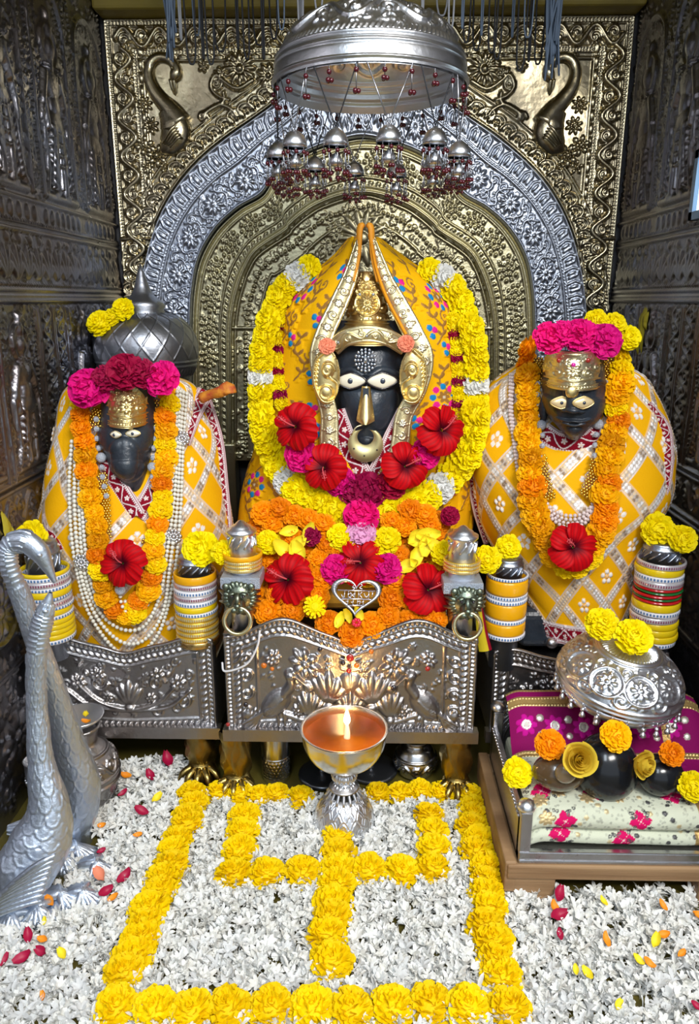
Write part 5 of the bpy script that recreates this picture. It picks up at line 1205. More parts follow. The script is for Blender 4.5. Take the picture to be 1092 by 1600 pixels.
# ================================================================== the offerings heaped on the throne
def hy(y): return 1.338+(985-y)/185*.125
def heap(nm, kind, m, L, label, group):
    for k, (x, y, d) in enumerate(sorted(L)):
        Y = hy(y); bloom(nm, fl(kind, m), W(x, y, Y), d/2*MPP(x, y, Y)*1.05, (random.uniform(-.3, .3), -1, .75), label=label+', %s from the left' % ORD[k], cat_='marigold', group=group)
heap('marigold', 'marigold', M_MO, [(419, 957, 42), (457, 955, 38), (513, 973, 40), (549, 990, 42), (582, 977, 44), (607, 962, 36), (640, 969, 38), (667, 964, 36), (686, 968, 28)], 'orange marigold in the row along the throne\'s front edge', 'orange marigolds at the front edge')
heap('marigold', 'marigold', M_MO, [(432, 930, 34), (470, 925, 36), (500, 905, 42), (497, 930, 36), (612, 935, 42), (618, 908, 40), (640, 935, 36), (655, 950, 30), (475, 890, 36), (497, 874, 34), (622, 868, 36), (452, 872, 34), (646, 890, 32)], 'orange marigold in the middle of the offering heap', 'orange marigolds mid heap')
heap('marigold', 'marigold', M_MO, [(412, 802, 40), (436, 797, 40), (460, 806, 36), (482, 812, 36), (505, 820, 38), (456, 842, 36), (425, 818, 34), (640, 800, 42), (664, 806, 38), (632, 822, 36), (672, 822, 34), (612, 815, 36), (530, 858, 30), (510, 850, 34)], 'orange marigold at the back of the offering heap', 'orange marigolds at the back')
ex = []
for y_ in range(818, 965, 22):
    for x_ in range(400, 705, 28):
        x2, y2 = x_+random.uniform(-8, 8), y_+random.uniform(-6, 6)
        if y2 > 925 and 505 < x2 < 610: continue
        if 520 < x2 < 605 and y2 > 905: continue
        ex.append((x2, y2, random.uniform(32, 40), x_, y_))
seen_ = {}
for x, y, d, x_, y_ in ex:
    seen_[y_] = seen_.get(y_, -1)+1; nth = ORD[seen_[y_]]; rw = ORD[(950-y_)//22]
    Y = hy(y)+.022; bloom('marigold', fl('marigold', random.choice([M_MO, M_MO, M_MA])), W(x, y, Y), d/2*MPP(x, y, Y)*1.05, (random.uniform(-.3, .3), -1, .75), label='half-buried orange marigold, %s from left in the offering heap\'s %s row up' % (nth, rw), cat_='marigold', group='orange marigolds underneath the heap')
for x, y, d, q in ((418, 848, 40, 'beside the left finial post'), (530, 838, 42, 'left of the pale carnation'), (605, 845, 46, 'right of the pale carnation'), (586, 858, 34, 'just under the pale carnation'), (692, 864, 40, 'beside the right finial post'), (545, 852, 34, 'below left of the pale carnation')):
    bloom('marigold', fl('marigold', M_ML), W(x, y, hy(y)-.01), d/2*MPP(x, y, hy(y)), (0, -1, .7), label='lemon yellow marigold %s' % q, cat_='marigold')
bloom('chrysanthemum', fl('chrysanthemum', M_ML), W(492, 948, 1.335), .0225, (0, -1, .6), label='spiky lemon chrysanthemum in the heap left of the heart plate', cat_='flower')
for x, y, r, m, lab in ((565, 806, 28, M_CP, 'magenta carnation above the pale pink one'), (564, 836, 25, M_CL, 'pale pink carnation at the heart of the offering heap'), (525, 890, 24, M_CP, 'magenta carnation left of the heap\'s middle hibiscus'), (604, 888, 24, M_CP, 'magenta carnation right of the heap\'s middle hibiscus'), (487, 838, 15, M_CC, 'small crimson bloom among orange marigolds'), (703, 806, 15, M_CC, 'small crimson bloom by the right finial post')):
    cb('carnation', x, y, r, m, hy(y)-.012, lab, (0, -1, .6))
for x, y, r, lab in ((448, 905, 37, 'red hibiscus in the heap beside the left lion head'), (563, 878, 34, 'red hibiscus in the middle of the offering heap'), (671, 921, 37, 'red hibiscus in the heap beside the right lion head')):
    hibiscus(W(x, y, hy(y)-.022), r*MPP(x, y, hy(y))*1.08, ((x-570)/300, -1, .55), lab)
for k, (x, y, s_) in enumerate([(440, 858, 26), (462, 852, 24), (468, 862, 24), (482, 832, 22), (450, 830, 20), (648, 868, 26), (662, 852, 24), (640, 884, 24), (668, 836, 26), (655, 845, 24), (676, 852, 22), (646, 838, 20), (532, 968, 18), (545, 962, 16), (560, 958, 16)]):
    Y = hy(y)-.012; me = random.choice(PM['yellow']); tag(link('petal', me, None, W(x, y, Y), facing((random.uniform(-.6, .6), -1, .4), random.uniform(0, 6.28)), s_*1.5*MPP(x, y, Y)), 'loose pale yellow rose petal in the heap, %s' % ('beside the left finial post' if k < 5 else 'beside the right finial post' if k < 12 else 'just under the heart plate'), 'petal', 'rose petals in the heap')
rb_ = MB()
for k in range(7): a = k*.9; rb_.ball(W(557, 972, 1.322)+np.array([.006*math.cos(a), -.002, .006*math.sin(a)]), .0042, 8, 6)
tag(rb_.build('berry_cluster', mat('red_berry', (.7, .01, .05), .25, coat=.5)), 'cluster of small shiny red berries below the heart plate', 'berries')
# heart plate with cut-out lettering
hc = W(556, 932, 1.322); k = MPP(556, 932, 1.322); hp = thing('heart_plate', 'silver heart-shaped plate with cut-out lettering in the flower heap', 'plate', hc)
M_TIN = mat('brushed_tin', (.78, .76, .80), .3, 1., .1, 200)
tilt = rotm(-.35, .06, 0)
def hpt(x, y, dy=0.): return np.array([x*k, dy, y*k]) @ tilt.T+hc
t = np.linspace(0, 2*PI, 61); hx = 16*np.sin(t)**3; hyy = 13*np.cos(t)-5*np.cos(2*t)-2*np.cos(3*t)-np.cos(4*t)
def outl(s, dy): return np.array([hpt(a*2.45*s, (b+2)*2.05*s-1, dy) for a, b in zip(hx, hyy)])
hb = MB(); hb.grid(np.stack([outl(1, .001), outl(1, -.001), outl(.80, -.001), outl(.80, .001)])); hb.build('heart_frame', M_TIN, hp)
def bars(name, segs, r=1.1):
    mb = MB()
    for s in segs: mb.tube([hpt(x, y) for x, y in (cat(s, 12) if len(s) > 2 else s)], r*k, 6, flat=.6)
    return mb.build(name, M_TIN, hp)
bars('headline', [[(-29, 8), (29, 10)], [(-25, -5), (24, -3)], [(-16, -15), (15, -13)]], 1.5)
for nm, L in (('letter', [[(-8, 20), (-3, 18), (-7, 14), (-2, 13), (-7, 9)]]), ('letter', [[(4, 20), (9, 18), (5, 14), (10, 12)]]), ('letter', [[(-18, 8), (-18, -5)], [(-23, 2), (-20, -3), (-18, 1)]]), ('letter', [[(-12, 8), (-12, -5)], [(-12, 2), (-8, 5), (-8, -2), (-12, -1)]]), ('letter', [[(-2, 9), (-2, -4)], [(-2, 4), (-6, 2), (-2, -1)]]), ('letter', [[(4, 9), (4, -4)], [(9, 7), (6, 3), (10, -2)]]), ('letter', [[(20, 9), (20, -3)], [(12, 6), (16, 0), (20, 4)]]), ('letter', [[(26, 9), (25, 1)]]), ('letter', [[(-12, -5), (-12, -14)], [(-12, -9), (-16, -8)]]), ('letter', [[(-4, -5), (-4, -14)], [(-8, -8), (-4, -11)]]), ('letter', [[(3, -4), (3, -13)], [(3, -8), (7, -7), (6, -12)]]), ('letter', [[(12, -4), (12, -13)], [(9, -9), (12, -7)]])):
    bars(nm, L, .8)
# ================================================================== bangle posts
def dotmat(name, base, dot, n, metal=0., w=.28, rows=False):
    m = bpy.data.materials.new(name); m.use_nodes = True; N = m.node_tree.nodes; L = m.node_tree.links; b = N['Principled BSDF']
    tcn = N.new('ShaderNodeTexCoord'); g = N.new('ShaderNodeTexGradient'); g.gradient_type = 'RADIAL'; L.new(tcn.outputs['Object'], g.inputs[0])
    mu = N.new('ShaderNodeMath'); mu.operation = 'MULTIPLY'; mu.inputs[1].default_value = n; L.new(g.outputs['Fac'], mu.inputs[0])
    fr_n = N.new('ShaderNodeMath'); fr_n.operation = 'PINGPONG'; fr_n.inputs[1].default_value = .5; L.new(mu.outputs[0], fr_n.inputs[0])
    gt = N.new('ShaderNodeMath'); gt.operation = 'GREATER_THAN'; gt.inputs[1].default_value = .5-w; L.new(fr_n.outputs[0], gt.inputs[0])
    sx = N.new('ShaderNodeSeparateXYZ'); L.new(tcn.outputs['Object'], sx.inputs[0]); ab = N.new('ShaderNodeMath'); ab.operation = 'ABSOLUTE'; L.new(sx.outputs[2], ab.inputs[0])
    lt = N.new('ShaderNodeMath'); lt.operation = 'LESS_THAN'; lt.inputs[1].default_value = .0026; L.new(ab.outputs[0], lt.inputs[0])
    an = N.new('ShaderNodeMath'); an.operation = 'MULTIPLY'; L.new(gt.outputs[0], an.inputs[0]); L.new(lt.outputs[0], an.inputs[1])
    x = N.new('ShaderNodeMix'); x.data_type = 'RGBA'; L.new(an.outputs[0], x.inputs[0]); x.inputs[6].default_value = (*base, 1); x.inputs[7].default_value = (*dot, 1); L.new(x.outputs[2], b.inputs['Base Color'])
    b.inputs['Roughness'].default_value = .25; b.inputs['Metallic'].default_value = metal; return m
BST = {'yel': (mat('bangle_yellow', (.85, .60, .005), .2, coat=.4), 'plain yellow', 0), 'org': (mat('bangle_orange', (.88, .42, .005), .2, coat=.4), 'plain amber', 0), 'dot': (dotmat('bangle_dotted', (.80, .80, .84), (.10, .20, .40), 46), 'white with blue dots', 0),
       'zig': (dotmat('bangle_zigzag', (.78, .74, .76), (.42, .12, .22), 60, .5), 'silvery pink studded', 1), 'seq': (dotmat('bangle_sequin', (.85, .55, .06), (.95, .85, .55), 60, .6), 'gold sequinned', 1), 'red': (mat('bangle_red', (.55, .006, .01), .15, coat=.6), 'glassy red', 2), 'grn': (mat('bangle_green', (.01, .16, .03), .15, coat=.6), 'glassy green', 2), 'gld': (mat('bangle_gold', (.80, .55, .20), .25, 1.), 'plain gold', 1)}
def bangle_mesh(r, h, st):
    n = 56; a = np.linspace(0, 2*PI, n, endpoint=False); pr = [(-.004, -.5), (-.001, -.5), (0, -.35), (.0006, 0), (0, .35), (-.001, .5), (-.004, .5), (-.004, -.5)]
    if st == 2: pr = [(-.003+.003*math.cos(t), .5*math.sin(t)) for t in np.linspace(0, 2*PI, 9)]
    mod = .0012*np.sin(a*28) if st == 1 else 0*a
    P = np.stack([np.stack([(r+dr+(mod if dr > -.002 else 0))*np.cos(a), (r+dr+(mod if dr > -.002 else 0))*np.sin(a), np.full(n, dz*h)], -1) for dr, dz in pr])
    return MB().grid(P, True)
BM = {}
def stack(px, y0, y1, wpx, Y, spec, where, finial):
    k = MPP(px, (y0+y1)/2, Y); r = wpx/2*k; p0, p1 = W(px, y0, Y), W(px, y1, Y); x = (p0[0]+p1[0])/2; zt = p0[2]; tot = sum(q for q, _ in spec); H = zt-p1[2]; z = zt
    for i, (hh, st) in enumerate(spec):
        h = hh/tot*H; m, desc, sg = BST[st]; key = (round(r, 4), round(h, 4), st)
        if key not in BM: BM[key] = bangle_mesh(r, h*.96, sg).mesh('bangle', m)
        o = link('bangle', BM[key], None, (x+random.gauss(0, .0008), Y+random.gauss(0, .0008), z-h/2)); z -= h
        tag(o, '%s bangle, %s from the top of the stack %s' % (desc, ORD[i], where), 'bangle', 'bangles %s' % where)
    return x, zt, p1[2], k
def finial(root, x, Y, zt, zb, k, r=22, hp=40):
    mb = MB(); mb.lathe([(r*k, zb-.005), (r*k, zt+hp*.55*k), (r*1.08*k, zt+hp*.6*k), (r*1.08*k, zt+hp*.7*k), (r*.95*k, zt+hp*.75*k), (r*1.0*k, zt+hp*.9*k), (r*.9*k, zt+hp*k), (r*.3*k, zt+hp*1.06*k), (0, zt+hp*1.08*k)], 24, (x, Y, 0)); o = mb.build('finial_post', M_ARCH, root)
    tw = MB()
    for j in range(12):
        a = 2*PI*j/12; t = np.linspace(0, 1, 5); tw.tube(np.stack([x+r*1.01*k*np.cos(a+t*.6), Y+r*1.01*k*np.sin(a+t*.6), zt+.002+t*hp*.5*k], -1), 1.8*k, 5)
    tw.build('twisted_collar', M_ARCH, o)
sA = stack(75, 886, 994, 74, 1.372, [(9, 'yel'), (9, 'dot'), (13, 'zig'), (8, 'dot'), (14, 'yel'), (7, 'dot'), (13, 'zig'), (7, 'dot'), (12, 'yel'), (8, 'dot'), (11, 'yel'), (11, 'yel'), (11, 'yel'), (11, 'yel'), (9, 'dot')], 'beside the swans', 0)
finial(ped_l, sA[0], 1.372, sA[1], zs1-.02, sA[3], 24, 42)
sB = stack(307, 892, 1002, 66, 1.40, [(14, 'org'), (10, 'zig'), (10, 'dot'), (10, 'zig'), (9, 'dot'), (10, 'yel'), (7, 'dot'), (9, 'seq'), (9, 'seq'), (9, 'seq'), (9, 'seq'), (9, 'seq'), (12, 'gld')], 'left of the throne', 0)
finial(ped_l, sB[0], 1.40, sB[1], zs1-.02, sB[3], 24, 26)
sC = stack(790, 895, 990, 64, 1.42, [(6, 'dot'), (28, 'org'), (8, 'dot'), (8, 'dot'), (30, 'org'), (9, 'dot'), (22, 'org'), (9, 'dot')], 'right of the throne', 0)
finial(ped_r, sC[0], 1.42, sC[1], rz1-.02, sC[3], 22, 26)
sD = stack(1025, 872, 1000, 72, 1.42, [(10, 'zig'), (12, 'yel'), (9, 'dot'), (12, 'zig'), (6, 'red'), (5, 'grn'), (6, 'red'), (5, 'grn'), (6, 'red'), (14, 'yel'), (9, 'dot'), (11, 'zig'), (12, 'yel'), (12, 'yel'), (12, 'yel'), (9, 'dot')], 'by the right wall', 0)
finial(ped_r, sD[0], 1.42, sD[1], rz1-.02, sD[3], 26, 28)
for px, dy, side in ((379, 0, 'left'), (722, 10, 'right')):
    y = 1.362; x = W(px, 870, y)[0]; k = MPP(px, 870, y); z = W(px, 862+dy, y)[2]
    for i, (st, wd, hh) in enumerate([('org', 62, 8), ('seq', 60, 6), ('seq', 60, 6), ('seq', 60, 6)] if side == 'left' else [('seq', 58, 6), ('seq', 58, 6), ('seq', 58, 6)]):
        m, desc, sg = BST[st]; o = bangle_mesh(wd/2*k, hh*k, sg).build('bangle', m, None, True); o.location = (x, y, z-hh*k/2); z -= hh*k
        tag(o, '%s bangle on the %s lion post, %s from the top' % (desc, side, ORD[i]), 'bangle', 'bangles on the lion posts')
for x, y, r, Y, lab in ((313, 858, 30, 1.39, 'lemon marigold on the bangle post left of the throne'), (349, 864, 20, 1.36, 'small lemon marigold between the bangle post and the left lion head'), (48, 838, 26, 1.375, 'lemon marigold on the bangle post behind the swan\'s head'), (760, 874, 23, 1.38, 'lemon marigold between the right lion head and the bangles'), (794, 855, 21, 1.42, 'lemon marigold on the bangle post right of the throne'), (1028, 828, 28, 1.42, 'large lemon marigold on the bangle post by the right wall'), (1066, 842, 23, 1.39, 'smaller lemon marigold beside the right wall\'s bangle post')):
    bloom('marigold', fl('marigold', M_ML), W(x, y, Y), r*MPP(x, y, Y), (random.uniform(-.2, .2), -1, .5), label=lab, cat_='marigold')
# folded yellow cloth end hanging right of the throne
strip_root = thing('cloth_end', 'narrow yellow cloth end with red edge hanging right of the throne', 'cloth', W(756, 1000, 1.37))
def paint_end(cv): cv.C[...] = (.62, .48, .02, 0); cv.stroke([(0, cv.h*.1), (cv.w, cv.h*.1)], cv.h*.14, .001, RED)
strip('cloth', [W(748, 940, 1.36), W(753, 985, 1.355), (W(759, 1018, 1.35))], [.012, .02, .026], strip_root, paint_end)
# ================================================================== mace behind the left idol
gx, gY = W(229, 548, 1.93)[0], 1.93; gk = MPP(229, 548, gY); gz = lambda y: W(229, y, gY)[2]
mace = thing('mace', 'tall dark silver ceremonial mace with lattice engraved head behind the left idol', 'mace', (gx, gY, 0))
M_MACE = mat('dark_silver', (.46, .49, .55), .36, 1., .15, 90, .5, 6, (.22, .2, .2))
prof = cat([(10*gk, gz(630)), (45*gk, gz(612)), (72*gk, gz(580)), (79*gk, gz(548)), (74*gk, gz(520)), (56*gk, gz(498)), (30*gk, gz(488))], 40)
gc = Cv(2*PI*.12, .24, .0017); n = 16
for k in range(-8, n+9):
    for s_ in (1, -1):
        x = k*gc.w/n
        for y0, y1 in ((.0, .075), (.125, .24)): gc.stroke([(x, y0), (x+s_*(y1-y0)*.9, y1)], .0016, .0016)
for y in (.082, .090, .112, .120): gc.stroke([(0, y), (gc.w, y)], .0018, .0022)
for k in range(60):
    x = k*gc.w/60
    for s_ in (1, -1): gc.stroke([(x, .091), (x+s_*.016, .111)], .0013, .0018)
cvmesh(gc, lathe_map(prof, gc, (gx, gY, 0)), 'mace_head', M_MACE, mace)
MB().lathe([(32*gk, gz(496)), (34*gk, gz(490)), (30*gk, gz(484)), (34*gk, gz(478)), (28*gk, gz(470)), (18*gk, gz(462)), (14*gk, gz(455)), (11*gk, gz(447)), (5*gk, gz(425)), (.5*gk, gz(412))], 28, (gx, gY, 0)).build('spike', M_MACE, mace)
MB().lathe([(.05, 0), (.05, .02), (.02, .04), (.02, gz(625))], 18, (gx, gY, 0)).build('shaft', M_MACE, mace)
for x, y, r, q in ((155, 505, 21, 'lowest of three'), (192, 483, 19, 'highest of three'), (175, 496, 15, 'between two others')): bloom('marigold', fl('marigold', M_ML), W(x, y, 1.84), r*MPP(x, y, 1.84), (-.2, -1, .5), label='lemon marigold resting on the mace head, %s' % q, cat_='marigold', group='lemon marigolds on the mace')
# ================================================================== swans
def tube_map(pts, rad, cv, flat=1.):
    P = np.asarray(pts); m = len(P); T = np.gradient(P, axis=0); T /= np.linalg.norm(T, axis=1)[:, None]; N = np.zeros_like(P); u = np.array([0, -1., 0])
    v = u-T[0]*(u @ T[0]); v /= np.linalg.norm(v)
    for k in range(m): v = v-T[k]*(v @ T[k]); v /= np.linalg.norm(v); N[k] = v
    Bn = np.cross(T, N); s = np.linspace(0, 1, m)
    def fn(U, V, H):
        t = V/cv.h; I = lambda A: np.stack([np.interp(t, s, A[:, k]) for k in range(3)], -1); a = U/cv.w*2*PI; r = np.interp(t, s, rad)+H
        return I(P)+I(N)*(r*np.cos(a)*flat)[..., None]+I(Bn)*(r*np.sin(a))[..., None]
    return fn
def swan(label, path, rad, Y, base_px, split):
    """path in pixels from tail to beak tip at depth Y; split = fractions (wing end, head start)"""
    C = cat([W(x, y, Yd) for x, y, Yd in path], 140); k = MPP(60, 1200, Y); R_ = np.interp(np.linspace(0, 1, 140), np.linspace(0, 1, len(rad)), rad)*k
    L = np.linalg.norm(np.diff(C, axis=0), axis=1).sum(); cv = Cv(.24, L, .0022); w0, w1 = split[0]*L, split[1]*L
    y = w0*.55; j = 0
    while y < w1*.80:
        n = 9; sc = .24/n; 
        for i in range(-1, n+1):
            x = (i+(.5 if j % 2 else 0))*sc; t = np.linspace(PI, 2*PI, 8); cv.stroke(np.stack([x+sc/2+sc*.5*np.cos(t), y+sc*.30+sc*.62*np.sin(t)], -1), .0020, .0026)
            cv.dome(x+sc/2, y+sc*.05, sc*.42, sc*.5, .0016)
        y += sc*.72; j += 1
    for i in range(15): x = i*.24/15; cv.stroke([(x, 0), (x+.02, w0*.5)], .0035, .003)
    for y in np.arange(w1*.80, w1, .012): cv.stroke([(0, y), (.24, y+.004)], .0018, .0018)
    for i in range(12): x = i*.02; cv.stroke([(x, w1), (x+.006, w1+.06*L)], .0024, .0022)
    root = thing('swan_figure', label, 'swan', WZ(*base_px)); cvmesh(cv, tube_map(C, R_, cv, .85), 'body', M_SWAN, root)
    return root, C, R_, k
s1, C1, R1, k1 = swan('silvery swan figure in front, its beak raised straight up', [(-40, 1440, .98), (-5, 1412, .99), (38, 1360, 1.01), (66, 1310, 1.03), (76, 1262, 1.04), (64, 1190, 1.05), (58, 1110, 1.06), (56, 1045, 1.06), (60, 1000, 1.06), (67, 968, 1.06), (74, 945, 1.06), (79, 926, 1.06)], [6, 26, 47, 46, 31, 18, 14, 13, 15, 15, 9, 3], 1.03, (55, 1435), (.30, .86))
s2, C2, R2, k2 = swan('silvery swan figure behind, its long neck arched with beak down', [(12, 1297, 1.16), (60, 1292, 1.17), (112, 1280, 1.18), (125, 1225, 1.18), (110, 1170, 1.17), (94, 1110, 1.15), (74, 1050, 1.13), (52, 988, 1.12), (32, 930, 1.11), (14, 885, 1.10), (14, 855, 1.10), (38, 846, 1.10), (60, 862, 1.10), (74, 886, 1.10), (86, 910, 1.10)], [6, 22, 33, 30, 24, 18, 15, 13.5, 12.5, 12.5, 13.5, 16, 15, 8.5, 3], 1.15, (110, 1345), (.16, .74))
for root, C, R_, fr_h, nm in ((s1, C1, R1, .87, 'a'), (s2, C2, R2, .87, 'b')):
    i = int(fr_h*140); c = C[i]; MB().ball(c+np.array([.004, -R_[i]*.78, .003]), (.005, .004, .004), 8, 6).build('eye', M_SWAN, root)
wing = MB()
for k in range(9):
    P = [W(88-k*3, 1335+k*9, .945), W(60-k*6, 1350+k*9, .935), W(15-k*9, 1385+k*8, .935), W(-20-k*6, 1412+k*5, .95)]
    wing.tube(cat(P, 12), np.interp(np.linspace(0, 1, 12), [0, .5, 1], [.003, .006, .002]), 6)
wing.build('wing', M_SWAN, s1)
for root, px in ((s1, [(95, 1408), (130, 1405), (60, 1430), (20, 1440)]), (s2, [(120, 1335), (150, 1360), (100, 1350)])):
    for j, (x, y) in enumerate(px):
        p = WZ(x, y, .010); mb = MB()
        for q in range(6):
            a = -.6+q*.35+j*.5; d = np.array([math.cos(a), -math.sin(a)*.7, 0]); mb.tube(cat([p-d*.03+[0, 0, .012], p+[0, 0, .016], p+d*.04+[0, 0, .0]], 8), np.interp(np.linspace(0, 1, 8), [0, .5, 1], [.006, .009, .003]), 6)
        mb.ball(p-np.array([0, 0, .004]), (.034, .026, .012), 12, 6); mb.build('leaf_base', M_SWAN, root)
lgp = WZ(60, 1432); MB().lathe([(.03, 0), (.022, .03), (.02, .075)], 12, (WZ(62, 1400)[0], 1.02, 0)).build('leg', M_SWAN, s1); MB().lathe([(.03, 0), (.024, .04), (.024, .09)], 12, (WZ(112, 1330)[0], 1.18, 0)).build('leg', M_SWAN, s2)
# ================================================================== vessels
def eng(prof, o, name, m, parent, w_, deco, res=.0016, M=None):
    P = np.asarray(prof, float); h_ = np.linalg.norm(np.diff(P, axis=0), axis=1).sum(); cv = Cv(w_, h_, res); deco(cv); return cvmesh(cv, lathe_map(P, cv, o, M), name, m, parent)
# big chased pot behind the swans
pc = WZ(142, 1252); pk = MPP(118, 1230, pc[1]); pot = thing('water_pot', 'large chased silver water pot standing behind the swans', 'pot', (pc[0], pc[1]-.005, 0))
def d_pot(cv):
    for y in (.25, .45, .52, .75): cv.stroke([(0, cv.h*y), (cv.w, cv.h*y)], .003, .004)
    cv.vine((0, cv.h*.62), (cv.w, cv.h*.62), cv.h*.09, .06, .003, .004); cv.fill(0, cv.w, cv.h*.26, cv.h*.44, .02, .003)
po = (pc[0], pc[1]-.005, 0)
eng(cat([(.001, .002), (.035, .002), (.056, .035), (.064, .075), (.058, .110), (.040, .132), (.028, .145), (.030, .165), (.034, .176)], 50), po, 'body', M_PED, pot, .38, d_pot)
MB().lathe([(.033, .174), (.038, .180), (.035, .184), (.028, .176), (.022, .15)], 28, po).build('rim', M_PED, pot)
ds = thing('offering_dish', 'small silver dish holding yellow petals on top of the water pot', 'dish', (po[0]+.0, po[1]-.0, .185))
MB().lathe([(.001, .185), (.022, .185), (.042, .199), (.046, .206), (.043, .205), (.022, .190), (.001, .189)], 32, po).build('bowl', M_SILV, ds)
for k in range(5): tag(link('petal', random.choice(PM['yellow' if k % 2 else 'orange']), None, (po[0]+random.uniform(-.018, .018), po[1]+random.uniform(-.018, .018), .195+.001*k), facing((random.uniform(-.2, .2), 0, 1), random.uniform(0, 6)), .020), 'loose petal lying in the dish on the water pot', 'petal', 'petals in the dish')
cpx = WZ(80, 1250); cup = thing('silver_cup', 'ribbed silver cup half hidden between the swan necks', 'cup', (cpx[0], cpx[1]-.035, 0)); co = (cpx[0], cpx[1]-.035, .0)
MB().lathe([(.02, .0), (.022, .04), (.012, .055), (.012, .065), (.024, .072), (.026, .085), (.0255, .087), (.026, .10), (.0255, .102), (.026, .118), (.028, .122), (.026, .122), (.024, .11)], 30, co).build('body', M_SILV, cup)
flu = MB()
for j in range(20): a = 2*PI*j/20; flu.tube([np.array(co)+np.array([.0245*math.cos(a), .0245*math.sin(a), .070]), np.array(co)+np.array([.0265*math.cos(a+.15), .0265*math.sin(a+.15), .082])], .0022, 5)
flu.build('fluting', M_SILV, cup)
# under the throne: tumbler, two wooden-toned sandal discs, round pot
tp_ = WZ(430, 1226); to = (tp_[0], tp_[1]+.024, 0); tum = thing('tumbler', 'steel tumbler with scale engraved band under the throne', 'tumbler', to)
def d_tum(cv):
    for j in range(5):
        for i in range(22): cv.dome((i+.5*(j % 2))*cv.w/22, cv.h*(.16+.07*j), cv.w/46, cv.h*.045, .0016)
    for y in (.1, .52): cv.stroke([(0, cv.h*y), (cv.w, cv.h*y)], .0015, .0015)
eng([(.028, .002), (.030, .05), (.034, .115)], to, 'body', M_STEEL, tum, .2, d_tum, .0012)
MB().lathe([(.0, .004), (.027, .004)], 24, to).build('base', M_STEEL, tum); MB().lathe([(.034, .115), (.036, .117), (.033, .117), (.029, .05), (.027, .006)], 30, to).build('rim', M_STEEL, tum)
for x, y, q in ((505, 1222, 'left'), (582, 1214, 'right')):
    p = WZ(x, y); sd = thing('foot_disc', 'dark oval footrest disc with metal peg, %s of the lamp stem' % q, 'footrest', p)
    MB().lathe([(0, 0), (.048, .0), (.055, .004), (.055, .009), (.050, .012), (0, .012)], 36, p+np.array([0, .02, 0])).build('disc', mat('dark_pewter', (.14, .15, .17), .3, .9), sd)
    MB().lathe([(.006, .012), (.004, .018), (.004, .030), (.011, .034), (.012, .040), (.008, .045), (0, .046)], 16, p+np.array([-.004, .02, 0])).build('peg', M_SILV, sd)
lp = WZ(650, 1222); lo = (lp[0], lp[1]+.035, 0); lot = thing('round_pot', 'small round chased silver pot under the throne\'s right side', 'pot', lo)
def d_lot(cv): cv.vine((0, cv.h*.45), (cv.w, cv.h*.45), cv.h*.11, .06, .0028, .0035); [cv.stroke([(0, cv.h*y), (cv.w, cv.h*y)], .002, .0025) for y in (.28, .6)]
eng(cat([(.001, .002), (.030, .002), (.044, .025), (.046, .042), (.036, .064), (.024, .074), (.026, .082), (.036, .090)], 40), lo, 'body', M_STEEL, lot, .27, d_lot)
MB().lathe([(.036, .090), (.037, .091), (.033, .090), (.022, .075)], 28, lo).build('rim', M_STEEL, lot)
# ================================================================== oil lamp
dq = WZ(538, 1290); do = (dq[0], dq[1]+.0, 0); lamp = thing('oil_lamp', 'silver footed oil lamp with lit wick at the back of the flower pattern', 'oil lamp', do)
lz = 1-.0; rimz = W(543, 1137, do[1])[2]; rk = 68*MPP(543, 1137, do[1])
MB().lathe(cat([(.012, rimz-.079), (.034, rimz-.077), (.060, rimz-.063), (.0755, rimz-.038), (rk*.985, rimz-.012), (rk, rimz-.002), (rk+.001, rimz), (rk-.003, rimz+.0005), (rk-.005, rimz-.004), (rk-.012, rimz-.03), (.05, rimz-.052), (.001, rimz-.06)], 60), 48, do).build('bowl', mat('lamp_silver', (.80, .78, .72), .22, 1., .1, 60), lamp)
OIL = MB().lathe([(0, rimz-.016), (rk*.5, rimz-.016), (rk-.0072, rimz-.0155)], 48, do); OIL.build('oil', mat('amber_oil', (.80, .19, .004), .12, 0., coat=.0, spec=.35, var=.6, vscale=18, col2=(.40, .06, .004)), lamp)
sb_ = rimz-.075
stp = [(.030, sb_-.055), (.016, sb_-.045), (.015, sb_-.040), (.021, sb_-.034), (.024, sb_-.028), (.021, sb_-.022), (.015, sb_-.018), (.014, sb_-.013), (.017, sb_-.010), (.021, sb_-.006), (.017, sb_+.001)]
def d_flute(n, g=.0018): 
    return lambda cv: [cv.dome((i+.5)*cv.w/n, cv.h*.5, cv.w/n*.46, cv.h*.5, g) for i in range(n)]
MB().lathe(cat(stp, 50), 28, do).build('stem', M_SILV, lamp)
for za_, zb_2, r_ in ((sb_-.040, sb_-.018, .0225), (sb_-.075, sb_-.045, .026)):
    rb = MB()
    for i in range(16):
        a = 2*PI*i/16; rr = lambda z: (r_ if zb_2 > sb_-.03 else .016+(.018)*((sb_-.045-z)/.03)**1.2)
        t = np.linspace(za_, zb_2, 6); rad = np.array([.0165+.0065*math.sin(PI*(q-za_)/(zb_2-za_)) if r_ < .024 else .016+.020*((zb_2-q)/(zb_2-za_)) for q in t])
        rb.tube(np.stack([do[0]+rad*math.cos(a), do[1]+rad*math.sin(a), t], -1), .0032, 5)
    rb.build('stem_ribs', M_SILV, lamp)
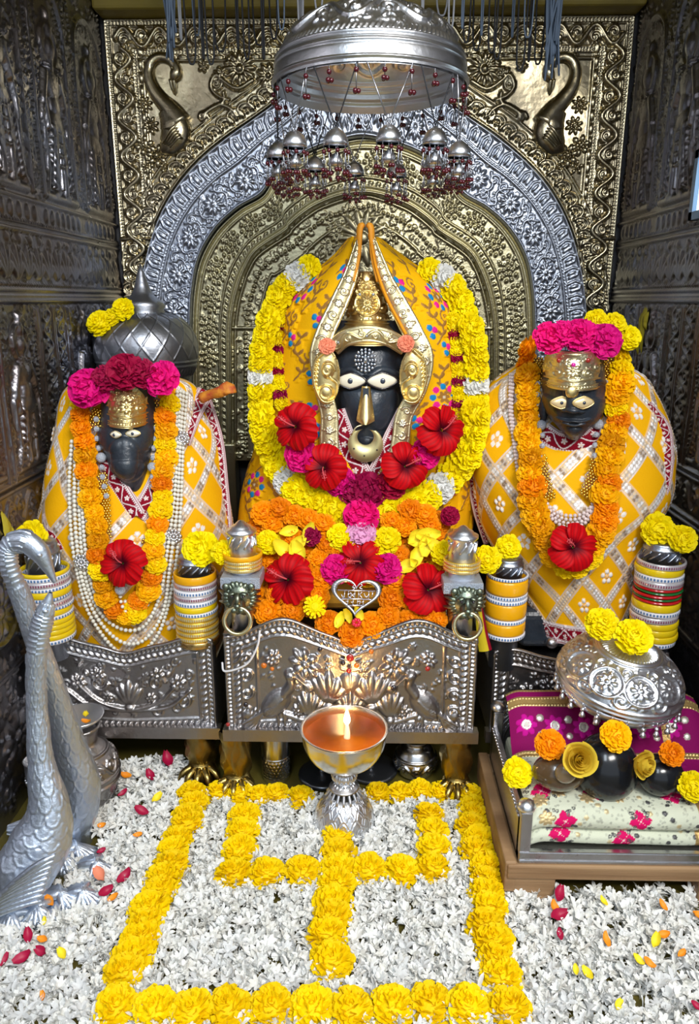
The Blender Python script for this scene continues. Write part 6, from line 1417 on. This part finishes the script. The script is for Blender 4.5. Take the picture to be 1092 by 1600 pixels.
def d_base(cv):
    n = 14
    for j in range(4):
        for i in range(n):
            x = (i+.5*(j % 2))*cv.w/n; y = cv.h*(.20+.19*j); w_ = cv.w/n
            for q, g in ((1., .0022), (.55, .003)): cv.stroke([(x-w_*.5*q, y), (x-w_*.3*q, y+cv.h*.13*q), (x, y+cv.h*.22*q), (x+w_*.3*q, y+cv.h*.13*q), (x+w_*.5*q, y)], .0016, g*.4)
    for y in (.06, .14): cv.stroke([(0, cv.h*y), (cv.w, cv.h*y)], .002, .0025)
eng(cat([(.062, .0), (.061, .012), (.056, .034), (.046, .055), (.034, .068), (.026, max(.07, sb_-.072))], 40), do, 'base', M_SILV, lamp, .36, d_base, .0013)
fz = W(541, 1130, do[1])[2]; fx_w = W(542, 1130, do[1])[0]
wk = MB().tube(cat([(fx_w, do[1]-.012, rimz-.016), (fx_w+.001, do[1]-.008, rimz-.004), (fx_w, do[1], rimz+.008)], 10), [.006, .0065, .006, .0058, .0055, .005, .0045, .004, .0035, .003], 10).build('wick', mat('wick_cotton', (.85, .62, .40), .7, emit=.25), lamp)
fl_ = MB().lathe(cat([(.0005, 0), (.0045, .004), (.0065, .010), (.0055, .018), (.003, .027), (.0003, .036)], 20), 14, (fx_w, do[1], rimz+.006)).build('flame', mat('flame', (1.0, .72, .28), .5, emit=14.), lamp)
pl_d = bpy.data.lights.new('lamp_flame', 'POINT'); pl_d.energy = .28; pl_d.color = (1, .55, .18); pl_d.shadow_soft_size = .01; plo = bpy.data.objects.new('lamp_flame', pl_d); COL.objects.link(plo); plo.location = (fx_w, do[1], rimz+.05)
# ================================================================== the little bed at the right
M_WOOD = mat('pale_timber', (.42, .26, .13), .6, 0, .5, 40, .9, 14, (.17, .085, .035))
for nd in M_WOOD.node_tree.nodes:
    if nd.type == 'TEX_NOISE':
        mp = M_WOOD.node_tree.nodes.new('ShaderNodeMapping'); mp.inputs['Scale'].default_value = (.12, 1, 3.2); M_WOOD.node_tree.links.new(nd.inputs['Vector'].links[0].from_socket, mp.inputs[0]); M_WOOD.node_tree.links.new(mp.outputs[0], nd.inputs['Vector'])
pz = .078; bx0 = WZ(793, 1350, pz)[0]; bx1 = .665; by0, by1 = 1.045, 1.368
plt = thing('wooden_stand', 'low pale timber stand under the silver bed', 'stand', ((bx0+bx1)/2, (by0+by1)/2, 0))
def bxp(name, x0, x1, y0, y1, z0, z1, m, par, b=.003): return bev(MB().box(((x0+x1)/2, (y0+y1)/2, (z0+z1)/2), (x1-x0, y1-y0, z1-z0)).build(name, m, par, False), b)
bxp('plank', bx0, bx1, by0, by0+.06, .050, pz, M_WOOD, plt); bxp('plank', bx0, bx1, by1-.06, by1, .050, pz, M_WOOD, plt); bxp('plank', bx0, bx1, by0+.065, by1-.065, .055, pz-.004, M_WOOD, plt)
bxp('side_rail', bx0-.004, bx0+.016, by0+.004, by1, .020, pz+.004, M_WOOD, plt)
for x in (bx0+.012, bx1-.09): 
    for y in (by0+.004, by1-.065): bxp('leg', x, x+.072, y, y+.06, 0, .050, M_WOOD, plt)
M_COT = mat('cot_silver', (.55, .55, .58), .28, 1., .2, 90, .5, 10, (.38, .36, .36))
cx0, cx1 = bx0+.018, .655; cot = thing('silver_cot', 'small silver cot with corner posts on the timber stand', 'bed', ((cx0+cx1)/2, 1.2, pz))
bxp('front_rail', cx0, cx1, 1.052, 1.064, pz, pz+.022, M_COT, cot, .002); bxp('base_plate', cx0, cx1, 1.05, 1.36, pz, pz+.008, M_COT, cot, .002); bxp('side_rail', cx0, cx0+.010, 1.06, 1.345, pz, pz+.085, M_COT, cot, .002)
rs = MB()
for k in range(26): y = 1.07+k*.0105; rs.ball((cx0-.001, y, pz+.082), (.003, .005, .004), 6, 4)
rs.build('beaded_edge', M_COT, cot)
for y, h in ((1.064, .098), (1.345, .118)):
    for x in (cx0+.010, cx1-.012):
        p_ = bxp('post', x-.010, x+.010, y-.010, y+.010, pz, pz+h, M_COT, cot, .002); MB().lathe([(.010, 0), (.015, .003), (.016, .008), (.012, .015), (.005, .019), (0, .020)], 16, (x, y, pz+h)).build('post_knob', M_SILV, p_)
hb = Cv(cx1-cx0, .15, .0022)
for k in range(3):
    c = hb.w*(.2+.3*k); t = np.linspace(0, PI, 14)
    for R_, r_ in ((.07, .004), (.055, .003)): hb.stroke(np.stack([c+R_*np.cos(t), .05+R_*np.sin(t)], -1), r_, .005)
    hb.pathbeads(np.stack([c+.063*np.cos(t), .05+.063*np.sin(t)], -1), .008, .003, .004); hb.flower(c, .07, .028, 8, .005)
hb.fill(0, hb.w, 0, .15, .02, .003)
top = lambda u: .085+.065*np.abs(np.sin(u/hb.w*PI*2.2+.35))**.6
cvmesh(hb, lambda U, V, H: np.stack([cx0+U, 1.350-H, pz+V/.15*top(U)], -1), 'headboard', M_COT, cot)
# folded quilt: cream with pink tiles, magenta and gold at the turned-back end
qx0, qx1 = cx0+.016, cx1-.006
prof_q = cat([(1.085, .100), (1.071, .104), (1.069, .118), (1.078, .128), (1.068, .137), (1.066, .152), (1.078, .167), (1.105, .172), (1.15, .172), (1.20, .176), (1.235, .196), (1.262, .228), (1.290, .252), (1.318, .256), (1.332, .24)], 70)
qL = np.linalg.norm(np.diff(prof_q, axis=0), axis=1).sum(); qs = np.r_[0, np.cumsum(np.linalg.norm(np.diff(prof_q, axis=0), axis=1))]
CR = (.66, .69, .54); MAG = (.24, .004, .10); GLD = (.50, .34, .13)
qc = Cv(qx1-qx0, qL, .0015, CR)
for _ in range(900): qc.dome(RNG.uniform(0, qc.w), RNG.uniform(0, qL*.62), .0022, None, .0006, 0, (.50, .52, .42), .3)
for k in range(-2, 6):
    for s_ in (1, -1):
        P = np.array([(k*.10+.02, 0), (k*.10+.02+s_*qL*.6, qL*.6)]); t = np.linspace(0, 1, 22)
        for tt in t:
            q = P[0]+(P[1]-P[0])*tt; 
            if RNG.random() < .6: qc.dome(q[0], q[1], .0042, None, .0016, 0, (.70, .58, .34) if RNG.random() < .6 else (.12, .12, .12), .5)
def tile(x, y, s=.021):
    """four pink petals of a turned square with pale stitching between"""
    for a_ in (0, 1, 2, 3):
        d = np.array([math.cos(a_*PI/2+.2), math.sin(a_*PI/2+.2)]); e = np.array([-d[1], d[0]]); c = np.array([x, y])+d*s*.5
        for q in np.linspace(-.30, .30, 5): qc.stroke([c+e*s*q-d*s*(.34-abs(q)*.9), c+e*s*q+d*s*(.34-abs(q)*.9)], s*.11, .0016, (.66, .006, .12), 0)
    qc.dome(x, y, s*.10, None, .002, 0, (.9, .6, .6), 0)
    for a_ in range(4):
        t = a_*PI/2+.2+PI/4; p = (x+s*.95*math.cos(t), y+s*.95*math.sin(t))
        for k in range(5): qc.ring(p[0]+RNG.normal(0, .005), p[1]+RNG.normal(0, .005), .0022, .0009, .0015, (.10, .10, .10), .6)
for x, y in ((.055, .033), (.165, .024), (.190, .074), (.062, .070), (.12, .130), (.255, .125), (.03, .13)): tile(x, y)
for x, y in ((.03, .075), (.025, .11), (.105, .115), (.06, .13), (.16, .12)): qc.flower(x, y, .014, 7, .002, (.66, .50, .26), m=.6)
yq = qL*.58
qc.C[qc.Y > yq, :, :] = (*MAG, 0)
for y0, y1 in ((yq, yq+.013), (qL*.83, qL*.885), (qL*.925, qL)):
    qc.C[(qc.Y >= y0) & (qc.Y <= y1), :, :] = (*GLD, .6)
    for y in (y0+.003, y1-.003): qc.beads((0, y), (qc.w, y), .006, .0026, .002, (.62, .46, .2), .8)
for k in range(6):
    x = .03+k*.055; qc.flower(x, qL*.735, .021, 7, .0022, (.58, .008, .30), (.75, .72, .66), m=0); qc.ring(x, qL*.735, .0075, .0018, .003, (.85, .82, .75), .6); qc.dome(x+.027, qL*.77, .007, None, .0025, 0, (.7, .66, .58), .7); qc.dome(x+.027, qL*.69, .006, None, .0025, 0, (.7, .66, .58), .7)
xm = qc.w*.80
mk = (qc.X > xm)[None, :] & ((qc.Y < yq)[:, None]); qc.C[mk] = (*MAG, 0)
mk = (np.abs(qc.X-xm) < .007)[None, :] & (qc.Y > 0)[:, None]; qc.C[mk] = (*GLD, .6)
for k in range(4): qc.flower(xm+.036, .03+k*.047, .024, 7, .002, (.72, .012, .36), (.6, .5, .3))
qc.H += .003*np.sin(qc.X[None, :]*40)*np.sin(qc.Y[:, None]*50)+.004*np.sin(qc.X[None, :]*17+1)
def fq(U, V, H):
    y = np.interp(V, qs, prof_q[:, 0]); z = np.interp(V, qs, prof_q[:, 1]); e = np.minimum(U, qc.w-U); sh = np.clip(1-e/.03, 0, 1)**2*.012
    return np.stack([qx0+U, y-H*.5, z+H*.8-sh], -1)
quilt = thing('quilt', 'folded cream quilt with pink squares and magenta gold-edged top on the cot', 'quilt', ((qx0+qx1)/2, 1.2, .09))
cvmesh(qc, fq, 'cover', M_CLOTH, quilt, colour=True)
bxp('filling', qx0+.006, qx1-.006, 1.085, 1.32, .092, .155, mat('cream_lining', (.6, .6, .45), .8), quilt, .01)
# sacred stones
M_BRS = mat('brown_stone', (.11, .065, .028), .2, 0, .05, 30, .6, 14, (.05, .03, .015), coat=.5); M_BLS = mat('polished_black_stone', (.008, .009, .012), .18, 0, .05, 30, coat=.0)
def pebble(name, x, y, rx, ry, Y, m, label, seed):
    k = MPP(x, y, Y); c = W(x, y, Y); mb = MB(); mb.ball((0, 0, 0), (rx*k, ry*k*.95, ry*k), 28, 18); V = mb.V[0]; V += V*(.05*np.sin(V[:, :1]*40+seed)+.04*np.sin(V[:, 2:]*50+seed*2)); o = mb.build(name, m, None); o.location = c; return tag(o, label, 'stone')
pebble('round_stone', 872, 1205, 40, 29, 1.115, M_BRS, 'smooth brown stone with a pale knob at the left of the cot', 1); bump_ = MB().ball(W(884, 1208, 1.083), (.019, .012, .019), 16, 10).build('knob', mat('tan_stone', (.22, .15, .08), .2, 0, coat=.6), bpy.data.objects['round_stone'])
pebble('round_stone', 948, 1197, 53, 49, 1.13, M_BLS, 'largest glossy black stone in the middle of the cot', 2)
pebble('round_stone', 1033, 1212, 36, 32, 1.12, M_BLS, 'smaller glossy black stone at the right of the cot', 3)
def bf(nm, kind, m, x, y, r, Y, lab, d=(0, -1, .7)): return bloom(nm, fl(kind, m), W(x, y, Y), r*MPP(x, y, Y), d, label=lab, cat_='marigold')
bf('marigold', 'marigold', M_ML, 808, 1207, 24, 1.125, 'lemon marigold at the cot\'s left side by the brown stone')
bf('marigold', 'marigold', M_MO, 859, 1163, 24, 1.115, 'orange marigold on top of the brown stone'); bf('marigold', 'marigold', M_MA, 962, 1150, 25, 1.11, 'amber marigold on top of the largest black stone')
bf('marigold', 'marigold', M_MO, 1050, 1178, 20, 1.10, 'orange marigold on top of the smaller black stone'); bf('marigold', 'marigold', M_ML, 1082, 1228, 24, 1.09, 'lemon marigold at the cot\'s right side by the frame edge')
for x, y, r, lab, d in ((905, 1186, 26, 'open yellow rose between the brown and the largest black stone', (-.1, -1, .5)), (1003, 1194, 22, 'yellow rose bud between the two black stones', (.5, -.8, .2))):
    Y = 1.072; o = link('yellow_rose', _rose, None, W(x, y, Y), facing(d, 1.), r*MPP(x, y, Y)*1.25); tag(o, lab, 'rose')
tag(link('petal', PM['yellow'][0], None, W(885, 1085, 1.335), facing((0, -.6, 1), 0), .034), 'yellow petal on the cot\'s headboard', 'petal')
# silver umbrella over the bed
uq = W(967, 1060, 1.24); ur = 96*MPP(967, 1060, 1.24); um = thing('small_umbrella', 'chased silver ceremonial umbrella over the bed', 'umbrella', uq); UM = rotm(.12, .13, 0)
def d_um(cv):
    w_, h_ = cv.w, cv.h
    for y, g in ((.05, .003), (.10, .002), (.62, .003), (.66, .003), (.86, .003), (.90, .002)): cv.stroke([(0, h_*y), (w_, h_*y)], .0022, g)
    for k in range(10):
        x = (k+.5)*w_/10; cv.ring(x, h_*.36, .026, .0026, .004); cv.flower(x, h_*.36, .018, 8, .004)
        for s_ in (-1, 1): cv.spiral(x+w_/20, h_*(.36+s_*.15), .013, 0, s_, .0024, .0035)
    for k in range(50): cv.stroke([((k+.3)*w_/50, h_*.69), ((k+.9)*w_/50, h_*.83)], .0026, .003)
    cv.fill(0, w_, h_*.12, h_*.6, .014, .0025)
pu = cat([(ur*.97, -.012), (ur, 0), (ur*.985, .008), (ur*.90, .028), (ur*.74, .047), (ur*.55, .060), (ur*.50, .064), (ur*.35, .072), (ur*.18, .078), (.001, .080)], 60)
eng(pu, uq, 'dome', M_SILV, um, 2*PI*ur*.75, d_um, .0016, UM)
MB().lathe([(ur*.97, -.012), (ur*.95, -.010), (ur*.86, .022), (ur*.5, .056), (0, .074)], 40, uq, UM).build('lining', mat('copper_lining', (.62, .36, .18), .35, 1.), um)
for k in range(26):
    a = 2*PI*k/26; p = np.array([ur*.98*math.cos(a), ur*.98*math.sin(a), -.012]) @ UM.T+uq; mb = MB(); mb.tube([p, p-np.array([0, 0, .010])], .0008, 4); mb.ball(p-np.array([0, 0, .013]), .004, 8, 5); mb.lathe([(.001, 0), (.0045, -.006), (.006, -.010), (.004, -.012)], 8, p-np.array([0, 0, .015])); mb.build('pendant', M_SILV, um)
fz_ = MB().lathe([(ur*.97, -.011), (ur*.93, -.028), (ur*.925, -.029)], 60, uq, UM); fz_.build('valance', M_SILV, um)
hk = MB(); ap = np.array([0, 0, .078]) @ UM.T+uq; hk.tube(cat([ap, ap+[0, .004, .02], ap+[.006, .014, .034], ap+[.014, .03, .026], ap+[.012, .10, -.03], (ap[0]+.01, 1.365, .20), (ap[0]+.01, 1.365, .10)], 40), .0032, 7); hk.build('support_rod', M_SILV, um)
for x, y, r, Y, q in ((940, 975, 27, 1.215, 'left'), (989, 995, 30, 1.19, 'right')): bloom('marigold', fl('marigold', M_ML), W(x, y, Y), r*MPP(x, y, Y), (0, -.8, .8), label='lemon marigold on top of the small umbrella, the %s one' % q, cat_='marigold')
# ================================================================== the hanging umbrella with its ring of bells
HY = 1.47; hc_ = W(578, 141, HY); hr = 150*MPP(578, 141, HY); hu = thing('hanging_umbrella', 'big silver ceremonial umbrella with red-beaded bells hung above the central idol', 'umbrella', (hc_[0], HY, hc_[2]))
def d_hu(cv):
    w_, h_ = cv.w, cv.h
    for y, g in ((.03, .004), (.13, .003), (.15, .002), (.18, .004), (.60, .002), (.64, .003)): cv.stroke([(0, h_*y), (w_, h_*y)], .0022, g)
    cv.vine((0, h_*.39), (w_, h_*.39), h_*.12, .11, .0045, .006)
    for k in range(110): cv.stroke([((k+.3)*w_/110, h_*.20), ((k+.8)*w_/110, h_*.235)], .0018, .002)
    cv.fill(0, w_, h_*.27, h_*.58, .018, .003)
zt_h = .150*hr/.168
ph = cat([(hr, 0), (hr*1.0, .014), (hr*.995, .028), (hr*.985, .036), (hr*.955, .056), (hr*.89, .080), (hr*.79, .104), (hr*.66, .124), (hr*.52, .138), (hr*.36, .148), (hr*.22, .158), (hr*.11, .178), (hr*.05, .20)], 90)
ph[:, 1] *= .80*hr/.168
ho = (hc_[0], HY, hc_[2]); eng(ph, ho, 'dome', M_SILV, hu, 2*PI*hr*.8, d_hu, .0017)
inn = ph.copy(); inn[:, 0] = np.maximum(.001, inn[:, 0]-.004); inn[:, 1] -= .002; 
eng(inn, ho, 'lining', M_SILV, hu, 2*PI*hr*.8, lambda cv: (cv.vine((0, cv.h*.35), (cv.w, cv.h*.35), cv.h*.10, .12, .004, -.003, rich=False), [cv.stroke([(0, cv.h*y), (cv.w, cv.h*y)], .003, -.003) for y in (.08, .16, .2)]), .003)
MB().lathe([(.006, ph[-1, 1]-.01), (.006, 1.925-hc_[2])], 10, ho).build('hanging_rod', M_SILV, hu)
M_BEADR = mat('dark_red_bead', (.075, .002, .008), .15, coat=.5); M_CHN = mat('oxidised_chain', (.45, .46, .50), .35, 1.); M_BLKT = mat('black_thread', (.015, .017, .022), .7)
def rimp(a, dz=0., rr=1.0): return np.array([hc_[0]+hr*rr*math.cos(a), HY+hr*rr*math.sin(a), hc_[2]+dz])
# short bead drops round the rim
for k in range(24):
    a = 2*PI*(k+.5)/24; p = rimp(a, -.002); L = .036 if k % 2 else .018; mb = MB(); mb.tube([p, p-np.array([0, 0, L])], .0009, 4)
    dr = mb.build('bead_drop', M_CHN, hu); bb = MB(); bb.ball(p-np.array([0, 0, .010]), .0044, 7, 5)
    for q in (0, 2.1, 4.2): bb.ball(p-np.array([-.0035*math.cos(q), -.0035*math.sin(q), L+.004]), .0042, 7, 5)
    bb.build('red_beads', M_BEADR, dr)['kind'] = 'stuff'
belz = W(578, 250, HY)[2]
for k in range(12):
    a = 2*PI*(k+.35)/12; c = rimp(a, 0, .97); c[2] = belz+.004*math.sin(k*2.1); br = .0205
    bl = MB(); bl.lathe([(br, -.002), (br, .004), (br*.95, .009), (br*.75, .017), (br*.4, .0225), (br*.15, .025), (.001, .027)], 22, c); bl.lathe([(br, -.002), (br*.92, -.001), (br*.7, .013), (0, .02)], 22, c); bell = bl.build('bell', M_SILV, hu)
    ch = MB(); topc = c+np.array([0, 0, .027]); ch.tube([topc, rimp(a-.22, 0)], .0011, 5); ch.tube([topc, rimp(a+.22, 0)], .0011, 5); ch.torus(topc+np.array([0, 0, .002]), .004, .001, 10, 5, rotm(PI/2, 0, 0)); ch.build('chain', M_CHN if k % 2 else M_BLKT, bell)
    inb = MB(); ic = c-np.array([0, 0, .028]); inb.lathe([(.011, -.002), (.011, .004), (.008, .012), (.002, .016), (.0005, .02)], 14, ic); inb.tube([ic+np.array([0, 0, .015]), c+np.array([0, 0, .012])], .0008, 4); inb.build('inner_bell', M_SILV, bell)
    dk = MB(); db = MB()
    for j in range(9):
        b = 2*PI*j/9; p = c+np.array([br*math.cos(b), br*math.sin(b), -.003]); e = p-np.array([0, 0, .036+.004*math.sin(j*3+k)]); dk.tube([p, e], .0008, 4); dk.torus(e+np.array([0, 0, .010]), .003, .0007, 8, 4, rotm(PI/2, 0, b)); db.ball(p-np.array([0, 0, .008]), .0036, 6, 5)
        for q in (0, 2.1, 4.2): db.ball(e+np.array([.0032*math.cos(q), .0032*math.sin(q), -.003]), .0036, 6, 5)
    for j in range(5):
        b = 2*PI*j/5; p = ic+np.array([.011*math.cos(b), .011*math.sin(b), -.003]); dk.tube([p, p-np.array([0, 0, .016])], .0006, 4); db.ball(p-np.array([0, 0, .020]), .0032, 6, 5)
    dk.build('drop_chains', M_CHN, bell)['kind'] = 'stuff'; db.build('red_beads', M_BEADR, bell)['kind'] = 'stuff'
# ================================================================== threads and cords hanging from the ceiling
M_BLUT = mat('slate_blue_thread', (.13, .18, .26), .75); M_GRYT = mat('grey_thread', (.38, .40, .44), .75)
CEIL = WZ1-.03
def hangline(x, y, Y, sway=0.): 
    b = W(x, y, Y); t = np.array([b[0]+sway, Y, CEIL]); return b, t
for x, y, n, wd, lab in ((268, 62, 22, 9, 'thick bundle of slate blue threads hanging above the left relief swan'), (862, 88, 20, 12, 'thick bundle of slate blue threads hanging above the right relief swan')):
    Y = 1.92; b, t = hangline(x, y, Y); bd = thing('thread_bundle', lab, 'threads', t); mb = MB()
    for k in range(n):
        dx = random.uniform(-wd, wd)*.0016; e = W(x+random.uniform(-wd, wd), y+random.uniform(-25, 40), Y+random.uniform(-.02, .02)); mb.tube(cat([(t[0]+dx*.6, Y, CEIL), (t[0]+dx+random.gauss(0, .004), Y, (CEIL+e[2])/2), e], 8), .0026, 5)
    o = mb.build('threads', M_BLUT, bd); o['kind'] = 'stuff'; kb = MB().ball(np.array([t[0], Y, W(x, y-10, Y)[2]]), (.010, .010, .014), 10, 7); kb.build('knot', M_BLUT, bd)
cords = sorted([(300, 100, 'b'), (318, 92, 'b'), (330, 100, 'b'), (345, 80, 'b'), (372, 76, 'b'), (386, 92, 'b'), (405, 70, 'b'), (412, 92, 'b'), (428, 60, 'b'), (283, 62, 'g'), (308, 55, 's'), (440, 46, 's'), (470, 44, 'g'), (470, 30, 'g'), (728, 66, 'b'), (744, 78, 'b'), (768, 82, 'b'), (776, 92, 'b'), (812, 110, 'b'), (826, 96, 'b'), (840, 100, 'b'), (800, 58, 's'), (824, 58, 's'), (704, 46, 'g'), (722, 44, 's'), (690, 24, 'g'), (752, 55, 's'), (660, 22, 'g'), (498, 20, 'g')])
cnt_ = {}
for i, (x, y, c) in enumerate(cords):
    Y = random.uniform(1.84, 1.98); b, t = hangline(x, y, Y); w_ = random.uniform(.005, .014) if i % 3 else .002; mb = MB()
    mb.tube(cat([(t[0]-w_*1.4, Y, CEIL), b+np.array([-w_, 0, .06]), b+np.array([-w_*.6, 0, .008]), b, b+np.array([w_*.6, 0, .008]), b+np.array([w_, 0, .06]), (t[0]+w_*1.4, Y, CEIL)], 40), {'b': .0022, 's': .0019, 'g': .0024}[c], 5)
    o = mb.build('cord_loop', {'b': M_BLKT, 's': M_BLUT, 'g': M_GRYT}[c]); side = 'left' if x < 570 else 'right'; cnt_[c] = cnt_.get(c, -1)+1
    nm_ = {'b': 'black', 's': 'slate blue', 'g': 'pale grey'}[c]
    tag(o, 'thin %s cord loop, %s %s one from the left near the ceiling' % (nm_, ORD[cnt_[c]], nm_), 'cord', '%s cords by the ceiling' % nm_)
# turmeric smears on the side walls
M_TUR = mat('turmeric_stain', (.42, .34, .02), .7, 0)
for par, X, sx, pts in ((wall_right, WX0, 1, [(1000, 512, .020, .05), (994, 530, .015, .03), (1006, 500, .012, .02)]), (wall_left, -WX0, -1, [(14, 828, .012, .035), (22, 838, .010, .02)])):
    for x, y, ry, rz in pts:
        p = WX(x, y, X-sx*.014); mb = MB(); t = np.linspace(0, 2*PI, 22, endpoint=False); q = 1+.28*np.sin(3*t+x)+.16*np.sin(7*t+y)
        rim_ = np.stack([np.full(22, p[0]), p[1]+ry*q*np.cos(t), p[2]+rz*q*np.sin(t)], -1); mb.grid(np.stack([rim_+[sx*.006, 0, 0], (rim_-p)*.6+p-[sx*.001, 0, 0], (rim_-p)*.05+p-[sx*.0015, 0, 0]]), True); mb.build('turmeric_smear', M_TUR, par)
